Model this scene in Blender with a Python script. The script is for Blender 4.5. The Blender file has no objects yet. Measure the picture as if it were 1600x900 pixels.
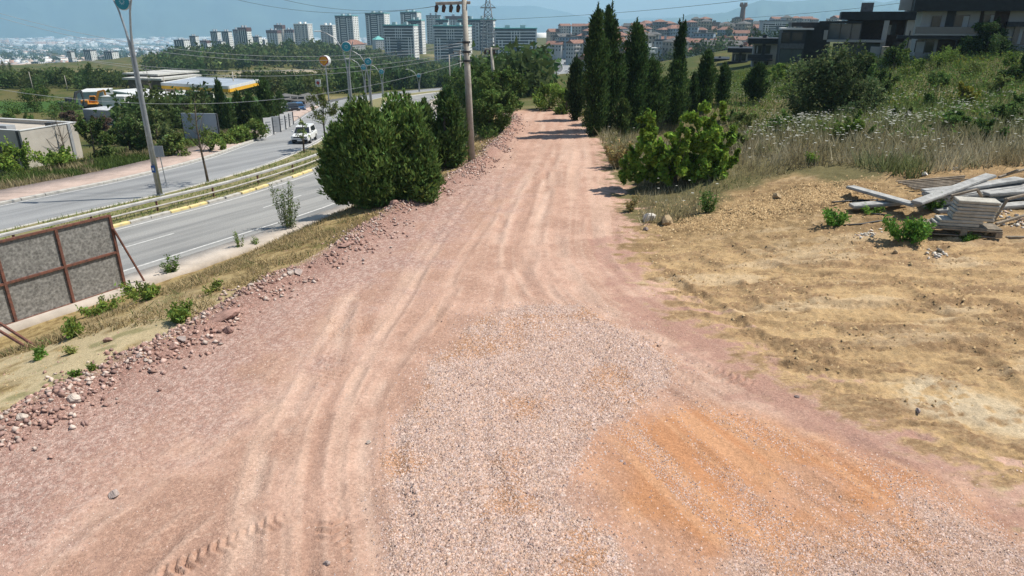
import bpy, bmesh, math, random
import numpy as np
from mathutils import Vector, Matrix
R = math.radians
SC = bpy.context.scene
COL = SC.collection
rng = np.random.default_rng(7)
random.seed(7)

# ---------------------------------------------------------------- camera, sky, sun, exposure
CAMH, PITCH, F = 8.0, R(21.5), 1067.0
cam_d = bpy.data.cameras.new('camera'); cam = bpy.data.objects.new('camera', cam_d); COL.objects.link(cam)
cam.location = (0, 0, CAMH); cam.rotation_euler = (R(90) - PITCH, 0, 0)
cam_d.sensor_width = 36.0; cam_d.lens = 36.0 * F / 1600.0; cam_d.clip_start = 0.1; cam_d.clip_end = 90000
SC.camera = cam
SUN_EL, SUN_AZ = R(57), R(78)          # azimuth clockwise from +Y (straight ahead): the sun stands to the right
w = bpy.data.worlds.new('World'); SC.world = w; w.use_nodes = True
nt = w.node_tree; bg = nt.nodes['Background']
sky = nt.nodes.new('ShaderNodeTexSky'); sky.sky_type = 'NISHITA'; sky.sun_disc = False
sky.sun_elevation = SUN_EL; sky.sun_rotation = SUN_AZ; sky.altitude = 200; sky.air_density = 1.0; sky.dust_density = 0.6; sky.ozone_density = 1.5
nt.links.new(sky.outputs[0], bg.inputs[0]); bg.inputs[1].default_value = 0.075
sd = bpy.data.lights.new('sun', 'SUN'); sd.energy = 4.9; sd.angle = R(0.53); sd.color = (1.0, 0.945, 0.85)
so = bpy.data.objects.new('sun', sd); COL.objects.link(so)
sv = Vector((math.sin(SUN_AZ) * math.cos(SUN_EL), math.cos(SUN_AZ) * math.cos(SUN_EL), math.sin(SUN_EL)))
so.rotation_euler = (-sv).to_track_quat('-Z', 'Y').to_euler()
vs = SC.view_settings; vs.view_transform = 'Standard'; vs.look = 'None'; vs.exposure = 0.48; vs.gamma = 1.0; vs.use_curve_mapping = False
cy = SC.cycles; cy.use_denoising = True; cy.denoising_prefilter = 'NONE'
cy.max_bounces = 6; cy.diffuse_bounces = 2; cy.glossy_bounces = 2; cy.transmission_bounces = 3; cy.volume_bounces = 1; cy.transparent_max_bounces = 6
cy.sample_clamp_indirect = 4.0

# ---------------------------------------------------------------- projection helpers (photo pixel -> point of the place)
CP, SP = math.cos(PITCH), math.sin(PITCH)
def ray(px, py):
    up = 450.0 - py
    return np.array([px - 800.0, F * CP + up * SP, -F * SP + up * CP])
def PZ(px, py, z=0.0):                 # point on the level plane z
    d = ray(px, py); t = (z - CAMH) / d[2]
    return np.array([d[0] * t, d[1] * t, z])
def PD(px, py, depth):                 # point at a given depth
    d = ray(px, py) * (depth / F)
    return np.array([d[0], d[1], CAMH + d[2]])
def PROJ(p):
    x, y, z = p[0], p[1], p[2] - CAMH
    dep = y * CP - z * SP; up = y * SP + z * CP
    return 800 + F * x / dep, 450 - F * up / dep

# ---------------------------------------------------------------- noise
def _h(ix, iy, s):
    n = (ix.astype(np.int64) * 374761393 + iy.astype(np.int64) * 668265263 + s * 1442695041) & 0x7fffffff
    n = ((n ^ (n >> 13)) * 1274126177) & 0x7fffffff
    n = ((n ^ (n >> 16)) * 1103515245 + 12345) & 0x7fffffff
    return ((n ^ (n >> 15)) & 0xffff) / 65535.0
def vn(x, y, s=0):
    ix = np.floor(x); iy = np.floor(y); fx = x - ix; fy = y - iy
    fx = fx * fx * (3 - 2 * fx); fy = fy * fy * (3 - 2 * fy)
    a = _h(ix, iy, s); b = _h(ix + 1, iy, s); c = _h(ix, iy + 1, s); d = _h(ix + 1, iy + 1, s)
    return (a + (b - a) * fx) * (1 - fy) + (c + (d - c) * fx) * fy
def fbm(x, y, o=4, s=0):
    v = 0; a = 0.5; t = 0
    for i in range(o):
        v = v + a * vn(x, y, s + i * 17); t += a; a *= 0.55
        x, y = x * 1.93 + y * 0.4 + 7.3, y * 1.93 - x * 0.4 + 3.1
    return v / t
def ss(a, b, x):
    t = np.clip((x - a) / (b - a), 0, 1); return t * t * (3 - 2 * t)

# ---------------------------------------------------------------- polylines
def catmull(pts, step):
    pts = np.array(pts, float); out = []
    P = np.vstack([2 * pts[0] - pts[1], pts, 2 * pts[-1] - pts[-2]])
    for i in range(1, len(P) - 2):
        n = max(2, int(np.linalg.norm(P[i + 1] - P[i]) / step))
        t = np.linspace(0, 1, n, endpoint=False)[:, None]
        a, b, c, d = P[i - 1], P[i], P[i + 1], P[i + 2]
        out.append(0.5 * (2 * b + (c - a) * t + (2 * a - 5 * b + 4 * c - d) * t ** 2 + (3 * b - a - 3 * c + d) * t ** 3))
    out.append(pts[-1:]); return np.vstack(out)
def simp(pl, tol=.04):
    """Douglas-Peucker"""
    pl = np.asarray(pl, float)
    def rec(a, b):
        if b - a < 2: return []
        d = pl[b] - pl[a]; L = max(np.hypot(*d[:2]), 1e-9); q = pl[a + 1:b] - pl[a]
        e = np.abs(q[:, 0] * d[1] - q[:, 1] * d[0]) / L; k = int(np.argmax(e))
        if e[k] < tol: return []
        k += a + 1; return rec(a, k) + [k] + rec(k, b)
    return pl[[0] + rec(0, len(pl) - 1) + [len(pl) - 1]]
def pdist(x, y, pl, extra=None):
    """distance to polyline, signed (+ to the left of travel), arc length"""
    x = np.asarray(x, float); y = np.asarray(y, float)
    best = np.full(x.shape, 1e18); sg = np.zeros(x.shape); sl = np.zeros(x.shape); acc = 0.0
    for i in range(len(pl) - 1):
        ax, ay = pl[i][:2]; bx, by = pl[i + 1][:2]; dx, dy = bx - ax, by - ay; L2 = dx * dx + dy * dy
        if L2 < 1e-12: continue
        L = math.sqrt(L2)
        t = np.clip(((x - ax) * dx + (y - ay) * dy) / L2, 0, 1)
        ex, ey = x - (ax + t * dx), y - (ay + t * dy); d2 = ex * ex + ey * ey
        m = d2 < best
        best = np.where(m, d2, best); sl = np.where(m, acc + t * L, sl)
        sg = np.where(m, np.sign(dx * (y - ay) - dy * (x - ax)), sg); acc += L
    return np.sqrt(best) * np.where(sg == 0, 1, sg), sl
def polysd(x, y, poly):
    """signed distance to polygon, negative inside"""
    d, _ = pdist(x, y, list(poly) + [poly[0]])
    ins = np.zeros(np.shape(x), bool); n = len(poly)
    for i in range(n):
        x1, y1 = poly[i][:2]; x2, y2 = poly[(i + 1) % n][:2]
        if y1 == y2: continue
        c = ((y1 > y) != (y2 > y)) & (x < (x2 - x1) * (y - y1) / (y2 - y1) + x1)
        ins ^= c
    return np.where(ins, -1, 1) * np.abs(d)
def PXL(pts, z=0.0): return [tuple(PZ(a, b, z)[:2]) for a, b in pts]

# ---------------------------------------------------------------- materials
def new_mat(name):
    m = bpy.data.materials.new(name); m.use_nodes = True
    return m, m.node_tree, m.node_tree.nodes['Principled BSDF']
def N(nt, t, **kw):
    n = nt.nodes.new(t)
    for k, v in kw.items():
        if k in n.inputs: n.inputs[k].default_value = v
        else: setattr(n, k, v)
    return n
def mixc(nt, fac, a, b, blend='MIX'):
    m = nt.nodes.new('ShaderNodeMix'); m.data_type = 'RGBA'; m.blend_type = blend
    for i, v in ((0, fac), (6, a), (7, b)):
        if hasattr(v, 'is_linked') or hasattr(v, 'links'): nt.links.new(v, m.inputs[i])
        elif i == 0: m.inputs[0].default_value = v
        else: m.inputs[i].default_value = (*v, 1) if len(v) == 3 else v
    return m.outputs[2]
def ramp(nt, src, stops):
    r = nt.nodes.new('ShaderNodeValToRGB'); e = r.color_ramp.elements
    while len(e) < len(stops): e.new(0.5)
    for k, (p, c) in zip(e, stops):
        k.position = p; k.color = (c, c, c, 1) if not hasattr(c, '__len__') else (*c, 1)
    nt.links.new(src, r.inputs[0]); return r.outputs[0]
MATS = {}
def M(name, col, rough=0.7, var=0.18, scale=3.0, bump=0.0, bscale=30.0, metal=0.0, spec=0.35, rnd=0.0, col2=None):
    """mottled procedural material"""
    if name in MATS: return MATS[name]
    m, nt, b = new_mat(name); L = nt.links
    tc = N(nt, 'ShaderNodeTexCoord')
    n1 = N(nt, 'ShaderNodeTexNoise', Scale=scale, Detail=6.0, Roughness=0.65); L.new(tc.outputs['Object'], n1.inputs['Vector'])
    c2 = col2 if col2 else tuple(c * (1 - 2 * var) for c in col)
    c1 = tuple(min(1, c * (1 + var)) for c in col)
    f = ramp(nt, n1.outputs['Fac'], [(0.3, 0.0), (0.7, 1.0)])
    c = mixc(nt, f, c2, c1)
    if rnd:
        oi = N(nt, 'ShaderNodeObjectInfo'); hs = N(nt, 'ShaderNodeHueSaturation')
        mr = N(nt, 'ShaderNodeMapRange'); mr.inputs[3].default_value = 1 - rnd; mr.inputs[4].default_value = 1 + rnd
        L.new(oi.outputs['Random'], mr.inputs[0]); L.new(mr.outputs[0], hs.inputs['Value']); L.new(c, hs.inputs['Color']); c = hs.outputs[0]
    L.new(c, b.inputs['Base Color'])
    b.inputs['Roughness'].default_value = rough; b.inputs['Metallic'].default_value = metal; b.inputs['Specular IOR Level'].default_value = spec
    if bump:
        n2 = N(nt, 'ShaderNodeTexNoise', Scale=bscale, Detail=5.0); L.new(tc.outputs['Object'], n2.inputs['Vector'])
        bp = N(nt, 'ShaderNodeBump', Strength=bump, Distance=0.05); L.new(n2.outputs['Fac'], bp.inputs['Height']); L.new(bp.outputs[0], b.inputs['Normal'])
    MATS[name] = m; return m
def MV(name, rough=0.85, spec=0.2, fine=0.25, fscale=25.0, bump=0.0, bscale=40.0, trans=0.0):
    """colour comes from the per-vertex attribute 'col' (the surface's own colour), broken up by fine noise"""
    if name in MATS: return MATS[name]
    m, nt, b = new_mat(name); L = nt.links
    at = N(nt, 'ShaderNodeAttribute'); at.attribute_name = 'col'
    c = at.outputs['Color']
    if fine:
        tc = N(nt, 'ShaderNodeTexCoord')
        n1 = N(nt, 'ShaderNodeTexNoise', Scale=fscale, Detail=4.0, Roughness=0.7); L.new(tc.outputs['Object'], n1.inputs['Vector'])
        f = ramp(nt, n1.outputs['Fac'], [(0.25, 1 - fine), (0.75, 1 + fine)])
        c = mixc(nt, 1.0, c, f, 'MULTIPLY')
    L.new(c, b.inputs['Base Color'])
    b.inputs['Roughness'].default_value = rough; b.inputs['Specular IOR Level'].default_value = spec
    if bump:
        tc = N(nt, 'ShaderNodeTexCoord')
        n2 = N(nt, 'ShaderNodeTexNoise', Scale=bscale, Detail=6.0, Roughness=0.7); L.new(tc.outputs['Object'], n2.inputs['Vector'])
        bp = N(nt, 'ShaderNodeBump', Strength=bump, Distance=0.04); L.new(n2.outputs['Fac'], bp.inputs['Height']); L.new(bp.outputs[0], b.inputs['Normal'])
    if trans:
        tr = N(nt, 'ShaderNodeBsdfTranslucent'); L.new(c, tr.inputs[0]); mx = N(nt, 'ShaderNodeMixShader'); mx.inputs[0].default_value = trans
        out = nt.nodes['Material Output']; L.new(b.outputs[0], mx.inputs[1]); L.new(tr.outputs[0], mx.inputs[2]); L.new(mx.outputs[0], out.inputs[0])
    MATS[name] = m; return m

# ---------------------------------------------------------------- objects
def tag(o, label=None, cat=None, group=None, kind=None):
    for k, v in (('label', label), ('category', cat), ('group', group), ('kind', kind)):
        if v: o[k] = v
    return o
def link(name, data, mat=None, parent=None, label=None, cat=None, group=None, kind=None, loc=None, rz=0.0):
    o = bpy.data.objects.new(name, data); COL.objects.link(o)
    if data is not None and mat is not None and not data.materials:
        for mm in (mat if isinstance(mat, (list, tuple)) else [mat]): data.materials.append(mm)
    if loc is not None: o.location = tuple(float(v) for v in loc)
    if rz: o.rotation_euler = (0, 0, rz)
    if parent is not None: o.parent = parent
    return tag(o, label, cat, group, kind)
def thing(name, label, cat, loc=(0, 0, 0), rz=0.0, group=None):
    return link(name, None, label=label, cat=cat, group=group, loc=loc, rz=rz)
def mesh_np(name, v, f, col=None, smooth=False, mi=None, grav=None):
    """fast mesh: v (n,3), f (m,k) with constant k (or list of such arrays)"""
    me = bpy.data.meshes.new(name)
    fl = f if isinstance(f, list) else [f]
    fl = [np.asarray(q, np.int32) for q in fl if len(q)]
    loops = np.concatenate([q.ravel() for q in fl]); cnt = np.concatenate([np.full(len(q), q.shape[1], np.int32) for q in fl])
    me.vertices.add(len(v)); me.vertices.foreach_set('co', np.asarray(v, np.float32).ravel())
    me.loops.add(len(loops)); me.loops.foreach_set('vertex_index', loops)
    st = np.concatenate([[0], np.cumsum(cnt)[:-1]]).astype(np.int32)
    me.polygons.add(len(cnt)); me.polygons.foreach_set('loop_start', st); me.polygons.foreach_set('loop_total', cnt)
    if smooth: me.polygons.foreach_set('use_smooth', np.ones(len(cnt), bool))
    if mi is not None: me.polygons.foreach_set('material_index', np.asarray(mi, np.int32))
    me.update(calc_edges=True)
    if col is not None:
        a = me.attributes.new('col', 'FLOAT_COLOR', 'POINT')
        c = np.ones((len(v), 4), np.float32); c[:, :3] = col
        a.data.foreach_set('color', c.ravel())
    if grav is not None: me.attributes.new('grav', 'FLOAT', 'POINT').data.foreach_set('value', np.asarray(grav, np.float32))
    return me
class MB:
    """collects shapes for ONE mesh"""
    def __init__(s): s.v = []; s.f = []; s.m = []; s.cm = 0
    def add(s, vs, fs):
        o = len(s.v); s.v += [tuple(map(float, q)) for q in vs]; s.f += [tuple(o + i for i in q) for q in fs]; s.m += [s.cm] * len(fs); return s
    def box(s, x0, x1, y0, y1, z0, z1, mat=None):
        vs = [(x, y, z) for z in (z0, z1) for y in (y0, y1) for x in (x0, x1)]
        if mat is not None: vs = [mat @ Vector(q) for q in vs]
        return s.add(vs, [(0, 2, 3, 1), (4, 5, 7, 6), (0, 1, 5, 4), (2, 6, 7, 3), (0, 4, 6, 2), (1, 3, 7, 5)])
    def bar(s, a, b, w, h=None, up=(0, 0, 1)):
        """rectangular bar from a to b"""
        h = w if h is None else h; a = Vector(a); b = Vector(b); d = (b - a).normalized(); u = Vector(up)
        if abs(d.dot(u)) > 0.98: u = Vector((0, 1, 0))
        x = d.cross(u).normalized(); y = x.cross(d)
        vs = [p + x * sx * w / 2 + y * sy * h / 2 for p in (a, b) for sx, sy in ((-1, -1), (1, -1), (1, 1), (-1, 1))]
        return s.add(vs, [(0, 3, 2, 1), (4, 5, 6, 7), (0, 1, 5, 4), (1, 2, 6, 5), (2, 3, 7, 6), (3, 0, 4, 7)])
    def tube(s, pts, r, n=8, cap=True):
        pts = [Vector(p) for p in pts]; k = len(pts); rr = r if hasattr(r, '__len__') else [r] * k; vs = []
        u0 = Vector((0, 0, 1))
        for i, p in enumerate(pts):
            d = (pts[min(i + 1, k - 1)] - pts[max(i - 1, 0)]).normalized()
            x = d.cross(u0 if abs(d.dot(u0)) < 0.95 else Vector((0, 1, 0))).normalized(); y = d.cross(x)
            for j in range(n):
                a = 2 * math.pi * j / n; vs.append(p + (x * math.cos(a) + y * math.sin(a)) * rr[i])
        fs = [(i * n + j, i * n + (j + 1) % n, (i + 1) * n + (j + 1) % n, (i + 1) * n + j) for i in range(k - 1) for j in range(n)]
        if cap: fs += [tuple(reversed(range(n))), tuple(range((k - 1) * n, k * n))]
        return s.add(vs, fs)
    def prism(s, poly, z0, z1, mat=None):
        n = len(poly); vs = [(x, y, z0) for x, y in poly] + [(x, y, z1) for x, y in poly]
        if mat is not None: vs = [mat @ Vector(q) for q in vs]
        return s.add(vs, [tuple(reversed(range(n))), tuple(range(n, 2 * n))] + [(i, (i + 1) % n, n + (i + 1) % n, n + i) for i in range(n)])
    def mesh(s, name='mesh', smooth=False, bevel=0.0, off=None):
        me = bpy.data.meshes.new(name)
        v = s.v if off is None else [(a - off[0], b - off[1], c - off[2]) for a, b, c in s.v]
        me.from_pydata(v, [], s.f)
        if any(s.m): me.polygons.foreach_set('material_index', s.m)
        bm = bmesh.new(); bm.from_mesh(me)
        if bevel: bmesh.ops.bevel(bm, geom=list(bm.edges), offset=bevel, segments=1, affect='EDGES', clamp_overlap=True)
        bmesh.ops.recalc_face_normals(bm, faces=bm.faces); bm.to_mesh(me); bm.free()
        if smooth: me.polygons.foreach_set('use_smooth', [True] * len(me.polygons))
        me.update(); return me
    def obj(s, name, mat, parent=None, smooth=False, bevel=0.0, **kw):
        return link(name, s.mesh(name, smooth, bevel), mat, parent, **kw)
def copy_tree(o, parent=None, loc=None, rz=None, sc=None, **kw):
    c = o.copy(); COL.objects.link(c); c.parent = parent
    if loc is not None: c.location = tuple(float(v) for v in loc)
    if rz is not None: c.rotation_euler = (0, 0, rz)
    if sc is not None: c.scale = sc if hasattr(sc, '__len__') else (sc, sc, sc)
    for ch in list(o.children): copy_tree(ch, c)
    return tag(c, **kw)
# ---------------------------------------------------------------- terrain height
CTRL = []
for a in [  # photo column, row, depth in metres: where ground of known distance stands
    (60, 262, 58), (-300, 290, 58), (-700, 330, 60), (150, 170, 125), (0, 172, 130), (-400, 175, 130), (330, 150, 165), (440, 178, 108),
    (0, 140, 220), (200, 135, 240), (-400, 140, 250), (100, 120, 420), (-400, 120, 500), (180, 117, 1200), (0, 110, 1400), (-400, 105, 1500), (60, 90, 3000), (-400, 90, 3000),
    (350, 86, 2500), (300, 84, 700), (235, 100, 600), (450, 75, 720), (600, 92, 820), (540, 72, 1200), (300, 120, 420), (450, 112, 450), (450, 131, 350),
    (560, 135, 330), (600, 112, 600), (700, 110, 720), (800, 92, 800), (800, 142, 300), (830, 122, 450), (920, 132, 300), (1000, 112, 480), (1100, 82, 650), (1000, 75, 720),
    (1150, 46, 850), (1050, 52, 850), (950, 56, 900), (900, 78, 850), (1250, 46, 900), (1400, 32, 1000), (1700, 25, 1000),
    (1200, 108, 112), (1500, 82, 80), (1700, 78, 75), (2000, 75, 75), (1600, 62, 110), (1350, 66, 170), (1100, 130, 110), (1000, 150, 100), (950, 152, 112), (880, 152, 100),
    (1400, 200, 40), (1600, 200, 40), (1900, 200, 40), (1600, 300, 28), (1500, 370, 24), (1250, 330, 28), (1250, 200, 42), (1100, 250, 38), (2000, 350, 25), (1050, 190, 60), (1200, 150, 70), (1400, 130, 65),
]: CTRL.append(PD(*a))
CTRL = [tuple(c) for c in CTRL] + [(0, 3, 0), (8, 4, 0), (20, 4, .3), (-8, 4, 0), (0, 10, 0), (0, 20, 0), (0, 30, 0), (0, 45, 0), (2, 60, 0), (10, 15, .1), (10, 20, .35), (16, 15, .45), (6, 30, .05), (-30, 4, -3), (-45, 20, -3.2), (-14, 80, -3),
    (-2, 80, -1.2), (8, 78, -.6), (14, 62, .2), (2500, 3000, -150), (700, 2200, -120), (0, 2500, -150), (3000, 1500, 0), (-3000, 2500, -190), (-2500, 5000, -215), (0, 5000, -215), (3000, 6000, -215), (-9000, 9000, -215), (0, 12000, -215), (9000, 9000, -215), (-12000, 20000, -215), (0, 22000, -215), (12000, 20000, -215), (1000, 1500, 20)]
CT = np.array(CTRL)
def _uv(x, y):
    r = np.sqrt(x * x + y * y) + 3.0
    return np.arctan2(x, y + 2.0) * 1.6, np.log(r)
_cu, _cv = _uv(CT[:, 0], CT[:, 1])
def _phi(d2): return np.sqrt(d2 + 0.004)
_zs = np.arcsinh(CT[:, 2] / 3.0)
_A = _phi((_cu[:, None] - _cu) ** 2 + (_cv[:, None] - _cv) ** 2) + 1e-4 * np.eye(len(CT))
_W = np.linalg.solve(_A, _zs - _zs.mean())
def T(x, y):
    u, v = _uv(x, y); o = np.zeros(np.shape(x))
    for a, b, c in zip(_cu, _cv, _W): o += c * _phi((u - a) ** 2 + (v - b) ** 2)
    return 3.0 * np.sinh(np.clip(o + _zs.mean(), -6, 6))

# highway reference line (middle of the median) and its height
HW = catmull([(-60, -24), (-48, -3), (-36, 18.5), (-24.6, 38.3), (-19.6, 48), (-16.6, 60), (-17.2, 77), (-20.5, 96), (-24, 116), (-28, 150), (-25, 195), (-10, 260), (18, 335), (42, 480), (50, 600), (53, 720), (50, 830), (40, 950)], 2.0)
HWS = np.concatenate([[0], np.cumsum(np.linalg.norm(np.diff(HW, axis=0), axis=1))])
HWZ = np.interp(HW[:, 1], [-30, 62, 77, 96, 116, 160, 240, 335, 480, 600, 720, 830, 950], [-3, -3, -3.5, -4.8, -6, -8.8, -14, -20, -24.8, -26.6, -27.2, -27, -26])
def hw_z(s): return np.interp(s, HWS, HWZ)
HW_TAN = np.gradient(HW, axis=0); HW_TAN /= np.linalg.norm(HW_TAN, axis=1)[:, None]
def hw_pt(s, off, dz=0.0):            # off + = right of travel (towards the dirt road)
    x = np.interp(s, HWS, HW[:, 0]); y = np.interp(s, HWS, HW[:, 1])
    tx = np.interp(s, HWS, HW_TAN[:, 0]); ty = np.interp(s, HWS, HW_TAN[:, 1])
    return np.stack([x + ty * off, y - tx * off, hw_z(s) + dz], -1)
OFF_R, OFF_M, OFF_L, WALK_R, WALK_L = 9.6, 2.45, -8.9, 11.9, -12.6

BERM = catmull([tuple(PZ(*p)[:2]) for p in [(-330, 830), (-160, 745), (0, 668), (130, 603), (280, 530), (400, 458), (540, 385), (620, 328), (700, 285), (760, 242), (795, 195)]] + [(-1.2, 66), (-4.5, 80), (-3.0, 100), (2, 130), (18, 240), (60, 480)], 1.5)
EDGE_R = catmull(PXL([(905, 172), (925, 205), (945, 245), (958, 285), (978, 330), (985, 400), (1010, 440), (1080, 490), (1150, 538), (1250, 598), (1340, 640), (1450, 700), (1600, 775), (1900, 920)]), 1.0)
ROADPOLY = [tuple(p) for p in BERM if p[1] < 66.5 and p[1] > 2] + [tuple(PZ(850, 171)[:2])] + [tuple(p) for p in EDGE_R] + [(14, 2), (-14, 2)]
TRK_A = catmull(PXL([(850, 172), (835, 200), (795, 250), (725, 350), (665, 450), (622, 560), (592, 680), (598, 800), (625, 980)]), 0.5)
TRK_B = catmull(PXL([(880, 180), (890, 220), (888, 300), (885, 390), (935, 465), (1080, 560), (1300, 700), (1600, 890), (1800, 1000)]), 0.5)
TRK_C = catmull(PXL([(560, 470), (540, 560), (515, 640), (420, 720), (250, 850), (100, 980)]), 0.5)
LUG = [  # tyre tread impressions: centre line (photo pixels), width, lug spacing
    ([(545, 480), (548, 540), (530, 610)], 1.15, .2), ([(690, 760), (590, 775), (470, 800), (330, 865), (230, 910)], .36, .16), ([(515, 800), (520, 840), (528, 890)], .5, .2),
    ([(685, 470), (690, 510), (675, 560)], .35, .16), ([(1060, 590), (1130, 630), (1210, 690)], .5, .2), ([(1090, 395), (1150, 410), (1175, 430)], .5, .2), ([(1300, 480), (1450, 500), (1590, 505)], .5, .25),
    ([(1010, 400), (1060, 430), (1095, 470)], .5, .22), ([(1220, 385), (1400, 460), (1590, 520)], .5, .25), ([(1000, 520), (1100, 570), (1260, 640)], .45, .2)]
LUG = [(catmull(PXL(p), .4), w_, s_) for p, w_, s_ in LUG]
GRAV1 = PXL([(612, 960), (606, 860), (600, 770), (608, 710), (640, 640), (690, 545), (745, 497), (830, 476), (905, 476), (960, 505), (1010, 530), (1070, 570), (1050, 600), (1010, 630), (980, 655), (935, 675), (888, 735), (905, 800), (960, 850), (1040, 960)])
GRAV2 = PXL([(1290, 835), (1400, 800), (1520, 830), (1680, 860), (1700, 960), (1180, 960), (1120, 880)])
ORANGE = PXL([(910, 690), (940, 660), (1000, 648), (1090, 625), (1200, 660), (1330, 700), (1450, 745), (1540, 800), (1700, 900), (1700, 980), (1150, 980), (1030, 870), (930, 800), (890, 740)])
PALE = PXL([(1390, 600), (1450, 590), (1530, 615), (1640, 650), (1640, 700), (1500, 665), (1420, 640)])

HWC = np.vstack([simp(HW, .12)]); BERMC = simp(BERM, .05); ROADPOLY = [tuple(q) for q in simp(ROADPOLY, .05)]; TRK_A, TRK_B, TRK_C = simp(TRK_A), simp(TRK_B), simp(TRK_C); LUG = [(simp(p, .02), w_, s_) for p, w_, s_ in LUG]
def zones(x, y):
    d = {}
    d['road'] = polysd(x, y, ROADPOLY); d['berm'], d['bs'] = pdist(x, y, BERMC)
    d['hw'], d['hs'] = pdist(x, y, HWC); d['hw'] = -d['hw']
    return d
def LOTN(x, y):
    wx = (fbm(x * .5, y * .5, 3, 24) - .5) * 2.2; return fbm((x + wx) * .5 + 3, (y + wx * .6 + x * .12) * 2.0, 5, 21) * .65 + fbm(x * 2.1, y * 3.4, 4, 25) * .35
def wheel_tracks(x, y):
    """separate tyre tracks: (depth 0..1, paleness -1..1)"""
    dep = np.zeros(x.shape); pale = np.zeros(x.shape); rr = random.Random(12)
    for tr, offs in ((TRK_A, (-2.7, -2.2, -1.5, -.95, -.3, .25, .9, 1.5, 2.1, 2.8)), (TRK_B, (-2.4, -1.7, -1.1, -.4, .2, .8, 1.5, 2.2)), (TRK_C, (-1.1, -.4, .5, 1.2))):
        dd, sl = pdist(x, y, tr)
        for o in offs:
            sd = rr.randrange(999); wd = rr.uniform(.11, .26); q = dd - o - (vn(sl * .11 + sd, sl * 0, sd) - .5) * 1.3
            fade = ss(.38, .62, vn(sl * .16 + 7, sl * 0 + sd, sd)) * ss(.25, .6, fbm(x * 1.3, y * 1.3, 2, sd)); e = np.exp(-(q / wd) ** 2) * fade; rim = np.exp(-((np.abs(q) - wd * 1.7) / (wd * .45)) ** 2) * fade
            dep += e - rim * .55; pale += e * rr.choice((-.7, .5, .9, -.5)) + rim * .45
    return dep, np.clip(pale, -1, 1)
def LOTR(x, y):      # thin scraped lines across the lot
    q = fbm((x + 2) * .33, (y + x * .1) * 2.3, 4, 27); return ss(.84, .97, 1 - np.abs(2 * q - 1) * 1.6) * ss(.35, .6, fbm(x * .9, y * .9, 3, 28))
LOT_T = [[(1005, 392), (1055, 428), (1092, 482), (1125, 498)], [(1120, 362), (1170, 400), (1230, 425), (1330, 440), (1460, 455), (1620, 470)], [(1170, 478), (1300, 492), (1450, 500), (1620, 502)], [(1090, 500), (1250, 522), (1400, 535), (1620, 528)], [(1150, 540), (1300, 562), (1450, 575), (1620, 558)], [(1370, 436), (1480, 500), (1620, 585)], [(1440, 515), (1540, 560), (1620, 620)], [(1000, 428), (1060, 468), (1150, 522), (1300, 585), (1400, 600)], [(1230, 385), (1400, 400), (1620, 395)], [(1500, 415), (1560, 420), (1640, 412)]]
LOT_T = [simp(catmull(PXL(q, .3), .5), .03) for q in LOT_T]
def lot_tracks(x, y):
    """machine tracks across the graded lot: (height, darkness)"""
    hh = np.zeros(x.shape); dk = np.zeros(x.shape); rr = random.Random(5)
    for pl in LOT_T:
        dd, sl = pdist(x, y, pl); Lp = np.sum(np.linalg.norm(np.diff(pl, axis=0), axis=1)); en = ss(0, .8, sl) * ss(Lp, Lp - .8, sl)
        for o in (0, rr.choice((.9, 1.7))):
            sd = rr.randrange(999); wd = rr.uniform(.14, .24); q = dd - o - (fbm(sl * .5 + sd, sl * 0, 3, sd) - .5) * .5; fade = en * ss(.3, .55, fbm(x * .8, y * .8, 3, sd)); lug = .5 + .5 * ss(-.2, .4, np.sin((sl + np.abs(q) * .6) * 6.283 / .24))
            e = np.exp(-(q / wd) ** 2) * fade; rim = np.exp(-((q - wd * 1.6) / (wd * .5)) ** 2) * fade * (.5 + fbm(x * 5, y * 5, 2, sd + 1)); hh += -e * .055 * lug + rim * .055; dk += e * .6 * lug + rim * .6
    return hh, np.clip(dk, 0, 1)
def relief(x, y, r, zn, inn):
    z = np.zeros(x.shape); b = zn['berm']
    near = (1 - ss(45, 75, r)) * (~inn)
    lot = ss(-.3, .6, zn['road']) * (b < 0)
    z = z + near * (fbm(x * .45, y * .45, 3, 5) - .5) * .13
    z = z + near * (fbm(x * 3.1, y * 3.1, 4, 6) - .5) * (.025 + .05 * np.exp(-((b + .4) / 1.1) ** 2) + lot * .05)
    yl = LOTN(x, y)     # graded soil with clods pushed into rows
    z = z + near * lot * (ss(.5, .62, yl) * .06 - .02 + (fbm(x * 1.3, y * 6, 4, 23) - .5) * .055 + (fbm(x * 6, y * 9, 3, 26) - .5) * .06 + (vn(x * 13, y * 15, 29) - .5) * .045 - LOTR(x, y) * .05)
    z = z + near * lot * lot_tracks(x, y)[0]
    # wheel ruts on the dirt road
    inr = near * (1 - ss(-.6, .2, zn['road']))
    dep, _ = wheel_tracks(x, y); z = z - inr * dep * .034; z = z + inr * (fbm(x * 7, y * 7, 3, 8) - .5) * .022
    for pl, wd, sp in LUG:
        dd, sl = pdist(x, y, pl); Lp = np.sum(np.linalg.norm(np.diff(pl, axis=0), axis=1))
        wt = (np.abs(dd) < wd / 2) * ss(0, .3, sl) * ss(Lp, Lp - .3, sl)
        z = z + near * wt * (-.03 + .055 * ss(-.3, .5, np.sin((sl + np.abs(dd) * .5) * 2 * math.pi / sp))) * 1.5 * ss(.36, .68, fbm(x * 1.1, y * 1.1, 3, 51))
    z = z + near * .05 * ss(.5, -.7, polysd(x, y, GRAV1) + (fbm(x * 1.2, y * 1.2, 3, 9) - .5) * 1.2)
    return z
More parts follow.
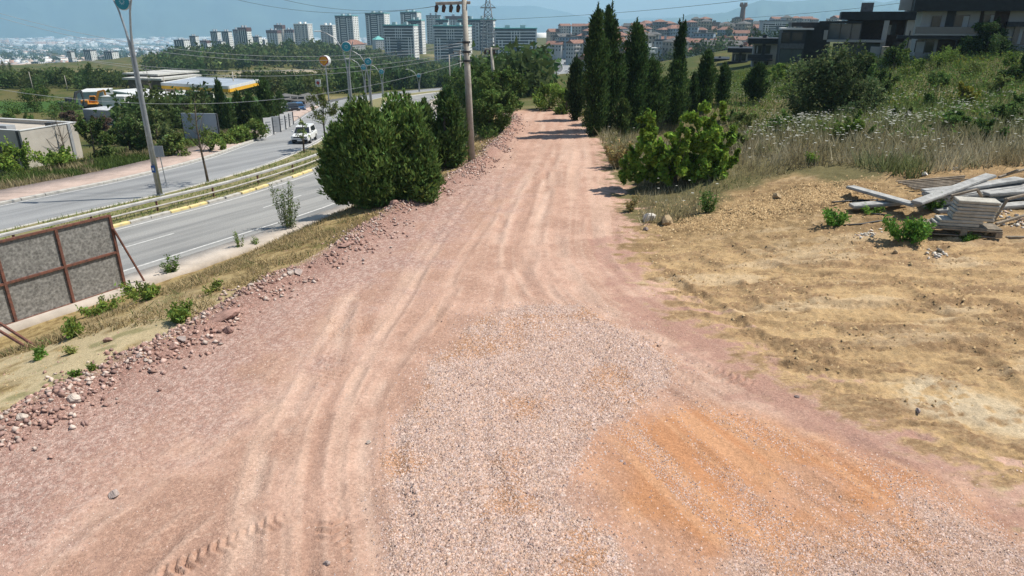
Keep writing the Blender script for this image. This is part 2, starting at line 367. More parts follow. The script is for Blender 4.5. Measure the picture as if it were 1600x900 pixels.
def terrain(x, y, zn=None, micro=True):
    x = np.asarray(x, float); y = np.asarray(y, float)
    zn = zones(x, y) if zn is None else zn
    z = T(x, y); r = np.hypot(x, y)
    z = z + ss(60, 160, r) * (fbm(x / 37, y / 37, 4, 3) - .5) * np.clip(r * .02, 0, 9)
    wroad = 1 - ss(-0.2, 5.0, zn['road'])
    z = z * (1 - wroad)
    # bank between the rubble bank of the dirt road and the highway's pavement
    h = zn['hw']; hz = hw_z(zn['hs']) - 0.16
    dB = np.clip(zn['berm'], 0, None); dS = np.clip(h - WALK_R, 0, None)
    bank = hz + (z - hz) * (1 - .12 * dB / (dB + dS + 1e-6) - .88 * ss(0.3, 1.0, dB / (dB + dS + 1e-6)))
    side = (zn['berm'] > 0) & (h > 0)
    z = np.where(side, bank, z)
    # left of the highway
    kl = 1 - ss(-WALK_L, -WALK_L + 14, -h); kk = np.where(h < 0, kl, 0)
    z = z + (hz - z) * kk
    inn = (h > WALK_L) & (h < WALK_R) & (h > -1e8)
    z = np.where(inn, hz, z)
    DG = PXL([(1060, 352), (1130, 330), (1230, 312), (1330, 318), (1300, 345), (1180, 350)], .3); dg = polysd(x, y, DG)
    z = z + (1 - ss(-.9, .5, dg)) * .32 * fbm(x * .8, y * .8, 4, 12)
    # rubble bank crest
    b = zn['berm']; rb = np.exp(-((b + .15) / .55) ** 2) * (y < 66) * (y > 0)
    z = z + rb * (.16 + .2 * fbm(zn['bs'] * .9, b * .9, 3, 11)) * ss(70, 55, y)
    if micro:
        m = r < 76
        if m.any(): z[m] += relief(x[m], y[m], r[m], {k: v[m] for k, v in zn.items()}, inn[m])
    return z
def TZ(x, y): return float(terrain(np.array([x]), np.array([y]))[0])
def G(px, py, rmin=6.0, rmax=3000.0):
    """where the ray through a photo pixel meets the ground"""
    d = ray(px, py); d = d / np.hypot(d[0], d[1])
    r = np.geomspace(rmin, rmax, 700); z = terrain(d[0] * r, d[1] * r, micro=False); zr = CAMH + d[2] * r
    k = np.argmax(zr < z)
    if k == 0: k = len(r) - 1 if zr[0] > z[0] else 1
    a, b_ = zr[k - 1] - z[k - 1], z[k] - zr[k]; t = min(max(a / max(a + b_, 1e-9), 0), 1); q = r[k - 1] + (r[k] - r[k - 1]) * t
    return np.array([d[0] * q, d[1] * q, TZ(d[0] * q, d[1] * q)])
def SCALE(p): return (p[1] * CP - (p[2] - CAMH) * SP) / F      # metres per photo pixel at p

# ---------------------------------------------------------------- ground sheet in rings round the viewpoint, fine near, coarse far
GRID = {}
def TZs(x, y):
    """height of the built ground sheet"""
    x = np.asarray(x, float); y = np.asarray(y, float); r = np.hypot(x, y); a = np.arctan2(x, y); g = GRID; i = np.clip(np.searchsorted(g['r'], r) - 1, 0, len(g['r']) - 2); d = g['th'][1] - g['th'][0]; q = np.clip((a - g['th'][0]) / d, 0, len(g['th']) - 1.001); j = q.astype(int); fj = q - j
    fi = np.clip((r - g['r'][i]) / (g['r'][i + 1] - g['r'][i]), 0, 1); z = g['z']
    return (z[i, j] * (1 - fj) + z[i, j + 1] * fj) * (1 - fi) + (z[i + 1, j] * (1 - fj) + z[i + 1, j + 1] * fj) * fi
def build_ground():
    th = np.linspace(R(-53), R(53), 620)
    r = np.concatenate([np.geomspace(6.0, 62, 660, endpoint=False), np.geomspace(62, 1500, 190, endpoint=False), np.geomspace(1500, 26000, 60)])
    RR, TH = np.meshgrid(r, th, indexing='ij'); x = RR * np.sin(TH); y = RR * np.cos(TH)
    x = x.ravel(); y = y.ravel(); zn = zones(x, y); z = terrain(x, y, zn)
    rr = RR.ravel(); b = zn['berm']; h = zn['hw']; GRID.update(r=r, th=th, z=z.reshape(len(r), len(th)))
    n1 = fbm(x * .8, y * .8, 5, 61); n2 = fbm(x * 4, y * 4, 4, 62); n3 = fbm(x * .15, y * .15, 4, 63); n4 = fbm(x * 17, y * 17, 3, 64)
    jit = (n1 - .5) * 1.6 + (n2 - .5) * .5
    C = lambda *c: np.array(c)
    def mix(a, c, m): return a + (c - a) * m[:, None]
    col = np.tile(C(.115, .105, .04), (len(x), 1))                              # valley and field: grass
    col = mix(col, np.tile(C(.07, .085, .025), (len(x), 1)), ss(.42, .62, n3))
    col = mix(col, np.tile(C(.27, .22, .11), (len(x), 1)), ss(.55, .75, fbm(x / 55, y / 55, 4, 71)) * .7)
    green = ss(70, 95, y) * (x < -30) * (1 - ss(175, 185, y)) * (h < -20) * ss(118, 124, y)
    col = mix(col, np.tile(C(.05, .10, .022), (len(x), 1)), green)
    hill = (b < 0) * (x > 4)
    col = mix(col, np.tile(C(.17, .14, .07), (len(x), 1)), hill * (1 - ss(70, 110, y)) * .75)
    # sandy cut on the far hillside
    q = np.array([PD(450, 116, 430)]); dc = np.hypot((x - q[0, 0]) / 34, (y - q[0, 1]) / 80)
    col = mix(col, np.tile(C(.32, .27, .19), (len(x), 1)), (1 - ss(.75, 1.1, dc + (n3 - .5) * .8)) * ss(.3, .5, fbm(x / 9, y / 20, 3, 72)))
    far = ss(1300, 2600, rr)
    blk = fbm(x / 420, y / 420, 4, 81)
    col = mix(col, mix(np.tile(C(.10, .13, .08), (len(x), 1)), np.tile(C(.42, .40, .36), (len(x), 1)), ss(.5, .62, blk)), far)
    # left bank: straw and dry soil
    bk = (b > -.2) & (h > WALK_R - 1) & (y < 75)
    straw = mix(np.tile(C(.36, .27, .13), (len(x), 1)), np.tile(C(.22, .155, .07), (len(x), 1)), ss(.4, .65, n2))
    straw = mix(straw, np.tile(C(.47, .38, .23), (len(x), 1)), ss(24, 16, y) * ss(.35, .55, n1))
    straw = mix(straw, np.tile(C(.10, .12, .03), (len(x), 1)), ss(.62, .74, n1) * .5)
    col = np.where(bk[:, None], straw, col)
    # the graded yellow lot
    sd = zn['road']
    lotpoly = PXL([(960, 300), (975, 345), (1010, 350), (1100, 345), (1140, 318), (1240, 308), (1300, 330), (1420, 318), (1640, 300), (2100, 290), (2600, 1100), (1000, 1100), (860, 430), (900, 330)])
    lot = 1 - ss(-.6, .5, polysd(x, y, lotpoly) + jit * .9)
    yl = LOTN(x, y)
    ye = mix(np.tile(C(.47, .32, .165), (len(x), 1)), np.tile(C(.34, .22, .12), (len(x), 1)), ss(.46, .58, yl + (n4 - .5) * .3))
    ye = mix(ye, np.tile(C(.245, .155, .085), (len(x), 1)), ss(.58, .64, yl + (n2 - .5) * .35 + (n4 - .5) * .3) * .8)
    ye = mix(ye, np.tile(C(.43, .31, .175), (len(x), 1)), ss(.52, .66, n4) * .5); ye = mix(ye, np.tile(C(.53, .40, .25), (len(x), 1)), ss(.56, .7, fbm(x * .3 + 9, y * 1.3, 4, 22)) * .7)
    ye = mix(ye, np.tile(C(.25, .17, .085), (len(x), 1)), ss(21, 26, y + (n1 - .5) * 6) * (.35 + .6 * ss(.4, .6, n2)))
    dgm = 1 - ss(-.6, .6, polysd(x, y, PXL([(1040, 356), (1130, 328), (1230, 308), (1340, 314), (1480, 390), (1400, 385), (1290, 350), (1180, 352)], .3)) + jit * .7); ye = mix(ye, mix(np.tile(C(.30, .20, .10), (len(x), 1)), np.tile(C(.20, .13, .065), (len(x), 1)), ss(.42, .58, n2)), dgm * .85)
    ye = mix(ye, np.tile(C(.22, .14, .075), (len(x), 1)), LOTR(x, y) * .75)
    ye = mix(ye, np.tile(C(.27, .175, .095), (len(x), 1)), lot_tracks(x, y)[1] * .85)
    col = mix(col, ye, lot)
    pl = 1 - ss(-.3, .3, polysd(x, y, PALE) + jit * .35); col = mix(col, np.tile(C(.54, .44, .30), (len(x), 1)), pl * .8 * ss(.3, .5, n2))
    # dirt road: pink crushed stone dust
    edge = sd + jit * np.where(x > 2, .75, .25) + np.where(x > 2.5, 1, 0) * ((LOTN(x, y) - .5) * 5.0 + (n2 - .5) * 1.2)
    rd = 1 - ss(-.35, .45, edge)
    pk = mix(np.tile(C(.51, .325, .245), (len(x), 1)), np.tile(C(.40, .245, .18), (len(x), 1)), ss(.36, .64, n1))
    pk = mix(pk, np.tile(C(.33, .20, .15), (len(x), 1)), ss(.56, .7, n2) * .45); pk = mix(pk, np.tile(C(.57, .40, .31), (len(x), 1)), ss(.6, .74, n4) * .5)
    _, pale = wheel_tracks(x, y)
    pk = mix(pk, np.tile(C(.58, .42, .33), (len(x), 1)), np.clip(pale, 0, 1) * .75); pk = mix(pk, np.tile(C(.36, .215, .155), (len(x), 1)), np.clip(-pale, 0, 1) * .75)
    for tr, k in ((TRK_A, 31), (TRK_B, 37)):
        dd, sl = pdist(x, y, tr); st = fbm(dd * 2.5 + 40, sl * .06, 4, k); wt = 1 - ss(2, 3.6, np.abs(dd)); pk = mix(pk, np.tile(C(.55, .385, .295), (len(x), 1)), wt * ss(.5, .66, st) * .5); pk = mix(pk, np.tile(C(.40, .245, .18), (len(x), 1)), wt * ss(.5, .34, st) * .45)
    # coarser purple-grey rubble along the left half of the near road
    rub = ss(5.2, 1.6, -b + (n1 - .5) * 7) * (1 - ss(32, 44, y)); pk = mix(pk, mix(np.tile(C(.33, .20, .165), (len(x), 1)), np.tile(C(.47, .34, .29), (len(x), 1)), ss(.45, .62, n4)), rub * .8)
    pk = mix(pk, np.tile(C(.27, .155, .125), (len(x), 1)), np.exp(-((b + .25) / .75) ** 2) * (y < 66) * .8)
    # darker reddish rim where the road meets the lot
    rim = np.exp(-((edge + .9) / .8) ** 2) * (x > 3) * (y < 26); pk = mix(pk, np.tile(C(.36, .205, .16), (len(x), 1)), rim * .7 * ss(.35, .6, n1 + .1))
    og = 1 - ss(-.7, .6, polysd(x, y, ORANGE) + jit * .8)
    ogc = mix(np.tile(C(.53, .285, .155), (len(x), 1)), np.tile(C(.45, .22, .11), (len(x), 1)), ss(.4, .62, fbm(pdist(x, y, TRK_B)[0] * 4.5, pdist(x, y, TRK_B)[1] * .12, 5, 91)))
    pk = mix(pk, ogc, og * (.55 + .4 * ss(.35, .55, fbm(x * .6 + 5, y * .6, 4, 93))))
    g1 = 1 - ss(-.25, .12, polysd(x, y, GRAV1) + jit * .45); g2 = 1 - ss(-.5, .5, polysd(x, y, GRAV2) + jit * .8)
    gr = mix(np.tile(C(.46, .345, .285), (len(x), 1)), np.tile(C(.36, .25, .20), (len(x), 1)), ss(.4, .6, n2)); gr = mix(gr, np.tile(C(.45, .26, .16), (len(x), 1)), ss(.5, .36, fbm(x * .9 + 7, y * .9, 4, 77)))
    pk = mix(pk, gr, np.maximum(g1, g2 * .8))
    col = mix(col, pk, rd * (y < 80))
    # under the highway
    col = np.where(((h > WALK_L) & (h < WALK_R))[:, None], C(.12, .12, .12), col)
    gv = np.clip(np.maximum(np.maximum(g1, g2 * .8), np.maximum(rub * .55, ss(.5, .66, n1) * .35)) + np.exp(-((b + .25) / .75) ** 2) * .5, 0, 1) * rd * (1 - ss(40, 60, y))
    v = np.stack([x, y, z], 1); nr, nc = len(r), len(th)
    i = np.arange(nr - 1)[:, None] * nc + np.arange(nc - 1)[None, :]
    q = np.stack([i, i + nc, i + nc + 1, i + 1], -1).reshape(-1, 4)
    c0 = q[:, 0]; zone = np.full(len(q), 4)
    zone[(rr[c0] > 1500)] = 5
    zone[hill[c0] & (rr[c0] < 130)] = 3
    zone[bk[c0]] = 2
    zone[(lot[c0] > .5)] = 1
    zone[(rd[c0] > .5) & (y[c0] < 66.5)] = 0
    mat = MV('ground_surface', rough=.93, spec=.1, fine=.28, fscale=16.0)
    nt_ = mat.node_tree; L_ = nt_.links; pb = nt_.nodes['Principled BSDF']; src = pb.inputs['Base Color'].links[0].from_socket     # crushed-stone grain where stone lies
    tc_ = N(nt_, 'ShaderNodeTexCoord'); vo = N(nt_, 'ShaderNodeTexVoronoi', Scale=34.0); L_.new(tc_.outputs['Object'], vo.inputs['Vector']); sp_ = N(nt_, 'ShaderNodeSeparateColor'); L_.new(vo.outputs['Color'], sp_.inputs[0])
    ga = N(nt_, 'ShaderNodeAttribute'); ga.attribute_name = 'grav'; br = ramp(nt_, sp_.outputs[0], [(0.0, .55), (.55, 1.0), (1.0, 1.42)])
    mu = N(nt_, 'ShaderNodeMath'); mu.operation = 'MULTIPLY'; mu.inputs[1].default_value = .9; L_.new(ga.outputs['Fac'], mu.inputs[0]); gm = mixc(nt_, 1.0, src, br, 'MULTIPLY'); L_.new(mixc(nt_, mu.outputs[0], src, gm), pb.inputs['Base Color'])
    nz_ = N(nt_, 'ShaderNodeTexNoise', Scale=22.0, Detail=6.0, Roughness=.75); L_.new(tc_.outputs['Object'], nz_.inputs['Vector'])
    hm = N(nt_, 'ShaderNodeMath'); hm.operation = 'MULTIPLY'; L_.new(vo.outputs['Distance'], hm.inputs[0]); L_.new(ga.outputs['Fac'], hm.inputs[1]); hs = N(nt_, 'ShaderNodeMath'); hs.operation = 'SUBTRACT'; L_.new(nz_.outputs['Fac'], hs.inputs[0]); L_.new(hm.outputs[0], hs.inputs[1])
    nb_ = N(nt_, 'ShaderNodeTexNoise', Scale=6.5, Detail=7.0, Roughness=.72); L_.new(tc_.outputs['Object'], nb_.inputs['Vector']); b0 = N(nt_, 'ShaderNodeBump', Strength=.28, Distance=.1); L_.new(nb_.outputs['Fac'], b0.inputs['Height'])
    bp_ = N(nt_, 'ShaderNodeBump', Strength=.8, Distance=.03); L_.new(hs.outputs[0], bp_.inputs['Height']); L_.new(b0.outputs[0], bp_.inputs['Normal']); L_.new(bp_.outputs[0], pb.inputs['Normal'])
    for k, nm in enumerate(('dirt_road', 'bare_soil_ground', 'roadside_bank_ground', 'hillside_terrain', 'valley_terrain', 'plain_terrain')):
        f = q[zone == k]
        if not len(f): continue
        used = np.unique(f); re = np.zeros(len(v), np.int32); re[used] = np.arange(len(used))
        link(nm, mesh_np(nm, v[used], re[f], col[used], smooth=True, grav=gv[used]), mat, kind='structure')
build_ground()
def TZ(x, y): return float(TZs(np.array([x]), np.array([y]))[0])

# ---------------------------------------------------------------- highway
def strip(name, o0, o1, s0, s1, step, dz0, dz1, mat, parent=None, kind='structure', thick=0.0, smin=None):
    s = np.arange(s0, s1 + step * .5, step); a = hw_pt(s, o0, dz0); b = hw_pt(s, o1, dz1); n = len(s)
    v = np.concatenate([a, b]); i = np.arange(n - 1); f = [np.stack([i, i + n, i + n + 1, i + 1], 1)]
    if thick:
        v = np.concatenate([v, v - [0, 0, thick]]); f.append(np.stack([i + 1, i + 1 + 2 * n, i + 2 * n, i], 1)); f.append(np.stack([i + n, i + 3 * n, i + 1 + 3 * n, i + 1 + n], 1))
    return link(name, mesh_np(name, v, f), mat, parent, kind=kind)
def asphalt(name, base, tint):
    m, nt, b = new_mat(name); L = nt.links; tc = N(nt, 'ShaderNodeTexCoord')
    n1 = N(nt, 'ShaderNodeTexNoise', Scale=.22, Detail=6.0, Roughness=.6); L.new(tc.outputs['Object'], n1.inputs['Vector'])
    n2 = N(nt, 'ShaderNodeTexNoise', Scale=14.0, Detail=3.0); L.new(tc.outputs['Object'], n2.inputs['Vector'])
    # long pale and dark streaks along the direction of travel
    mp = N(nt, 'ShaderNodeMapping'); mp.inputs['Rotation'].default_value = (0, 0, R(-59)); L.new(tc.outputs['Object'], mp.inputs[0])
    mp2 = N(nt, 'ShaderNodeMapping'); mp2.inputs['Scale'].default_value = (.05, .9, 1); L.new(mp.outputs[0], mp2.inputs[0])
    n3 = N(nt, 'ShaderNodeTexNoise', Scale=1.0, Detail=4.0); L.new(mp2.outputs[0], n3.inputs['Vector'])
    c = mixc(nt, ramp(nt, n1.outputs['Fac'], [(.35, 0.0), (.65, 1.0)]), tuple(q * .88 for q in base), tuple(q * 1.1 for q in base))
    c = mixc(nt, ramp(nt, n3.outputs['Fac'], [(.38, 0.0), (.62, 1.0)]), c, tint)
    c = mixc(nt, 1.0, c, ramp(nt, n2.outputs['Fac'], [(.3, .85), (.7, 1.12)]), 'MULTIPLY')
    L.new(c, b.inputs['Base Color']); b.inputs['Roughness'].default_value = .85; b.inputs['Specular IOR Level'].default_value = .25
    return m
AS1 = asphalt('asphalt_near', (.20, .20, .195), (.31, .305, .29)); AS2 = asphalt('asphalt_far', (.23, .233, .235), (.30, .302, .30))
SE = float(HWS[-1]) - 2
s_of_y = lambda yy: float(np.interp(yy, HW[:, 1], HWS))
S0, S70, S130 = 0.0, s_of_y(70), s_of_y(130)
strip('road', OFF_M - .1, OFF_R + .9, S0, SE, 2.0, 0, 0, AS1)
strip('road_oncoming', OFF_L - .1, -OFF_M + .1, S0, SE, 2.0, 0, 0, AS2)
CONC = M('pavement_concrete', (.47, .41, .35), .9, .14, .9, bump=.3, bscale=6)
PINKP = M('pavement_pink', (.44, .34, .29), .9, .16, .7, bump=.3, bscale=6)
strip('pavement', OFF_R + .75, WALK_R + .25, S0, S130 + 60, 2.0, .055, .1, CONC, thick=.3)
strip('pavement_far_side', WALK_L - .3, OFF_L - .25, S0, S130, 2.0, .12, .13, PINKP, thick=.3)
MEDM = M('median_soil', (.13, .135, .05), .95, .35, 1.2, col2=(.24, .19, .10))
strip('median_strip', -OFF_M + .32, OFF_M - .32, S0, s_of_y(820), 2.0, .1, .1, MEDM)
PAINT = M('road_paint', (.62, .61, .58), .75, .1, 6.0, col2=(.36, .355, .34))
def line(off, wd, s0, s1, step=2.0, name='lane_marking'): return strip(name, off - wd / 2, off + wd / 2, s0, s1, step, .006, .006, PAINT)
line(OFF_R, .16, S0, SE); line(OFF_M + .42, .16, S0, SE); line(OFF_L + .3, .14, S0, SE); line(-OFF_M - .35, .14, S0, SE)
s = s_of_y(20) + 1.2
while s < s_of_y(400):
    if s < S130 + 60 or True:
        line((OFF_M + .42 + OFF_R) / 2, .13, s, s + 3.0, 1.0, 'lane_dash')
    s += 9.0
# kerbs: every stone on its own out to where they blur together
KG = M('kerb_concrete', (.46, .44, .40), .9, .15, 2.5); KY = M('kerb_yellow_paint', (.62, .5, .2), .8, .3, 2.5, col2=(.5, .42, .28))
def kerb(name, off, s0, s1, pitch, pattern, hgt=.15, wd=.3):
    root = link(name, None, kind='structure')
    b = MB(); b.box(-wd / 2, wd / 2, -pitch / 2 + .012, pitch / 2 - .012, -.12, hgt); mg = b.mesh('kerb_stone', bevel=.025); mg.materials.append(KG)
    my = mg.copy(); my.materials.clear(); my.materials.append(KY)
    s = s0; i = 0
    while s < s1:
        p = hw_pt(s, off); t = hw_pt(s + .5, off) - p
        o = link('kerb_stone', my if pattern and (i // 2) % 2 == 0 else mg, parent=root, loc=p); o.rotation_euler = (0, 0, math.atan2(t[1], t[0]) - math.pi / 2); s += pitch; i += 1
    return root
kerb('median_kerb', OFF_M - .2, s_of_y(24), s_of_y(92), 1.3, True); strip('median_kerb_strip', OFF_M - .35, OFF_M - .05, s_of_y(92), s_of_y(820), 2.0, .13, .13, KG, thick=.2)
strip('median_kerb_back', -OFF_M + .05, -OFF_M + .35, S0, s_of_y(820), 2.0, .13, .13, KG, thick=.2)
kerb('pavement_kerb', OFF_L - .15, s_of_y(28), s_of_y(84), 1.5, False, .16)

# ---------------------------------------------------------------- mountains
def mountain(name, prof, depth, dwid, mat_c, seed, zb=-230):
    px = np.linspace(prof[0][0], prof[-1][0], 260); py = np.interp(px, [p[0] for p in prof], [p[1] for p in prof]); k = np.ones(9) / 9
    pyp = np.pad(py, 4, mode='edge'); py = np.convolve(pyp, k, 'valid'); py = py + (fbm(px / 26, px * 0 + seed, 5, seed) - .5) * 9
    rows = 26; V = []
    for j in range(rows):
        t = j / (rows - 1)                     # 0 foot on our side .. 1 crest
        dpt = depth - dwid * (1 - t)
        top = np.array([PD(a, b, depth) for a, b in zip(px, py)]); hgt = top[:, 2] - zb
        q = np.array([PD(a, 30, dpt) for a in px])
        rid = fbm(px / 18 + 5, px * 0 + t * 3.5, 4, seed + 3)
        prof_t = t ** 1.25
        z = zb + hgt * np.clip(prof_t + (rid - .5) * .5 * math.sin(math.pi * t), 0, 1.05)
        V.append(np.stack([q[:, 0] * (1 if j < rows - 1 else 1), q[:, 1], z], 1))
    q = V[-1].copy(); q[:, 1] += dwid * .8; q[:, 2] = zb; V.append(q)
    V = np.concatenate(V); nc = len(px); i = np.arange(rows)[:, None] * nc + np.arange(nc - 1)[None, :]
    f = np.stack([i, i + 1, i + nc + 1, i + nc], -1).reshape(-1, 4)
    link(name, mesh_np(name, V, f, smooth=True), M(name + '_forest', mat_c, .95, .3, .0012), kind='structure')
mountain('mountain', [(-1100, -50), (-300, -60), (150, -45), (420, -55), (560, -30), (650, -12), (720, 12), (760, 14), (808, 3), (840, 8), (880, 24), (960, 30), (1060, 30), (1200, 16), (1500, 8), (2200, 0)], 11500, 3200, (.06, .09, .05), 5)
mountain('mountain_near_right', [(930, 44), (1000, 42), (1045, 31), (1080, 20), (1115, 21), (1140, 17), (1165, 6), (1185, -4), (1205, 0), (1225, 6), (1260, -2), (1300, -6), (1360, 3), (1420, -2), (1500, -12), (1700, -8), (2200, 5)], 7800, 2200, (.055, .085, .045), 9)

# ---------------------------------------------------------------- haze
def haze():
    b = MB(); b.box(-24000, 24000, -300, 16500, -300, 1150)
    o = link('haze', b.mesh('haze'), kind='stuff')
    m = bpy.data.materials.new('haze_air'); m.use_nodes = True; nt = m.node_tree; nt.nodes.remove(nt.nodes['Principled BSDF'])
    pv = nt.nodes.new('ShaderNodeVolumePrincipled'); pv.inputs['Color'].default_value = (.43, .69, .90, 1); pv.inputs['Density'].default_value = 1.45e-4; pv.inputs['Anisotropy'].default_value = 0.2
    nt.links.new(pv.outputs[0], nt.nodes['Material Output'].inputs['Volume']); o.data.materials.append(m)
    o['label'] = 'pale blue summer haze over the valley and mountains'
haze()
# ---------------------------------------------------------------- size helpers
def ZTOP(p, py):
    """height z at which something standing at p reaches photo row py"""
    k = (450.0 - py) / F
    return CAMH + p[1] * (k * CP - SP) / (CP + k * SP)
def XAT(p, px, z=None):
    z = p[2] if z is None else z
    dep = p[1] * CP - (z - CAMH) * SP
    return (px - 800.0) * dep / F

# ---------------------------------------------------------------- foliage
LEAF = MV('leaf', rough=.75, spec=.12, fine=0, trans=.32)
BARK = M('bark', (.13, .10, .075), .95, .3, 6, bump=.6, bscale=12)
def leaves(P, size, dirs=None, width=.5, cols=None, jit=.35, up=.25, droop=0.0, quad=False):
    """P (n,3) leaf positions -> quads; dirs: preferred long axis"""
    n = len(P); a = rng.normal(size=(n, 3))
    if dirs is not None: a = dirs + a * jit
    a[:, 2] += up - droop; a /= np.linalg.norm(a, axis=1)[:, None] + 1e-9
    b = np.cross(a, rng.normal(size=(n, 3))); b /= np.linalg.norm(b, axis=1)[:, None] + 1e-9
    L = (np.asarray(size) * rng.uniform(.6, 1.35, n))[:, None]; W = L * width
    if not quad:
        W = W * 1.35; v = np.empty((n, 3, 3)); v[:, 0] = P - a * L * .45 + b * W * .45; v[:, 1] = P - a * L * .35 - b * W * .5; v[:, 2] = P + a * L * .65
        return v.reshape(-1, 3), np.arange(n * 3).reshape(n, 3), None if cols is None else np.repeat(cols, 3, axis=0)
    v = np.empty((n, 4, 3)); v[:, 0] = P - a * L * .5; v[:, 1] = P + b * W * .5; v[:, 2] = P + a * L * .5; v[:, 3] = P - b * W * .5
    f = np.arange(n * 4).reshape(n, 4)
    c = None
    if cols is not None: c = np.repeat(cols, 4, axis=0)
    return v.reshape(-1, 3), f, c
def leafcols(n, base, var=.25, hue=.12, P=None, sc=1.0):
    base = np.array(base) * np.array((1.7, 1.75, 1.45)); c = np.tile(base, (n, 1))
    k = rng.uniform(1 - var, 1 + var, n)
    if P is not None: k *= .7 + .6 * fbm(P[:, 0] * sc + P[:, 2] * .7 * sc + 50, P[:, 1] * sc + P[:, 2] * .6 * sc + 50, 3, 5)
    c = c * k[:, None]; c[:, 0] *= rng.uniform(1 - hue, 1 + hue * 1.6, n); c[:, 2] *= rng.uniform(1 - hue, 1 + hue, n)
    return np.clip(c, .002, .8)
def joinv(parts):
    V, Fq, Cc, o = [], [], [], 0
    for v, f, c in parts:
        V.append(v); Fq.append(f + o); Cc.append(c); o += len(v)
    return np.concatenate(V), np.concatenate(Fq), np.concatenate(Cc)
def blob_points(n, c, rad, shell=.55, rough=.35, seed=0):
    u = rng.normal(size=(n, 3)); u /= np.linalg.norm(u, axis=1)[:, None]
    rr = (shell + (1 - shell) * rng.uniform(0, 1, n) ** .6)
    bump = 1 - rough + 2 * rough * fbm(u[:, 0] * 2.2 + 9 + seed, u[:, 1] * 2.2 + u[:, 2] * 1.9 + 5, 3, seed)
    return np.array(c) + u * (rr * bump)[:, None] * np.array(rad), u
def crown_blobs(n, W, H, z0, nb=14, leaf=.12, base=(.05, .08, .022), width=.5, seed=0, flat=.8, taper=.5):
    """bushy crown: many overlapping clumps inside an egg of width W, height H starting at z0, with shoots breaking the outline"""
    r = random.Random(seed); parts = []; nb = int(nb * 1.3); lob = [(r.random() * 6.283, r.uniform(.75, 1.15)) for _ in range(5)]
    for i in range(nb):
        t = r.random(); a = r.random() * 6.283; k = math.sqrt(r.random())
        lb = 1 + .22 * sum(s * math.cos(a - q) ** 3 for q, s in lob) / 2
        ww = W * .5 * (1 - taper * t) * math.sin(math.pi * min(.97, .2 + .75 * t)) ** .5 * lb
        c = np.array((math.cos(a) * k * ww * .86, math.sin(a) * k * ww * .86, z0 + H * (.07 + .8 * t) * r.uniform(.9, 1.06)))
        q = W * r.uniform(.085, .2) * (1 - .3 * t); sh = r.random() < .3
        P, u = blob_points(n // nb, c, (q * (.5 if sh else 1), q * (.5 if sh else 1), q * (1.5 if sh else flat)), .3, .45, seed * 31 + i)
        if sh: P[:, :2] += (P[:, 2:] - c[2]) * np.array([math.cos(a), math.sin(a)]) * .45
        P = P[P[:, 2] > (z0 * .5 - .05 if z0 > 0 else .02)]
        parts.append(leaves(P, leaf, None, width, leafcols(len(P), np.array(base) * r.uniform(.62, 1.38), .3, .18), quad=leaf > .24))
    return joinv(parts)
def trunk_mb(h, r0, seed=0, branches=6, spread=.5, top=.25, start=.35, lean=(0, 0)):
    r = random.Random(seed); b = MB()
    pts = [(lean[0] * t * h + .05 * h * t * math.sin(3 * t + seed), lean[1] * t * h, h * t) for t in (0, .2, .45, .7, 1)]
    b.tube(pts, [r0 * 1.25, r0, r0 * .8, r0 * .55, r0 * top], 7)
    for i in range(branches):
        t = start + (1 - start) * r.random() * .9; a = r.random() * 6.283; L = h * spread * (1.1 - t) * r.uniform(.7, 1.2) + .1 * h
        k = t * 4; j = min(3, int(k)); f = k - j
        j = [0, .2, .45, .7, 1]; ii = max(q for q in range(4) if j[q] <= t); f = (t - j[ii]) / (j[ii + 1] - j[ii])
        p = Vector(pts[ii]).lerp(Vector(pts[ii + 1]), f); d = Vector((math.cos(a), math.sin(a), r.uniform(.5, 1.3))).normalized()
        m = p + d * L * .55 + Vector((0, 0, .05 * L)); e = p + d * L + Vector((0, 0, .18 * L))
        b.tube([p, m, e], [r0 * .4 * (1.1 - t), r0 * .25 * (1.1 - t), r0 * .06], 5)
    return b
def tree(name, label, cat, p, crown, trunk, group=None, rz=0.0, mat=None, bark=None):
    t = thing(name, label, cat, p, rz, group)
    v, f, c = crown; link('crown', mesh_np(name + '_crown', v, f, c), mat or LEAF, t)
    if trunk is not None: trunk.obj('trunk', bark or BARK, t, smooth=True)
    return t
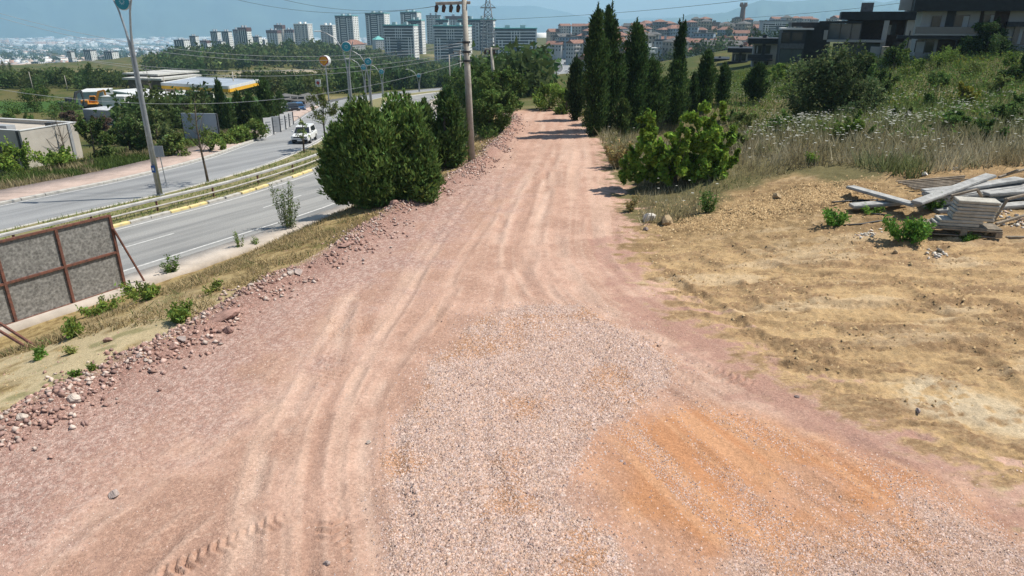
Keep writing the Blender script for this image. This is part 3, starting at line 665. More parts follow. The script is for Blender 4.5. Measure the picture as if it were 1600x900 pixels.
def cypress_crown(n, H, W, base=(.028, .05, .018), leaf=.2, seed=0, sharp=.8, z0=.1, low=.3):
    """upswept plumes round a leader, ragged outline"""
    r = random.Random(seed); pl = [((0, 0, H * .35), (0, 0, H), W * .2)]; m = 60
    for i in range(m):
        t = (i + r.random()) / m * .9; a = r.random() * 6.283; pr = (.6 + .4 * t / low) if t < low else ((1 - t) / (1 - low)) ** sharp
        R1 = W * .46 * pr * math.sqrt(r.uniform(.15, 1.2)); L = H * r.uniform(.13, .24) * (1.15 - .45 * t); zz = z0 + t * (H - z0) * .93
        pl.append(((math.cos(a) * R1 * .25, math.sin(a) * R1 * .25, max(zz - L * .25, .05)), (math.cos(a) * R1, math.sin(a) * R1, min(zz + L * .85, H * .99)), W * .2 * r.uniform(.7, 1.25) * (.5 + .5 * pr)))
    P, D, K = [], [], []; per = int(n * 1.5) // len(pl)
    for a_, b_, wd in pl:
        a_, b_ = np.array(a_), np.array(b_); t = rng.uniform(0, 1, per) ** .85; c = a_ + (b_ - a_) * t[:, None]; w_ = wd * np.sqrt(np.clip(np.sin(math.pi * np.clip(.12 + .88 * t, 0, 1)), 0, 1)) * np.where(t > .75, (1.02 - t) / .27, 1)
        q = rng.normal(size=(per, 3)); q[:, 2] *= .6; P.append(c + q * (w_ * .55)[:, None]); d = q * .5; d[:, 2] += .9; D.append(d + (b_ - a_) / np.linalg.norm(b_ - a_) * .6); K.append(np.full(per, r.uniform(.7, 1.35)))
    P = np.concatenate(P); P[:, 2] = np.maximum(P[:, 2], .03); D = np.concatenate(D); K = np.concatenate(K)
    lc = leafcols(len(P), base, .3, .18) * K[:, None]; lc[rng.uniform(0, 1, len(P)) < .14] *= 1.7
    return leaves(P, leaf, D, .36, lc, .5, 0.0)
def grass(P, h, base, var=.3, lean=.35, wid=.05, seg=1):
    """upright blades standing on points P"""
    n = len(P); a = rng.uniform(0, 6.2832, n); hh = np.asarray(h) * rng.uniform(.45, 1.3, n)
    s = np.stack([np.cos(a), np.sin(a), np.zeros(n)], 1) * (wid * hh * rng.uniform(.6, 1.4, n))[:, None]
    tip = P + np.stack([rng.normal(0, lean, n) * hh, rng.normal(0, lean, n) * hh, hh], 1)
    v = np.empty((n, 3, 3)); v[:, 0] = P - s; v[:, 1] = P + s; v[:, 2] = tip
    c = leafcols(n, base, var, .15) if not isinstance(base, np.ndarray) else base
    return v.reshape(-1, 3), np.arange(n * 3).reshape(n, 3), np.repeat(c, 3, axis=0)
# ---------------------------------------------------------------- stones
def stones(P, size, cols, flat=.65, sink=.25):
    """many small angular stones in one mesh"""
    n = len(P); base = np.array([(1, 0, 0), (0, 1, 0), (-1, 0, 0), (0, -1, 0), (0, 0, 1), (0, 0, -1)], float)
    F8 = np.array([(0, 1, 4), (1, 2, 4), (2, 3, 4), (3, 0, 4), (1, 0, 5), (2, 1, 5), (3, 2, 5), (0, 3, 5)])
    s = np.asarray(size) * np.ones(n)
    v = base[None] * (1 + rng.normal(0, .28, (n, 6, 1))) + rng.normal(0, .2, (n, 6, 3))
    v[:, :, 2] *= flat * rng.uniform(.7, 1.3, (n, 1))
    q = rng.normal(size=(n, 3)) * .45; a = rng.uniform(0, 6.28, n); ca, sa = np.cos(a)[:, None], np.sin(a)[:, None]
    x = v[:, :, 0] * ca - v[:, :, 1] * sa; y = v[:, :, 0] * sa + v[:, :, 1] * ca
    z = v[:, :, 2] + x * q[:, :1] * .5 + y * q[:, 1:2] * .5
    v = np.stack([x, y, z], 2) * (s * .5)[:, None, None] + P[:, None, :]; v[:, :, 2] += (s * .5 * flat * (1 - 2 * sink))[:, None]
    f = (np.arange(n)[:, None, None] * 6 + F8[None]).reshape(-1, 3)
    return v.reshape(-1, 3), f, np.repeat(cols, 6, axis=0)
def chips(P, size, cols, tall=1.0):
    """small angular stone chips: four faces each, seated in the ground"""
    n = len(P); s = np.asarray(size) * np.ones(n) * .5; a = rng.uniform(0, 6.28, n); v = np.empty((n, 5, 3))
    for i in range(4):
        q = a + i * 1.571 + rng.uniform(-.35, .35, n); r = s * rng.uniform(.65, 1.35, n); v[:, i, 0] = np.cos(q) * r; v[:, i, 1] = np.sin(q) * r; v[:, i, 2] = -s * .25 + rng.normal(0, .12, n) * s
    v[:, 4, 0] = rng.normal(0, .4, n) * s; v[:, 4, 1] = rng.normal(0, .4, n) * s; v[:, 4, 2] = s * rng.uniform(.45, 1.15, n) * tall
    f = (np.arange(n)[:, None, None] * 5 + np.array([(0, 1, 4), (1, 2, 4), (2, 3, 4), (3, 0, 4)])).reshape(-1, 3)
    return (v + P[:, None]).reshape(-1, 3), f, np.repeat(cols, 5, axis=0)
def rock_mesh(seed, flat=.7, sub=2, ang=.35):
    bm = bmesh.new(); bmesh.ops.create_icosphere(bm, subdivisions=sub, radius=.5); r = random.Random(seed)
    pl = [(Vector((r.uniform(-1, 1), r.uniform(-1, 1), r.uniform(-1, 1))).normalized(), r.uniform(.2, .4)) for _ in range(11)]
    for v in bm.verts:
        for nrm, d in pl:
            k = v.co.dot(nrm)
            if k > d: v.co -= nrm * (k - d)
        v.co += Vector((r.uniform(-1, 1), r.uniform(-1, 1), r.uniform(-1, 1))) * .02; v.co.z *= flat
    me = bpy.data.meshes.new('rock'); bm.to_mesh(me); bm.free(); return me
# ---------------------------------------------------------------- loose stone: gravel heap, rubble, scattered bits
STONE = MV('crushed_stone', rough=.9, spec=.2, fine=.2, fscale=40.0)
def scatter_poly(n, poly, soft=.3, jit=.45, tail=0.0):
    p = np.array(poly); lo, hi = p.min(0) - soft, p.max(0) + soft; x = rng.uniform(lo[0], hi[0], n); y = rng.uniform(max(lo[1], 5.5), hi[1], n)
    n1 = fbm(x * .8, y * .8, 5, 61); n2 = fbm(x * 4, y * 4, 4, 62); d = polysd(x, y, poly) + ((n1 - .5) * 1.6 + (n2 - .5) * .5) * jit
    k = d < np.where(rng.uniform(0, 1, n) < .12, np.abs(rng.normal(0, 1, n)) * tail, rng.uniform(-soft, soft * .3, n)); k &= (np.abs(x) < y * 1.05 + 3)
    return x[k], y[k], d[k]
def gcols(n, pal, var=.18):
    pal = np.array(pal); return np.clip(pal[rng.integers(0, len(pal), n)] * rng.uniform(1 - var, 1 + var, (n, 1)), .01, .85)
PALC = [(.34, .23, .115), (.40, .28, .145), (.46, .33, .18), (.28, .185, .095), (.50, .39, .24)]
PALG = [(.58, .45, .39), (.50, .385, .34), (.50, .35, .285), (.44, .30, .24), (.57, .43, .36), (.47, .31, .225), (.34, .23, .19), (.50, .385, .335), (.48, .33, .245), (.25, .175, .16), (.46, .365, .34), (.36, .24, .185)]
PALR = [(.40, .25, .20), (.33, .20, .165), (.47, .33, .28), (.28, .18, .155), (.52, .42, .36)]
CHIPPED = ('gravel', 'gravel_patch', 'loose_chippings', 'rubble', 'road_chippings', 'soil_clods', 'clod_rows', 'dug_soil', 'bank_pebbles')
def pieces(x, y, s, pal, nm, kindname, parent=None, var=.18, flat=.65):
    P = np.stack([x, y, TZs(x, y)], 1); v, f, c = (chips(P, s, gcols(len(x), pal, var), .95 if pal[0] in PALC else 1.0) if nm in CHIPPED else stones(P, s, gcols(len(x), pal, var), flat))
    return link(nm, mesh_np(nm, v, f, c), STONE, kind='stuff', label=kindname)
x, y, d = scatter_poly(290000, GRAV1, .4, .5, .6)
keep = (fbm(x * .9 + 7, y * .9, 4, 77) > .33 + .2 * rng.uniform(-1, 1, len(x))); x, y, d = x[keep], y[keep], d[keep]
pieces(x, y, .017 + .043 * rng.uniform(0, 1, len(x)) ** 1.6 + .045 * (rng.uniform(0, 1, len(x)) < .03), PALG, 'gravel', 'pinkish crushed stone spread in a tongue down the middle of the dirt road')
x, y, d = scatter_poly(80000, GRAV2, 1.2, .9, 1.2)
pieces(x, y, .012 + .045 * rng.uniform(0, 1, len(x)) ** 1.8, PALG, 'gravel_patch', 'loose crushed stone at the lower right corner over orange soil')
x, y, d = scatter_poly(100000, ORANGE, .8); k = fbm(pdist(x, y, TRK_B)[0] * 1.5, pdist(x, y, TRK_B)[1] * .3, 4, 92) > .54 + .05 * rng.normal(0, 1, len(x)); x, y = x[k], y[k]
pieces(x, y, rng.uniform(.012, .045, len(x)), PALG, 'loose_chippings', 'stone chippings strewn over the orange soil')
BN = BERM[(BERM[:, 1] > 4) & (BERM[:, 1] < 66)]
# rubble spilled along the left side of the road
n = 60000; ii = rng.integers(0, len(BN) - 1, n); off = np.abs(rng.normal(0, 1, n)) ** 1.1 * 2.4 - .5; t = rng.uniform(0, 1, n)
bx = BN[ii] + (BN[ii + 1] - BN[ii]) * t[:, None]; tg = BN[ii + 1] - BN[ii]; tg /= np.linalg.norm(tg, axis=1)[:, None]
x = bx[:, 0] + tg[:, 1] * off; y = bx[:, 1] - tg[:, 0] * off; k = (y > 5.5) & (y < 62) & (np.abs(x) < y * 1.05 + 3) & (rng.uniform(0, 1, n) < np.clip(1.5 - y / 45, .25, 1)); x, y, off = x[k], y[k], off[k]
pieces(x, y, rng.uniform(.012, .042, len(x)) * (1 + 1.2 * np.exp(-(off / .5) ** 2) * rng.uniform(0, 1, len(x)) ** 2), PALR, 'rubble', 'reddish broken stone along the left edge of the dirt road', var=.25)
n = 7500; ii = rng.integers(0, len(BN) - 1, n); off = rng.normal(.1, .42, n); bx = BN[ii]; tg = BN[ii + 1] - BN[ii]; tg /= np.linalg.norm(tg, axis=1)[:, None]
x = bx[:, 0] + tg[:, 1] * off + rng.uniform(-.7, .7, n); y = bx[:, 1] - tg[:, 0] * off + rng.uniform(-.7, .7, n); k = (y > 5.5) & (y < 64) & (fbm(x * .7, y * .7, 3, 96) > .43 + .05 * rng.normal(0, 1, n)); x, y = x[k], y[k]
pieces(x, y, rng.uniform(.04, .16, len(x)), PALR, 'bank_rubble', 'rough reddish stones heaped in the low bank beside the road', var=.28, flat=.75)
n = 9000; ii = rng.integers(0, len(BN) - 1, n); off = -rng.uniform(.3, 6, n); bx = BN[ii]; tg = BN[ii + 1] - BN[ii]; tg /= np.linalg.norm(tg, axis=1)[:, None]; x = bx[:, 0] + tg[:, 1] * off + rng.uniform(-.7, .7, n); y = bx[:, 1] - tg[:, 0] * off + rng.uniform(-.7, .7, n); k = (y > 6) & (y < 45); x, y = x[k], y[k]
pieces(x, y, .012 + .07 * rng.uniform(0, 1, len(x)) ** 3, PALC + PALR[:2], 'bank_pebbles', 'small stones scattered over the sandy bank')
# bits lying about on road and lot
n = 36000; x = rng.uniform(-12, 24, n); y = 5.5 + 45 * rng.uniform(0, 1, n) ** 1.7; k = (np.abs(x) < y * 1.0 + 2); x, y = x[k], y[k]
sdr = polysd(x, y, ROADPOLY); bb = pdist(x, y, BERMC)[0]; cl = fbm(x * .7, y * .7, 4, 95)
k = (sdr < -.2) & (cl > .5); pieces(x[k], y[k], rng.uniform(.012, .04, k.sum()), PALR + PALG[:3], 'road_chippings', 'small stones scattered on the dirt road')
k = (sdr > -.5) & (bb < 0) & (cl > .5) & (y < 32)
pieces(x[k], y[k], .015 + .09 * rng.uniform(0, 1, k.sum()) ** 2.5, PALC, 'soil_clods', 'brown clods of soil on the graded yellow lot')
n = 26000; x = rng.uniform(2, 26, n); y = rng.uniform(13, 31, n); yl = LOTN(x, y); k = (yl > .51 + .03 * rng.normal(0, 1, n)) & (polysd(x, y, ROADPOLY) > .5); x, y = x[k], y[k]
pieces(x, y, .02 + .11 * rng.uniform(0, 1, len(x)) ** 2.2, PALC[:4], 'clod_rows', 'dark clods left in rows by grading of the yellow lot')
# rows of dug soil between lot and grass
n = 9000; t = rng.uniform(0, 1, n); a_, b_ = PZ(1080, 350, .2), PZ(1330, 305, .9); x = a_[0] + (b_[0] - a_[0]) * t + rng.normal(0, .9, n); y = a_[1] + (b_[1] - a_[1]) * t + rng.normal(0, .7, n)
pieces(x, y, rng.uniform(.03, .12, n), PALC[0:4], 'dug_soil', 'loose dug soil heaped along the edge of the tall grass')

# stones one can pick out singly
RK = [rock_mesh(i, .62 + .05 * (i % 4)) for i in range(8)]
RKM = {'red': M('rock_red', (.36, .22, .18), .9, .25, 5, bump=.5, bscale=9), 'pale': M('rock_pale', (.56, .47, .40), .9, .2, 5, bump=.5, bscale=9), 'tan': M('rock_tan', (.42, .31, .18), .9, .22, 4, bump=.5, bscale=9), 'grey': M('rock_grey', (.40, .32, .285), .9, .2, 5, bump=.5, bscale=9), 'white': M('rock_white', (.68, .63, .56), .9, .12, 5, bump=.4, bscale=9)}
RKD = {}
def rock(px, py, wpx, m, label=None, group=None, k=None, asp=.7, hs=1.0, rz=None, name='stone'):
    p = G(px, py); sz = wpx * SCALE(p); k = random.randrange(8) if k is None else k
    key = (k, m)
    if key not in RKD: RKD[key] = RK[k].copy(); RKD[key].materials.append(RKM[m])
    o = link(name, RKD[key], label=label or 'reddish stone lying on the rubble bank along the road', cat='stone', group=group, loc=p + [0, 0, sz * .17 * hs], rz=random.random() * 6.28 if rz is None else rz)
    o.scale = (sz * 1.1, sz * 1.1 * asp, sz * 1.0 * hs); return o
for a in [(117, 628, 26, 'pale', 'pale flat stone on the rubble bank left of the dirt road, near the frame edge'), (36, 655, 22, 'pale', 'pale blocky stone at the far left end of the rubble bank'), (207, 546, 17, 'tan', 'round ochre stone lying alone on the sandy bank near the hoarding'),
          (178, 773, 34, 'grey', 'flat grey stone lying alone on the near left part of the road'), (284, 530, 30, 'grey', 'flat grey slab of stone on the bank below the long concrete-like block'), (272, 543, 17, 'red', 'round reddish stone beside the flat grey slab on the bank'),
          (350, 495, 78, 'red', 'long reddish slab of rock leaning along the rubble bank'), (357, 518, 24, 'red', 'upright reddish boulder in front of the long slab on the bank'), (465, 427, 24, 'grey', 'large greyish boulder topping the rubble bank halfway along'),
          (455, 428, 18, 'pale', 'pale boulder beside the larger greyish boulder on the bank'), (540, 384, 44, 'red', 'long dark red rock slab in the bank before the large evergreen'), (615, 321, 20, 'red', 'square reddish block at the foot of the large evergreen'),
          (652, 303, 24, 'red', 'dark reddish block half under the large evergreen'), (511, 882, 15, 'grey', 'small grey stone in the tyre tracks at the bottom of the picture'), (577, 690, 10, 'pale', 'small pale stone alone beside the edge of the gravel'),
          (1432, 648, 13, 'grey', 'small grey stone on the pale patch of the yellow lot'), (1245, 672 - 52, 9, 'grey', 'small stone at the reddish edge of the yellow lot'), (160, 575, 13, 'pale', 'small pale stone at the edge of sandy bank and rubble'), (170, 533, 16, 'red', 'flat dark red stone lying on the sandy bank')]:
    rock(*a, asp=.32 if a[2] > 40 else .5 if a[2] > 28 else .75, hs=.3 if a[2] > 40 else .5 if a[2] > 28 else .9, rz=.95 if a[2] > 40 else None)
rock(1012, 345, 27, 'white', 'whitish boulder at the grass edge beside the road', k=3); rock(1043, 349, 34, 'tan', 'ochre boulder touching the whitish one at the grass edge', k=5)
rock(1214, 309, 20, 'tan', 'ochre boulder at the foot of the tall grass'); rock(1445, 275, 14, 'white', 'white stone in the grass behind the concrete beams'); rock(1492, 264, 11, 'white', 'upright small white stone in grass above the beams')
rock(1399, 396, 13, 'tan', 'small ochre stone on the lot before the weed clump'); rock(1540, 367, 16, 'tan', 'small orange-brown stone beside the pallet'); rock(1010, 360, 12, 'grey', 'grey stone below the two boulders at the grass edge')
def ordn(k): return '%d%s' % (k, 'th' if k % 100 in (11, 12, 13) else {1: 'st', 2: 'nd', 3: 'rd'}.get(k % 10, 'th'))
bst = sorted([j for j in (random.randrange(len(BN) - 1) for _ in range(80)) if 9 < BN[j][1] < 60], key=lambda j: BN[j][1]); cntr = {}
for j in bst:
    q = BN[j]
    t = BN[j + 1] - q; t /= np.linalg.norm(t); o_ = random.gauss(.05, .35); x = q[0] + t[1] * o_; y = q[1] - t[0] * o_; sz = random.uniform(.14, .3); k = random.randrange(8)
    m = random.choice(['red', 'red', 'red', 'grey', 'pale']); key = (k, m)
    if key not in RKD: RKD[key] = RK[k].copy(); RKD[key].materials.append(RKM[m])
    ob = link('stone', RKD[key], label='%s stone in the rubble bank, %s of its colour from the near end' % ({'red': 'reddish', 'grey': 'greyish', 'pale': 'pale'}[m], ordn(cntr.setdefault(m, 0) + 1)), cat='stone', group='%s stones of the rubble bank' % m, loc=(x, y, TZ(x, y) + sz * .12), rz=random.random() * 6)
    cntr[m] += 1; ob.scale = (sz, sz * random.uniform(.6, .9), sz * random.uniform(.7, 1.1))

# ---------------------------------------------------------------- grass and weeds
GR = MV('grass_blade', rough=.7, spec=.2, fine=0, trans=.3)
def grassobj(name, label, parts):
    V, Fq, Cc = joinv(parts); link(name, mesh_np(name, V, Fq, Cc), GR, kind='stuff', label=label)
# tall dry grass on the right hillside, greener higher up
FIELD = PXL([(955, 262), (985, 262), (1000, 345), (1090, 340), (1130, 312), (1240, 300), (1300, 298)], 0.2) + [tuple(PZ(1420, 285, 1.3)[:2]), tuple(PZ(1500, 268, 1.6)[:2]), tuple(PZ(1700, 255, 1.7)[:2]), (95, 45), (95, 85), (62, 100), (40, 120), (14, 118), (9, 72), (5.6, 62), (6.2, 50)]
def field_pts(n, pw=1.0):
    y = 24 + 92 * rng.uniform(0, 1, n) ** (1.9 * pw); x = rng.uniform(4, 95, n) * np.clip(y / 60, .35, 1.0); k = polysd(x, y, FIELD) < -.1
    return x[k], y[k]
x, y = field_pts(190000); hgt = np.clip((y - 24) / 40, 0, 1); nz = fbm(x * .35, y * .35, 4, 33); px_, py_ = PROJ(np.stack([x, y, TZs(x, y)]))
gm = np.clip(ss(240, 160, py_ + (nz - .5) * 150), 0, 1)
dry = np.array((.44, .39, .26)); grn = np.array((.13, .195, .05)); brn = np.array((.25, .21, .12))
c = dry + (brn - dry) * ss(.4, .6, fbm(x * 1.2, y * 1.2, 3, 34))[:, None]; c = c + (grn - c) * np.clip(gm * 1.05 * (.45 + .7 * ss(.35, .55, nz)) + ss(.62, .72, nz) * .6, 0, 1)[:, None]; c *= rng.uniform(.6, 1.4, (len(x), 1))
grassobj('tall_grass', 'tall dry and green grass covering the hillside right of the road', [grass(np.stack([x, y, TZs(x, y) - .03], 1), (.62 + .25 * nz) * (.45 + .55 * ss(3.0, 7.0, np.hypot(x - 8.2, y - 32.5))), c, lean=.38, wid=.035)])
x, y = field_pts(150000, .85); nz = fbm(x * .35, y * .35, 4, 33); cl = fbm(x * .25, y * .25, 3, 133); z = TZs(x, y); px_, py_ = PROJ(np.stack([x, y, z]))
k = (py_ < 196 + (nz - .5) * 140) & (rng.uniform(0, 1, len(x)) < ss(.36, .56, cl) + .1); x, y, z, cl = x[k], y[k], z[k], cl[k]
P = np.stack([x, y, z + rng.uniform(.05, .85, len(x)) * (.4 + cl)], 1); lc = leafcols(len(P), (.075, .115, .03), .4, .28); q = fbm(x * .2, y * .2, 3, 134) > .58; lc[q] *= [1.35, 1.1, .8]
v, f, cc = leaves(P, .2, None, .5, lc); link('ground_cover', mesh_np('ground_cover', v, f, cc), LEAF, kind='stuff', label='low green brambles and herbs over the upper hillside')
x, y = field_pts(60000, .75); px_, py_ = PROJ(np.stack([x, y, TZs(x, y)])); nz = fbm(x * .3, y * .3, 3, 44)
k = (rng.uniform(0, 1, len(x)) < np.exp(-((py_ - 192 - (px_ - 1400) * .02) / 38) ** 2) * ss(1080, 1260, px_) * ss(.42, .6, nz) * 1.1 + .02); x, y = x[k], y[k]; n = len(x)
P = np.stack([x, y, TZs(x, y) + rng.uniform(.55, .95, n)], 1); a = rng.uniform(.025, .08, n); v = np.stack([P + np.stack([a * sx, a * sy, a * 0], 1) for sx, sy in ((-1, -.6), (1, -.8), (.9, .9), (-.8, 1))], 1).reshape(-1, 3)
link('white_flowers', mesh_np('white_flowers', v, np.arange(n * 4).reshape(n, 4), np.repeat(np.clip(np.array((.72, .72, .66)) * rng.uniform(.8, 1.1, (n, 1)), 0, .85), 4, 0)), GR, kind='stuff', label='white umbel flowers dotted through the hillside grass')
# left bank: straw, green tufts
def bank_pts(n, d0, d1, y0=8, y1=60):
    ii = rng.integers(0, len(BN) - 1, n); t = rng.uniform(0, 1, n)[:, None]; q = BN[ii] * (1 - t) + BN[ii + 1] * t; tg = BN[ii + 1] - BN[ii]; tg /= np.linalg.norm(tg, axis=1)[:, None]
    dd = rng.uniform(d0, d1, n); x = q[:, 0] - tg[:, 1] * dd; y = q[:, 1] + tg[:, 0] * dd; h = -pdist(x, y, HWC)[0]; k = (y > y0) & (y < y1) & (h > WALK_R + .3); return x[k], y[k], h[k]
x, y, h = bank_pts(90000, .5, 8); nz = fbm(x * .9, y * .9, 4, 36); k = (nz > .53 - .1 * ss(18, 26, y)) & ((y > 18) | (h < WALK_R + 3)); x, y, h, nz = x[k], y[k], h[k], nz[k]
c = np.where((rng.uniform(0, 1, len(x)) < .12 + .75 * ss(WALK_R + 2.8, WALK_R + .8, h) * ss(34, 26, y))[:, None], np.array((.085, .115, .03)), np.array((.40, .31, .165))) * rng.uniform(.6, 1.25, (len(x), 1))
grassobj('bank_grass', 'straw and patches of green grass on the bank above the highway', [grass(np.stack([x, y, TZs(x, y)], 1), .1 + .12 * nz, c, lean=.7, wid=.08)])
# median and verge grass
s = rng.uniform(s_of_y(15), s_of_y(120), 26000); o_ = rng.uniform(-OFF_M + .4, OFF_M - .4, 26000); P = hw_pt(s, o_, .1); k = fbm(P[:, 0] * .6, P[:, 1] * .6, 3, 37) > .4; P = P[k]
grassobj('median_grass', 'short green grass growing on the highway median', [grass(P, .2, (.09, .125, .035), .35, .5, .09)])
s = rng.uniform(s_of_y(15), s_of_y(105), 30000); o_ = WALK_L - .2 - np.abs(rng.normal(0, 3, 30000)); P = hw_pt(s, o_); P[:, 2] = TZs(P[:, 0], P[:, 1]); nz = fbm(P[:, 0] * .2, P[:, 1] * .2, 3, 38)
c = np.where((nz > .52)[:, None], np.array((.30, .25, .14)), np.array((.09, .135, .03))) * rng.uniform(.6, 1.35, (len(P), 1))
grassobj('verge_grass', 'green and straw grass behind the far pavement', [grass(P, .5, c, lean=.4, wid=.08)])
def weed(px, py, wpx, hpx, label, base=(.08, .13, .03), n=700, leaf=.1, group=None, cat='weed', name='weed_clump', stalk=True):
    p = G(px, py); k = SCALE(p); W, H = wpx * k, hpx * k; t = thing(name, label, cat, p, 0, group)
    nb = max(5, n // 70); parts = []; b = MB(); r = random.Random(int(px * 7 + py))
    for i in range(nb):
        a = r.random() * 6.28; rr = W * .5 * math.sqrt(r.random()); tip = np.array([math.cos(a) * rr, math.sin(a) * rr, H * r.uniform(.55, 1.05)]); ft = np.array([tip[0] * .3, tip[1] * .3, 0])
        tt = rng.uniform(.15, 1, n // nb)[:, None]; P = ft + (tip - ft) * tt + rng.normal(0, leaf * .55, (n // nb, 3)); P[:, 2] = np.abs(P[:, 2])
        parts.append(leaves(P, leaf, None, .42, leafcols(len(P), np.array(base) * r.uniform(.8, 1.25), .3, .2), up=.4)); b.tube([ft, (ft + tip) / 2 + [0, 0, .03], tip], [.012, .009, .003], 4)
    v, f, c = joinv(parts); link('foliage', mesh_np('weed_foliage', v, f, c), LEAF, t)
    if stalk: b.obj('stem', M('stem_green', (.10, .11, .04), .8), t)
    return t
weed(450, 362, 46, 76, 'tall feathery green shrub on the bank beside the highway', (.075, .105, .04), 1500, .11, name='feathery_shrub', cat='shrub')
weed(270, 432, 34, 34, 'dark green weed on the bank above the highway, right of the hoarding', (.06, .10, .03), 700)
weed(375, 392, 22, 32, 'thin green weed at the lip of the bank, left of feathery shrub', (.09, .13, .04), 350, .09); weed(398, 388, 20, 20, 'low green weed close to the feathery shrub', (.09, .13, .04), 300, .08)
weed(63, 558, 24, 18, 'small green weed on the sandy bank before the rusty struts', (.07, .13, .03), 260, .09); weed(110, 553, 26, 13, 'low pale weed on the sandy bank beside a smaller weed', (.14, .16, .06), 240, .08)
weed(145, 580, 20, 13, 'small weed at the sandy bank edge above the rubble', (.08, .12, .03), 200, .07); weed(118, 590, 22, 10, 'flat green weed above the rubble bank near the left edge', (.08, .13, .03), 200, .07)
weed(115, 527, 36, 26, 'grassy green tuft at the hoarding foot', (.10, .14, .035), 500, .12); weed(282, 500, 56, 26, 'grassy green clump on the bank above the long slab', (.10, .14, .035), 800, .12)
weed(230, 468, 80, 26, 'wide green grass clump near the hoarding end', (.10, .14, .035), 1000, .13); weed(160, 488, 70, 22, 'green grass clump along the foot of the hoarding', (.095, .14, .035), 800, .13)
weed(335, 455, 40, 16, 'short green grass tuft on the straw bank', (.10, .13, .035), 350, .1); weed(645, 308, 40, 24, 'small green bush beside the reddish block', (.07, .13, .03), 600, .12)
weed(1305, 352, 44, 22, 'bright green weed clump on the lot left of the beams', (.07, .15, .03), 900, .12); weed(1412, 378, 74, 34, 'large bright green weed clump before the concrete beams', (.07, .15, .03), 1800, .12)
weed(1455, 328, 36, 22, 'dark green weed growing against the concrete beams', (.05, .10, .025), 700, .11); weed(1510, 375, 34, 10, 'low green weed under the pallet edge', (.07, .14, .03), 350, .1); weed(1360, 333, 34, 10, 'low weed under the end of the crossed beam', (.08, .14, .03), 300, .1)
weed(1105, 330, 30, 34, 'green weed in the dry grass behind the ochre boulder', (.08, .13, .04), 600, .12); weed(1268, 255, 22, 16, 'bright green weed in the white-flowered grass', (.11, .18, .03), 400, .12); weed(985, 330, 30, 24, 'dry grass tuft at the road edge above the boulders', (.17, .145, .08), 500, .1)
weed(965, 262, 50, 44, 'tall straw-coloured grass tuft at the road edge below the cypresses', (.19, .16, .09), 1600, .16)

# ---------------------------------------------------------------- trees by the dirt road
def place(px, py): return G(px, py)
def bushtree(px, py, wpx, top, label, name='broadleaf_tree', cat='tree', n=9000, nb=26, leaf=.13, base=(.045, .075, .02), seed=1, stem=.12, z0f=.04, group=None, taper=.45, p=None, br=10):
    p = place(px, py) if p is None else p; W = wpx * SCALE(p) * 1.22; H = ZTOP(p, top) - p[2]
    return tree(name, label, cat, p, crown_blobs(n, W, H, z0f * H, nb, leaf, base, seed=seed, taper=taper), trunk_mb(H * .75, stem, seed, br, .5, start=.12), group)
def evergreen(px, py, stems, label, base, seed, leaf=.16, n=5200):
    p = place(px, py); k = SCALE(p); parts = []; rr = random.Random(seed); b = MB(); b.tube([(0, 0, -.2), (0, 0, 1.5), (.1, 0, 3)], [.2, .15, .06], 7)
    for i, (dx, w_, top) in enumerate(stems):
        H = ZTOP(p, top) - p[2]; v, f, c = cypress_crown(n, H, w_ * k * 1.15, tuple(np.array(base) * rr.uniform(.85, 1.35)), leaf * 1.15, seed + i, .8, .02, .3); v = v + np.array([dx * k, rr.uniform(-1.1, 1.1), 0]); v[:, 0] += np.clip(v[:, 2] / H, 0, 1) * dx * k * .12; parts.append((v, f, c))
    t = thing('evergreen_tree', label, 'tree', p); V, Fq, Cc = joinv(parts); link('crown', mesh_np('evergreen_crown', V, Fq, Cc), LEAF, t); b.obj('trunk', BARK, t, smooth=True)
evergreen(598, 318, [(-64, 62, 200), (-40, 72, 152), (-12, 84, 142), (20, 84, 138), (46, 74, 152), (62, 58, 190), (-70, 56, 240), (4, 100, 200), (66, 56, 235), (-30, 100, 215), (36, 100, 210), (-52, 70, 180), (2, 90, 165), (52, 64, 172), (-24, 60, 146), (34, 60, 143)], 'large dark green feathery evergreen overhanging the highway left of the road', (.07, .112, .036), 60, .19, 3100)
evergreen(695, 264, [(-24, 52, 152), (2, 62, 133), (14, 44, 142), (-10, 66, 190), (8, 56, 185)], 'dark feathery evergreen between the large one and the power pole', (.045, .075, .026), 80, .2, 3400)
bushtree(765, 212, 76, 118, 'lighter green bushy tree right behind the power pole', n=24000, nb=44, leaf=.17, base=(.06, .095, .03), seed=5)
bushtree(560, 290, 70, 175, 'spreading leafy side of bushes hanging to the highway', name='shrub', cat='shrub', n=12000, nb=30, leaf=.15, base=(.055, .095, .028), seed=7, p=PZ(565, 305, -1.4) + [0, 1.2, 0])
bushtree(858, 171, 60, 126, 'bright green rounded bush at the far end of the dirt road', name='shrub', cat='shrub', n=6500, nb=20, leaf=.16, base=(.10, .15, .035), seed=8, taper=.3)
bushtree(885, 178, 34, 150, 'low green bush between the rounded bush and cypresses', name='shrub', cat='shrub', n=2600, nb=10, leaf=.16, base=(.07, .11, .03), seed=9)
def cyp(px, py, wpx, top, label, n=9000, seed=1, sharp=.8, base=(.028, .05, .018), low=.35, leaf=.2):
    p = place(px, py); W = wpx * SCALE(p); H = ZTOP(p, top) - p[2]
    v, f, c = cypress_crown(n, H, W, base, leaf, seed, sharp, low=low); b = MB(); b.tube([(0, 0, -.1), (0, 0, H * .5), (0, 0, H * .9)], [.16, .1, .02], 6)
    t = thing('cypress_tree', label, 'tree', p, 0, 'cypresses along the right side of the road'); link('crown', mesh_np('cypress_crown', v, f, c), LEAF, t); b.obj('trunk', BARK, t); return t
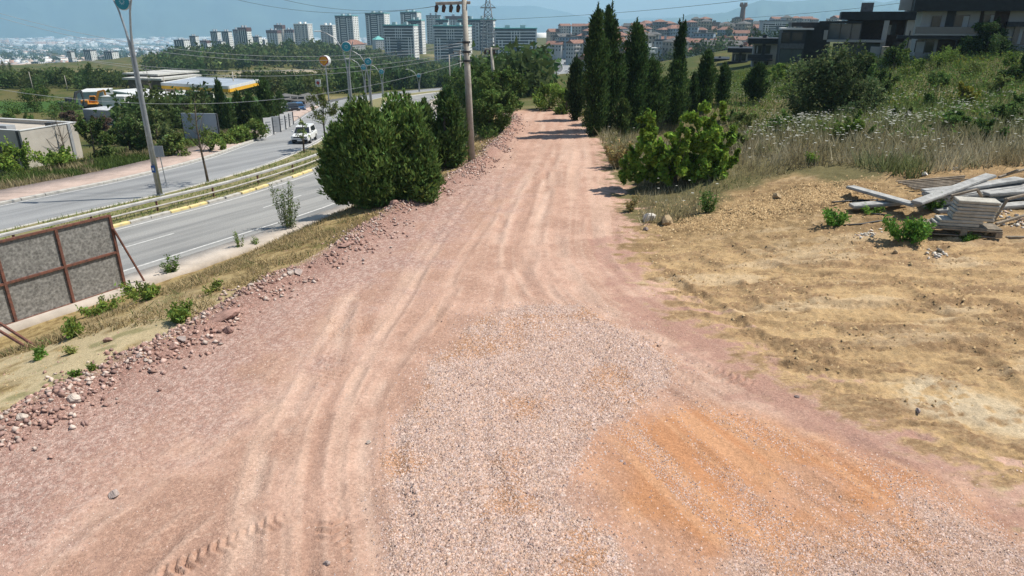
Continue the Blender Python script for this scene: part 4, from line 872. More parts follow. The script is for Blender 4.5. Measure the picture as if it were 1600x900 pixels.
cyp(926, 212, 52, 2, 'tall dark cypress nearest the road, left one of the twin-tipped pair', 15000, 11, .75); cyp(947, 206, 56, -1, 'tall dark cypress of the twin-tipped pair, right one', 15000, 12, .75)
cyp(985, 205, 66, 27, 'broad cypress with ragged double tip, right of the twin pair', 15000, 13, .8, (.03, .055, .019)); cyp(1012, 203, 74, 84, 'lower spreading cypress right of the double-tipped one', 13000, 14, .9, (.036, .062, .022), .3)
cyp(1052, 193, 58, 85, 'bushy cypress standing round the foot of the slim column', 9000, 15, .9, (.036, .064, .022), .3); cyp(1054, 188, 24, 22, 'slim columnar black-green cypress rising like a spire', 8000, 16, .45, (.018, .036, .013), .5, .16)
cyp(1098, 172, 44, 74, 'medium cypress right of the slim column', 9000, 17, .8, (.033, .058, .02)); cyp(1127, 165, 30, 96, 'short cypress at the right end of the cypress row', 6000, 18, .7, (.028, .05, .018)); cyp(1178, 162, 44, 96, 'short leaning dark cypress standing alone in the hillside grass', 7000, 19, .7, (.024, .044, .017), .3)
cyp(898, 188, 38, 84, 'dark cypress at the far end of the row, behind the twin pair', 8000, 20, .8, (.022, .04, .016)); cyp(1080, 178, 22, 112, 'small cypress filling the gap between slim column and medium cypress', 3500, 21, .8)
cyp(972, 214, 30, 150, 'young cypress at the foot of the twin pair', 3500, 22, .8, (.05, .075, .028))
p = place(1055, 286); k = SCALE(p); parts = []; fr = random.Random(8)
for dx, w_, h_ in [(-62, 46, 62), (-40, 60, 92), (-12, 56, 84), (14, 60, 96), (36, 54, 118), (58, 50, 112), (78, 36, 74), (-75, 26, 34), (0, 70, 60), (40, 60, 70), (20, 30, 122), (-50, 40, 98), (66, 30, 92), (-20, 50, 40), (60, 50, 40)]:
    v, f, c = crown_blobs(1350, w_ * 1.15 * k, h_ * 1.25 * k, .02, 12, .25, (.115, .18, .032), .72, fr.randrange(999), .8, .2); v = v + np.array([dx * k, fr.uniform(-.8, .9), 0]); parts.append((v, f, c))
tree('fig_bush', 'sprawling bright green fig bush with large leaves at the right road edge', 'shrub', p, joinv(parts), trunk_mb(2.4, .09, 31, 14, .8, start=.05))
bushtree(1290, 192, 150, 74, 'large grey-green shrub on the hillside below the dark villas', name='shrub', cat='shrub', n=17000, nb=44, leaf=.2, base=(.055, .078, .038), seed=32, taper=.45)
bushtree(1345, 160, 66, 78, 'leafy green shrub right behind the grey-green one', name='shrub', cat='shrub', n=5500, nb=18, leaf=.22, base=(.05, .085, .03), seed=33); bushtree(1395, 110, 60, 70, 'dark green bush before the concrete garden stair', name='shrub', cat='shrub', n=4000, nb=14, leaf=.25, base=(.045, .075, .022), seed=34)
bushtree(1540, 88, 70, 22, 'dark green garden tree in front of the large villa', n=8000, nb=24, leaf=.24, base=(.035, .06, .022), seed=35); bushtree(1590, 130, 50, 86, 'dark bush at the right frame edge', name='shrub', cat='shrub', n=3000, nb=12, leaf=.22, base=(.035, .06, .02), seed=36)
bushtree(1570, 195, 60, 158, 'low dark green bush in the flowering grass at right', name='shrub', cat='shrub', n=2500, nb=10, leaf=.18, base=(.06, .095, .03), seed=37); bushtree(1215, 130, 50, 98, 'light green bush by the lone cypress', name='shrub', cat='shrub', n=3500, nb=12, leaf=.24, base=(.09, .14, .035), seed=38)
bushtree(1500, 165, 40, 128, 'yellow-green broom bush on the hillside', name='shrub', cat='shrub', n=2000, nb=8, leaf=.18, base=(.16, .16, .03), seed=39)

hs = random.Random(77); HS = [(1240, 150), (1385, 150), (1430, 118), (1465, 140), (1520, 120), (1560, 150), (1450, 170), (1400, 190), (1140, 190), (1165, 205), (1225, 205), (1330, 215), (1540, 218), (1490, 205), (1590, 175), (1150, 235), (1475, 108), (1585, 108)]
for i, (a, b_) in enumerate(HS):
    bushtree(a, b_, hs.uniform(34, 62), b_ - hs.uniform(18, 34), 'low green bramble clump in the hillside grass, %s counted from the road' % ordn(1 + sorted(q[0] for q in HS).index(a)), name='bramble', cat='shrub', n=1500, nb=9, leaf=.17, base=hs.choice([(.06, .10, .03), (.08, .12, .03), (.05, .08, .025), (.09, .115, .04)]), seed=400 + i, taper=.3, stem=.03, br=4, group='bramble clumps on the hillside')
# ---------------------------------------------------------------- common materials
STEEL = M('galvanised_steel', (.42, .43, .44), .45, .12, 4, metal=.6, spec=.5); DARKM = M('dark_metal', (.05, .052, .055), .5, .2, 5); WHITE = M('white_paint', (.72, .71, .69), .6, .06, 1.5)
TEAL = M('teal_enamel', (.012, .27, .34), .4, .1, 3, spec=.5); TEALW = M('teal_pale_emblem', (.45, .62, .64), .5, .1, 3); RUST = M('rusty_steel', (.19, .075, .05), .85, .3, 7, bump=.3, bscale=20, col2=(.09, .05, .04))
CONCP = M('pole_concrete', (.42, .385, .33), .9, .15, 3, bump=.3, bscale=15); GLASS = M('dark_glass', (.025, .03, .036), .12, .1, 2, spec=.6); BLACK = M('black_rubber', (.02, .02, .021), .8, .2, 6); BLUE = M('blue_plate', (.03, .10, .32), .5)
ORANGE_P = M('orange_paint', (.62, .26, .035), .5, .12, 4); YEL = M('yellow_fascia', (.78, .42, .03), .5, .06, 2); RED = M('red_paint', (.42, .045, .04), .5, .12, 3); GREYP = M('grey_panel', (.33, .345, .36), .6, .1, 1); BEIGE = M('beige_render', (.50, .46, .40), .9, .08, .6, bump=.1, bscale=20)
BEIGE2 = M('grey_render', (.36, .345, .32), .9, .1, .6); ROOFW = M('white_roof_sheet', (.66, .66, .64), .55, .1, .5); BRICKR = M('red_tile', (.28, .145, .105), .85, .25, .6, bump=.4, bscale=10); WOOD = M('weathered_wood', (.30, .25, .19), .9, .25, 5, bump=.3, bscale=25)

# ---------------------------------------------------------------- street lamps
def lamp(p, h, rd, label, arm=2.6, ang=0.0, detail=True):
    """twin-stem lamp: height h to the disc centre, disc radius rd"""
    t = thing('street_lamp', label, 'street lamp', p, ang, 'teal-disc street lamps along the highway')
    sp = h - rd * 5.2; k = rd / .55
    for sgn in (-1, 1):
        b = MB(); x0 = .1 * k * sgn
        pts = [(x0, 0, 0), (x0, 0, sp * .5), (x0, 0, sp), (x0 * 1.5 + sgn * .06 * k, 0, sp + rd * 1.8), (sgn * rd * .8, 0, h - rd * 1.2), (sgn * rd * 1.35, 0, h + rd * .3), (sgn * (rd * 2.2), 0, h + rd * 1.7)]
        if sgn < 0: pts += [(sgn * arm * .75, 0, h + rd * 2.8), (sgn * arm, 0, h + rd * 3.2)]
        else: pts = pts[:-1] + [(sgn * rd * 1.5, 0, h + rd * 1.0), (sgn * rd * 1.55, 0, h + rd * 1.1)]
        n = len(pts); b.tube(pts, [.14 * k, .12 * k, .1 * k, .075 * k, .065 * k, .06 * k, .055 * k] + [.05 * k] * (n - 7), 8); b.obj('stem', STEEL, t, smooth=True)
    b = MB(); b.box(-arm - .75 * k, -arm + .1, -.14 * k, .14 * k, h + rd * 3.15, h + rd * 3.15 + .12 * k); b.obj('luminaire', WHITE, t, bevel=.03)
    d = MB(); n = 32; d.prism([(rd * math.cos(2 * math.pi * i / n), rd * math.sin(2 * math.pi * i / n)) for i in range(n)], -.07, .07, Matrix.Translation((0, 0, h)) @ Matrix.Rotation(R(90), 4, 'X')); disc = d.obj('disc', TEAL, t)
    rim = MB(); rim.tube([(rd * math.cos(2 * math.pi * i / n), 0, h + rd * math.sin(2 * math.pi * i / n)) for i in range(n + 1)], .05, 6, False); rim.obj('rim', WHITE, disc, smooth=True)
    e = MB()
    for i in range(10):
        a = 2 * math.pi * i / 10; u = (math.cos(a), math.sin(a)); q = (-u[1], u[0]); r0, r1, wv = rd * .16, rd * .46, rd * .07
        for yy in (-.078, .078):
            e.add([(u[0] * r0, yy, h + u[1] * r0), (u[0] * (r0 + r1) / 2 + q[0] * wv, yy, h + u[1] * (r0 + r1) / 2 + q[1] * wv), (u[0] * r1, yy, h + u[1] * r1), (u[0] * (r0 + r1) / 2 - q[0] * wv, yy, h + u[1] * (r0 + r1) / 2 - q[1] * wv)], [(0, 1, 2, 3)])
    em = e.obj('emblem', TEALW, disc); em['kind'] = 'stuff'
    if detail:
        b = MB(); b.box(-.22, .22, -.22, .22, 0, .06); b.obj('base_plate', STEEL, t, bevel=.015)
        b = MB(); b.box(-.14, .14, -.17, -.155, 1.55, 2.0); b.obj('number_plate', BLUE, t); b = MB(); b.box(-.06, .06, -.177, -.17, 1.68, 1.86); b.obj('plate_mark', WHITE, t)
    return t
p = PZ(250, 305, -2.9); hd = ZTOP(p, 2) - p[2]; lamp(p, hd, .47, 'tall twin-stemmed street lamp with teal disc on the median at left, cut by the frame', ang=R(-12))
far_l = [(541, 73, 84, 'street lamp with teal disc above the highway, beside the round scallop sign'), (575, 96, 112, 'second more distant street lamp with teal disc, right of the nearest distant one'), (568, 105, 145, 'distant street lamp with small teal disc, left behind the second one'), (596, 112, 166, 'distant street lamp with small teal disc above the large evergreen'), (654, 118, 200, 'farthest street lamp with tiny teal disc near the power poles')]
for px, py, dp, lb in far_l:
    q = PD(px, py, dp); g = TZ(q[0], q[1]); lamp((q[0], q[1], g), q[2] - g, .55, lb, arm=2.9, detail=False, ang=R(8))

# ---------------------------------------------------------------- guardrail on the median
def guardrail():
    t = thing('guardrail', 'double steel guardrail running along the highway median', 'guardrail', (0, 0, 0)); o_ = OFF_M - .95; s = np.arange(s_of_y(6), s_of_y(100), 1.0)
    for nm, z0, prof, mt in (('upper_rail', .62, [(0, 0), (.05, .03), (.0, .08), (.05, .13), (0, .17), (.0, .2), (-.03, .2), (-.03, 0)], M('rail_steel', (.52, .51, .49), .55, .15, 2)), ('lower_rail', .24, [(0, 0), (.04, .02), (.04, .10), (0, .12)], M('pale_rail', (.46, .435, .40), .7, .15, 3))):
        n = len(prof); V = np.concatenate([hw_pt(s, o_ + a + .05, .1 + z0 + b) for a, b in prof]); m = len(s); i = np.arange(m - 1); f = []
        for j in range(n): k = (j + 1) % n; f.append(np.stack([j * m + i, k * m + i, k * m + i + 1, j * m + i + 1], 1))
        link(nm, mesh_np(nm, V, np.concatenate(f)), mt, t)
    b = MB(); b.box(-.05, .05, -.04, .04, 0, .86); me = b.mesh('post'); me.materials.append(RUST)
    for q in np.arange(s_of_y(10), s_of_y(100), 4.0): link('post', me, parent=t, loc=hw_pt(q, o_ - .02, .05))
guardrail()

# ---------------------------------------------------------------- hoarding seen from behind
def hoarding():
    p = G(197, 455); t = thing('hoarding', 'back of a grey board hoarding in a rusty frame above the highway', 'hoarding', p, 0)
    a = HW_TAN[np.argmin(np.hypot(HW[:, 0] + 28, HW[:, 1] - 30))]; u = Vector((-a[0], -a[1], 0)); q = PZ(0, 384, 0)
    H = ZTOP(p, 337) - p[2]
    def top_at(px, py):      # length along the board so that its top edge passes the photo pixel
        d = ray(px, py); A = np.array([[d[0], -u.x], [d[1], -u.y]]); k = np.linalg.solve(A, np.array([p[0], p[1]])); return k[1]
    pitch = abs(top_at(118, 352)); pitch = min(max(pitch, 2.2), 4.0); zb, nb = .22, 6; nrm = Vector((-u.y, u.x, 0)); nrm = nrm if nrm.y < 0 else -nrm
    slope = 0.0; W3 = lambda s, z, n=0.0: (u * s + nrm * n) + Vector((0, 0, z))
    PAN = bpy.data.materials.get('board_back')
    m, nt, b_ = new_mat('board_back'); tc = N(nt, 'ShaderNodeTexCoord'); vo = N(nt, 'ShaderNodeTexVoronoi', Scale=9.0); nz = N(nt, 'ShaderNodeTexNoise', Scale=7.0, Detail=8.0, Roughness=.8)
    nt.links.new(tc.outputs['Object'], vo.inputs['Vector']); nt.links.new(tc.outputs['Object'], nz.inputs['Vector'])
    c = mixc(nt, ramp(nt, nz.outputs['Fac'], [(.36, 0.0), (.64, 1.0)]), (.115, .11, .10), (.30, .29, .27)); c = mixc(nt, .4, c, vo.outputs['Distance'], 'OVERLAY'); nt.links.new(c, b_.inputs['Base Color']); b_.inputs['Roughness'].default_value = .9
    for i in range(nb):
        for z0, z1 in ((zb + .04, zb + (H - zb) * .5 - .03), (zb + (H - zb) * .5 + .03, H - .06)):
            b = MB(); v = [W3(s, z, n) for n in (-.03, -.05) for s, z in ((i * pitch + .05, z0), ((i + 1) * pitch - .05, z0), ((i + 1) * pitch - .05, z1), (i * pitch + .05, z1))]
            b.add(v, [(0, 1, 2, 3), (7, 6, 5, 4), (0, 4, 5, 1), (1, 5, 6, 2), (2, 6, 7, 3), (3, 7, 4, 0)]); b.obj('panel', m, t)
    for z in (zb, zb + (H - zb) * .5, H): MB().bar(W3(-.04, z), W3(nb * pitch, z), .09, .09).obj('rail', RUST, t)
    for i in range(nb + 1): MB().bar(W3(i * pitch, -.5), W3(i * pitch, H + .02), .1, .1, up=nrm).obj('post', RUST, t)
    def foot(px, py): g = G(px, py); return Vector((g[0] - p[0], g[1] - p[1], g[2] - p[2] - .05))
    MB().tube([W3(0, H * .84, .08), foot(230, 446)], .05, 6).obj('strut', RUST, t)
    for i, f in ((3, (60, 542)), (3, (48, 545))): MB().tube([W3((2.98 if f[0] == 60 else 3.15) * pitch, H * .8, .08), foot(*f)], .05, 6).obj('strut', RUST, t)
    MB().tube([W3(0, .3, .06), foot(200, 462)], .04, 6).obj('strut', RUST, t)
hoarding()

# ---------------------------------------------------------------- concrete power pole, its wires, poles farther off
INS = M('porcelain_dark', (.06, .035, .03), .3, .2, 5, spec=.5)
def pole(px, py, top, label, r0=.2, arm=None, cross=True, insul=4, name='power_pole'):
    p = G(px, py); H = ZTOP(p, top) - p[2]; xt = XAT(p, top and PROJ(p)[0], p[2]); t = thing(name, label, 'power pole', p)
    lean = (XAT((p[0], p[1], p[2] + H), arm[2], p[2] + H) - p[0]) if arm else 0.0
    b = MB(); b.tube([(0, 0, -.3), (lean * .5, 0, H * .5), (lean, 0, H)], [r0, r0 * .82, r0 * .62], 12); b.obj('shaft', CONCP, t, smooth=True)
    if cross:
        za = H - .45 if arm is None else ZTOP(p, arm[3]) - p[2]; k = SCALE((p[0], p[1], p[2] + H)); xl = (arm[0] - arm[2]) * k if arm else -1.1; xr = (arm[1] - arm[2]) * k if arm else 1.1
        b = MB(); b.bar((lean + xl, 0, za - .05), (lean + xr, 0, za), .13, .16); ca = b.obj('crossarm', CONCP, t, bevel=.02)
        for i in range(insul):
            f = i / max(insul - 1, 1); x = lean + xl + .06 + (xr - xl) * .62 * f; b = MB(); b.tube([(x, 0, za - .1), (x, 0, za - .22), (x - .05, 0, za - .5)], [.05, .12, .08], 8); b.obj('insulator', INS, ca, smooth=True)
    return t, p, H, lean
pt, pp, pH, pl_ = pole(737, 252, -6, 'tall grey concrete power pole with crossarm left of the dirt road', .22, (680, 735, 725, 4))
for py in (66, 81, 95): b = MB(); z = ZTOP(pp, py) - pp[2]; b.tube([(pl_ * z / pH, 0, z - .06), (pl_ * z / pH, 0, z + .06)], .24, 12); b.obj('clamp', DARKM, pt); b = MB(); b.bar((pl_ * z / pH - .1, -.2, z), (pl_ * z / pH - .5, -.25, z), .05); b.obj('bracket', DARKM, pt)
pole(776, 172, 74, 'shorter concrete pole right behind the tall power pole', .2, (757, 780, 767, 76), True, 3); pole(704, 158, 86, 'thin distant pole left of the tall power pole', .17, None, False); pole(720, 160, 78, 'thin distant pole close left of the tall power pole', .17, (708, 722, 719, 80), True, 2)
pole(263, 165, 120, 'thin distant utility pole in the valley behind the station', .14, None, False); pole(370, 163, 112, 'thin utility pole beside the fuel station canopy', .16, None, False); pole(53, 145, 112, 'thin utility pole by the green field', .12, None, False); pole(106, 142, 118, 'thin utility pole among the valley bushes', .12, None, False)
WIRE = M('wire', (.12, .12, .125), .5, .1, 1); WIREL = M('wire_aluminium', (.42, .43, .44), .4, .1, 1)
def wire(pts, label, r=.012, ext=0.25, mat=None):
    """pts: three (px, py, depth); a parabola through them, carried past the last one"""
    A = np.array([PD(*q) for q in pts]); n = 26; t = np.linspace(0, 1 + ext, n); tm = np.linalg.norm(A[1] - A[0]) / (np.linalg.norm(A[1] - A[0]) + np.linalg.norm(A[2] - A[1]))
    L = [((t - tm) * (t - 1)) / (tm * 1.0), (t * (t - 1)) / (tm * (tm - 1)), (t * (t - tm)) / (1 - tm)]
    P = sum(l[:, None] * a for l, a in zip(L, A)); c = P[0].copy(); b = MB(); b.tube([q - c for q in P], r, 5)
    o = b.obj('wire', mat or WIREL, smooth=True, label=label, cat='wire', group='overhead wires'); o.location = tuple(c); return o
dp = 46.5
wire([(728, 66, dp), (400, 87, 45), (0, 21, 43)], 'uppermost wire from the tall pole clamps across the valley to the left frame edge'); wire([(728, 70, dp), (400, 94, 45), (0, 28, 43)], 'second wire from the tall pole clamps, just under the uppermost')
wire([(728, 81, dp), (400, 111, 45), (0, 72, 43)], 'third wire from the tall pole clamps to the left frame edge'); wire([(728, 84, dp), (400, 119, 45), (130, 94, 44)], 'fourth wire from the tall pole clamps, below the third')
wire([(730, 95, dp), (400, 158, 45), (0, 140, 43)], 'lowest wire from the tall pole clamps, crossing before the station')
wire([(682, 9, dp), (517, 20, 47), (372, 0, 47)], 'wire from the crossarm tip of the tall pole to upper left', .011, .3, WIRE); wire([(692, 8, dp), (575, 17, 47), (445, 0, 47)], 'wire from the crossarm middle of the tall pole to upper left', .011, .3, WIRE)
wire([(767, 31, 140), (975, 19, 120), (1150, 2, 100)], 'thin wire from the lattice tower to the upper right over the cypresses', .03, .3, WIRE); wire([(1150, 29, 150), (1280, 19, 130), (1405, 5, 110)], 'thin wire over the town to the villa roofs', .03, .1, WIRE)
def lattice_tower():
    p = G(764, 140); dp_ = p[1]; H = ZTOP(p, -8) - p[2]; t = thing('lattice_tower', 'grey steel lattice transmission tower right of the tall power pole', 'pylon', p); w0, w1 = 2.3, .25
    def wd(f): return (w0 + (1.0 - w0) * (f / .75)) if f < .75 else (1.0 + (w1 - 1.0) * (f - .75) / .25)
    cs = [(-1, -1), (1, -1), (1, 1), (-1, 1)]; lv = [i / 14 for i in range(15)]
    for sx, sy in cs:
        b = MB()
        for f0, f1 in zip(lv, lv[1:]): b.bar((sx * wd(f0), sy * wd(f0), f0 * H), (sx * wd(f1), sy * wd(f1), f1 * H), .16)
        o = b.obj('leg', STEEL, t)
    b = MB()
    for k, (f0, f1) in enumerate(zip(lv, lv[1:])):
        for i in range(4):
            a, c = cs[i], cs[(i + 1) % 4]; b.bar((a[0] * wd(f0), a[1] * wd(f0), f0 * H), (c[0] * wd(f1), c[1] * wd(f1), f1 * H), .1); b.bar((c[0] * wd(f0), c[1] * wd(f0), f0 * H), (a[0] * wd(f1), a[1] * wd(f1), f1 * H), .1); b.bar((a[0] * wd(f1), a[1] * wd(f1), f1 * H), (c[0] * wd(f1), c[1] * wd(f1), f1 * H), .08)
    b.obj('bracing', STEEL, t, kind='stuff')
    for f in (.6, .74, .87): b = MB(); b.bar((-2.6 + f, 0, f * H), (2.6 - f, 0, f * H), .2, .25); b.bar((-2.6 + f, 0, f * H), (0, 0, f * H + 1.3), .1); b.bar((2.6 - f, 0, f * H), (0, 0, f * H + 1.3), .1); b.obj('crossarm', STEEL, t)
lattice_tower()

# ---------------------------------------------------------------- young trees and sign on the median, shrubs behind the far pavement
def street_tree(px, py, top, wpx, label, n, seed, bare=False, base=(.075, .10, .035), cf=.45, leaf=.17):
    p = G(px, py); H = ZTOP(p, top) - p[2]; W = wpx * SCALE(p); cr = crown_blobs(n, W, H * (1 - cf), H * cf, 16, leaf, base, seed=seed, taper=.3)
    return tree('street_tree', label, 'tree', p, cr, trunk_mb(H * .95, .085, seed, 26 if bare else 12, .38, start=.38), 'young trees on the median')
street_tree(326, 290, 150, 56, 'thin half-bare young tree on the median beside the lamp', 420, 41, True); street_tree(511, 236, 132, 62, 'young leafy tree on the median beside the large evergreen', 2200, 42, base=(.08, .10, .04)); street_tree(476, 243, 184, 26, 'slender sapling in front of the white car', 420, 43, base=(.13, .17, .07), leaf=.14)
p = G(262, 297); t = thing('road_sign', 'back of a small grey traffic sign on a thin post on the median', 'sign', p); h_ = ZTOP(p, 228) - p[2]; MB().tube([(0, 0, 0), (-.12, 0, h_)], .035, 8).obj('post', STEEL, t); b = MB(); b.box(-.45, .22, -.03, 0, h_ - .75, h_); b.obj('plate', GREYP, t, bevel=.01)
for a in [(30, 268, 90, 232, 'low bright green hedge before the pale flat-roofed building', (.10, .15, .03), 3200), (95, 262, 60, 236, 'green bushes at the right corner of the pale building', (.09, .14, .03), 2200), (150, 250, 60, 180, 'dark green bush between the pale building and the lamp', (.06, .09, .03), 3500), (205, 240, 56, 178, 'dark green bush behind the lamp pole', (.05, .08, .03), 3500), (250, 238, 60, 165, 'grey-green tall bush right behind the lamp pole', (.075, .10, .045), 4000),
          (280, 246, 50, 208, 'green shrub left of the blank billboard', (.08, .11, .035), 2500), (372, 226, 60, 196, 'green shrub on the verge right of the blank billboard', (.09, .13, .035), 3000), (330, 240, 40, 205, 'green shrub before the blank billboard', (.09, .13, .035), 1800), (400, 222, 50, 186, 'low green shrub under the conifers', (.07, .10, .03), 2500), (165, 225, 50, 178, 'brownish purple shrub behind the pale building', (.07, .05, .045), 2200),
          (60, 175, 80, 140, 'dark green bushes left of the black excavator', (.05, .085, .025), 4500), (25, 200, 50, 168, 'green bush behind the pale building roof', (.06, .10, .03), 2500), (115, 196, 40, 172, 'dark purple-brown shrub behind the flat roof', (.06, .045, .04), 1800), (100, 185, 60, 158, 'green bush below the black excavator', (.055, .09, .028), 2600)]:
    bushtree(a[0], a[1], a[2], a[3], a[4], name='shrub', cat='shrub', n=a[6], nb=14, leaf=.26, base=a[5], seed=int(a[0]), taper=.3, stem=.08)
for a in [(351, 205, 24, 120, 'slender dark conifer before the station canopy', 2600), (378, 205, 32, 140, 'dark conifer right of the slender one', 2600), (362, 208, 26, 152, 'short conifer between the two before the canopy', 1800), (396, 205, 34, 138, 'dark conifer in the middle of the group by the boards', 2800), (420, 202, 40, 118, 'tallest pointed conifer of the group by the boards', 3500), (410, 206, 34, 160, 'short conifer before the tallest one', 2000), (440, 190, 30, 140, 'conifer behind the row of white boards', 2200),
          (146, 138, 26, 96, 'dark conifer in the valley right of the tower blocks', 1600), (10, 122, 14, 93, 'dark cypress at the left frame edge', 900), (20, 122, 12, 95, 'dark cypress next to the one at the left frame edge', 800), (3, 124, 14, 98, 'dark cypress cut by the left frame edge', 800), (470, 86, 9, 68, 'small dark cypress on the far hill', 400), (698, 140, 9, 100, 'thin dark cypress left of the distant poles', 700)]:
    p = G(a[0], a[1]); W = a[2] * SCALE(p); H = ZTOP(p, a[3]) - p[2]; v, f, c = cypress_crown(a[5], H, W, (.036, .062, .022), .028 * H + .12, int(a[0]), .75); t = thing('conifer_tree', a[4], 'tree', p); link('crown', mesh_np('conifer_crown', v, f, c), LEAF, t); MB().tube([(0, 0, -.1), (0, 0, H * .8)], [.15, .03], 6).obj('trunk', BARK, t)
def bare_tree(px, py, top, label, seed, n=26, wt=.6):
    p = G(px, py); H = ZTOP(p, top) - p[2]; t = thing('bare_tree', label, 'tree', p); trunk_mb(H, .08, seed, n, wt, start=.15).obj('trunk', M('grey_bark', (.20, .17, .14), .95, .2, 5), t)
bare_tree(104, 252, 186, 'leafless small tree in front of the pale building', 51); bare_tree(222, 160, 102, 'leafless pale poplar crown behind the lamp pole, left', 52, 40, .25); bare_tree(240, 160, 98, 'leafless pale poplar crown behind the lamp pole, right', 53, 40, .25)

# ---------------------------------------------------------------- buildings of the valley floor
def boxb(name, label, cat, corner_px, zt_py, dirpx, depth_m, wall, roof, parts=True, over=.25, roof_t=.15, back=None):
    """box building from the ground pixels of its two front corners"""
    a, b_ = G(*corner_px), G(*dirpx); z = min(a[2], b_[2]); H = ZTOP(a, zt_py) - z; d = b_ - a; L = math.hypot(d[0], d[1]); rz = math.atan2(d[1], d[0])
    t = thing(name, label, cat, (a[0], a[1], z), rz); b = MB(); b.box(0, L, 0, depth_m, -1.2, H); b.obj('wall', wall, t)
    b = MB(); b.box(-over, L + over, -over, depth_m + over, H + .003, H + roof_t); b.obj('roof', roof, t); return t, L, H
def pale_building():
    c = G(46, 263); e = G(131, 246); z = c[2] - .1; d = e - c; L = math.hypot(d[0], d[1]); rz = math.atan2(d[1], d[0]); H = ZTOP(c, 205) - z; W = 17.0
    t = thing('flat_roofed_building', 'pale beige flat-roofed building with parapet beside the far pavement', 'building', (c[0], c[1], z), rz)
    b = MB(); b.box(0, L, 0, W, -.5, H - .35); b.obj('wall', BEIGE, t)
    for nm, q in (('parapet', (0, L, 0, .22)), ('parapet', (0, .22, .22, W)), ('parapet', (L - .22, L, .22, W)), ('parapet', (.22, L - .22, W - .22, W))): b = MB(); b.box(*q, H - .347, H); b.obj(nm, BEIGE, t); b = MB(); b.box(q[0] - .04, q[1] + .04, q[2] - .04, q[3] + .04, H + .003, H + .06); b.obj('coping', ROOFW, t)
    b = MB(); b.box(.23, L - .23, .23, W - .23, H - .345, H - .3); b.obj('roof', M('roof_screed', (.46, .41, .35), .95, .12, .8), t)
    b = MB(); b.box(.5, L - .2, W * .62, W + 5, H - .3, H + .7); b.obj('raised_block', BEIGE, t); b = MB(); b.box(.4, L - .1, W * .62 - .1, W + 5.1, H + .703, H + .8); b.obj('coping', ROOFW, t)
    b = MB(); b.box(-.04, .0, 2.6, 4.8, .9, 2.2); w_ = b.obj('window', GLASS, t); b = MB(); b.box(-.06, -.041, 3.65, 3.75, .9, 2.2); b.obj('window_frame', DARKM, w_)
    b = MB(); b.box(-.1, .0, .25, .4, 0, H); b.obj('downpipe', DARKM, t); b = MB(); b.box(L * .82, L * .87, -.09, 0, 0, H); b.obj('downpipe', GREYP, t)
    b = MB(); b.box(1.2, 2.0, 3.0, 4.6, H - .3, H + .12); b.obj('roof_vent', GREYP, t); b = MB(); b.box(L * .62, L * .72, .5, 1.2, H - .3, H + .2); b.obj('roof_unit', DARKM, t)
pale_building()
def station():
    zc = -3.0; A, B_, C_, D_ = [PZ(*q, zc) for q in ((252, 130), (357, 135.5), (404, 125), (302, 120.5))]; D_ = A + C_ - B_; base = (A + C_) / 2; g = TZ(base[0], base[1]); t = thing('fuel_station_canopy', 'large fuel station canopy with orange and white fascia', 'canopy', (base[0], base[1], g))
    P = [q - np.array([base[0], base[1], g]) for q in (A, B_, C_, D_)]; top = P[0][2]
    b = MB(); b.prism([(q[0], q[1]) for q in P], top - .9, top); b.obj('roof', M('canopy_roof', (.36, .40, .45), .5, .1, .3), t)
    for i in range(4):
        a, c = Vector(P[i]), Vector(P[(i + 1) % 4]); dirv = (c - a).normalized(); n = Vector((dirv.y, -dirv.x, 0)) * .06
        for z0, z1, mt in ((-.95, -.4, YEL), (-.39, .12, ROOFW)): b = MB(); b.bar(a + n + Vector((0, 0, (z0 + z1) / 2)), c + n + Vector((0, 0, (z0 + z1) / 2)), .12, z1 - z0); b.obj('fascia', mt, t)
    for fx in (.25, .75):
        for fy in (.25, .75): q = P[0] * (1 - fx) * (1 - fy) + P[1] * fx * (1 - fy) + P[2] * fx * fy + P[3] * (1 - fx) * fy; b = MB(); b.box(q[0] - .3, q[0] + .3, q[1] - .3, q[1] + .3, -.5, top - .9); b.obj('column', ROOFW, t)
    for fx in (.35, .65):
        q = P[0] * (1 - fx) * .5 + P[1] * fx * .5 + P[2] * fx * .5 + P[3] * (1 - fx) * .5; pp_ = thing('fuel_pump', 'white and red fuel pump under the station canopy, %s one' % ('left' if fx < .5 else 'right'), 'fuel pump', (base[0] + q[0], base[1] + q[1], TZ(base[0] + q[0], base[1] + q[1]))); b = MB(); b.box(-.5, .5, -.3, .3, 0, 1.9); b.obj('cabinet', WHITE, pp_, bevel=.04); b = MB(); b.box(-.4, .4, -.32, -.302, 1.0, 1.7); b.obj('display', RED, pp_)
station()
boxb('station_shop', 'dark-walled station shop with pale flat roof behind the canopy', 'building', (206, 146), 124, (256, 150), 14, M('brown_wall', (.12, .10, .085), .8), M('pale_roof', (.52, .51, .47), .8), over=1.2, roof_t=.5)
boxb('pale_roofed_hall', 'low hall with pale beige roof behind the fuel station', 'building', (252, 146), 118, (310, 142), 12, M('brown_wall', (.12, .10, .085), .8), M('pale_roof', (.52, .51, .47), .8), over=.8, roof_t=.4)
boxb('long_shed', 'long low shed with white sheet roof before the fuel station', 'shed', (180, 156), 143, (266, 160), 6, GREYP, ROOFW, over=.6, roof_t=.3); boxb('container', 'grey container standing right of the orange excavator', 'container', (165, 162), 144, (180, 160), 5, GREYP, ROOFW, over=.05); boxb('site_cabin', 'white site cabin beside the red awning', 'cabin', (197, 172), 152, (214, 170), 4, WHITE, ROOFW, over=.1)
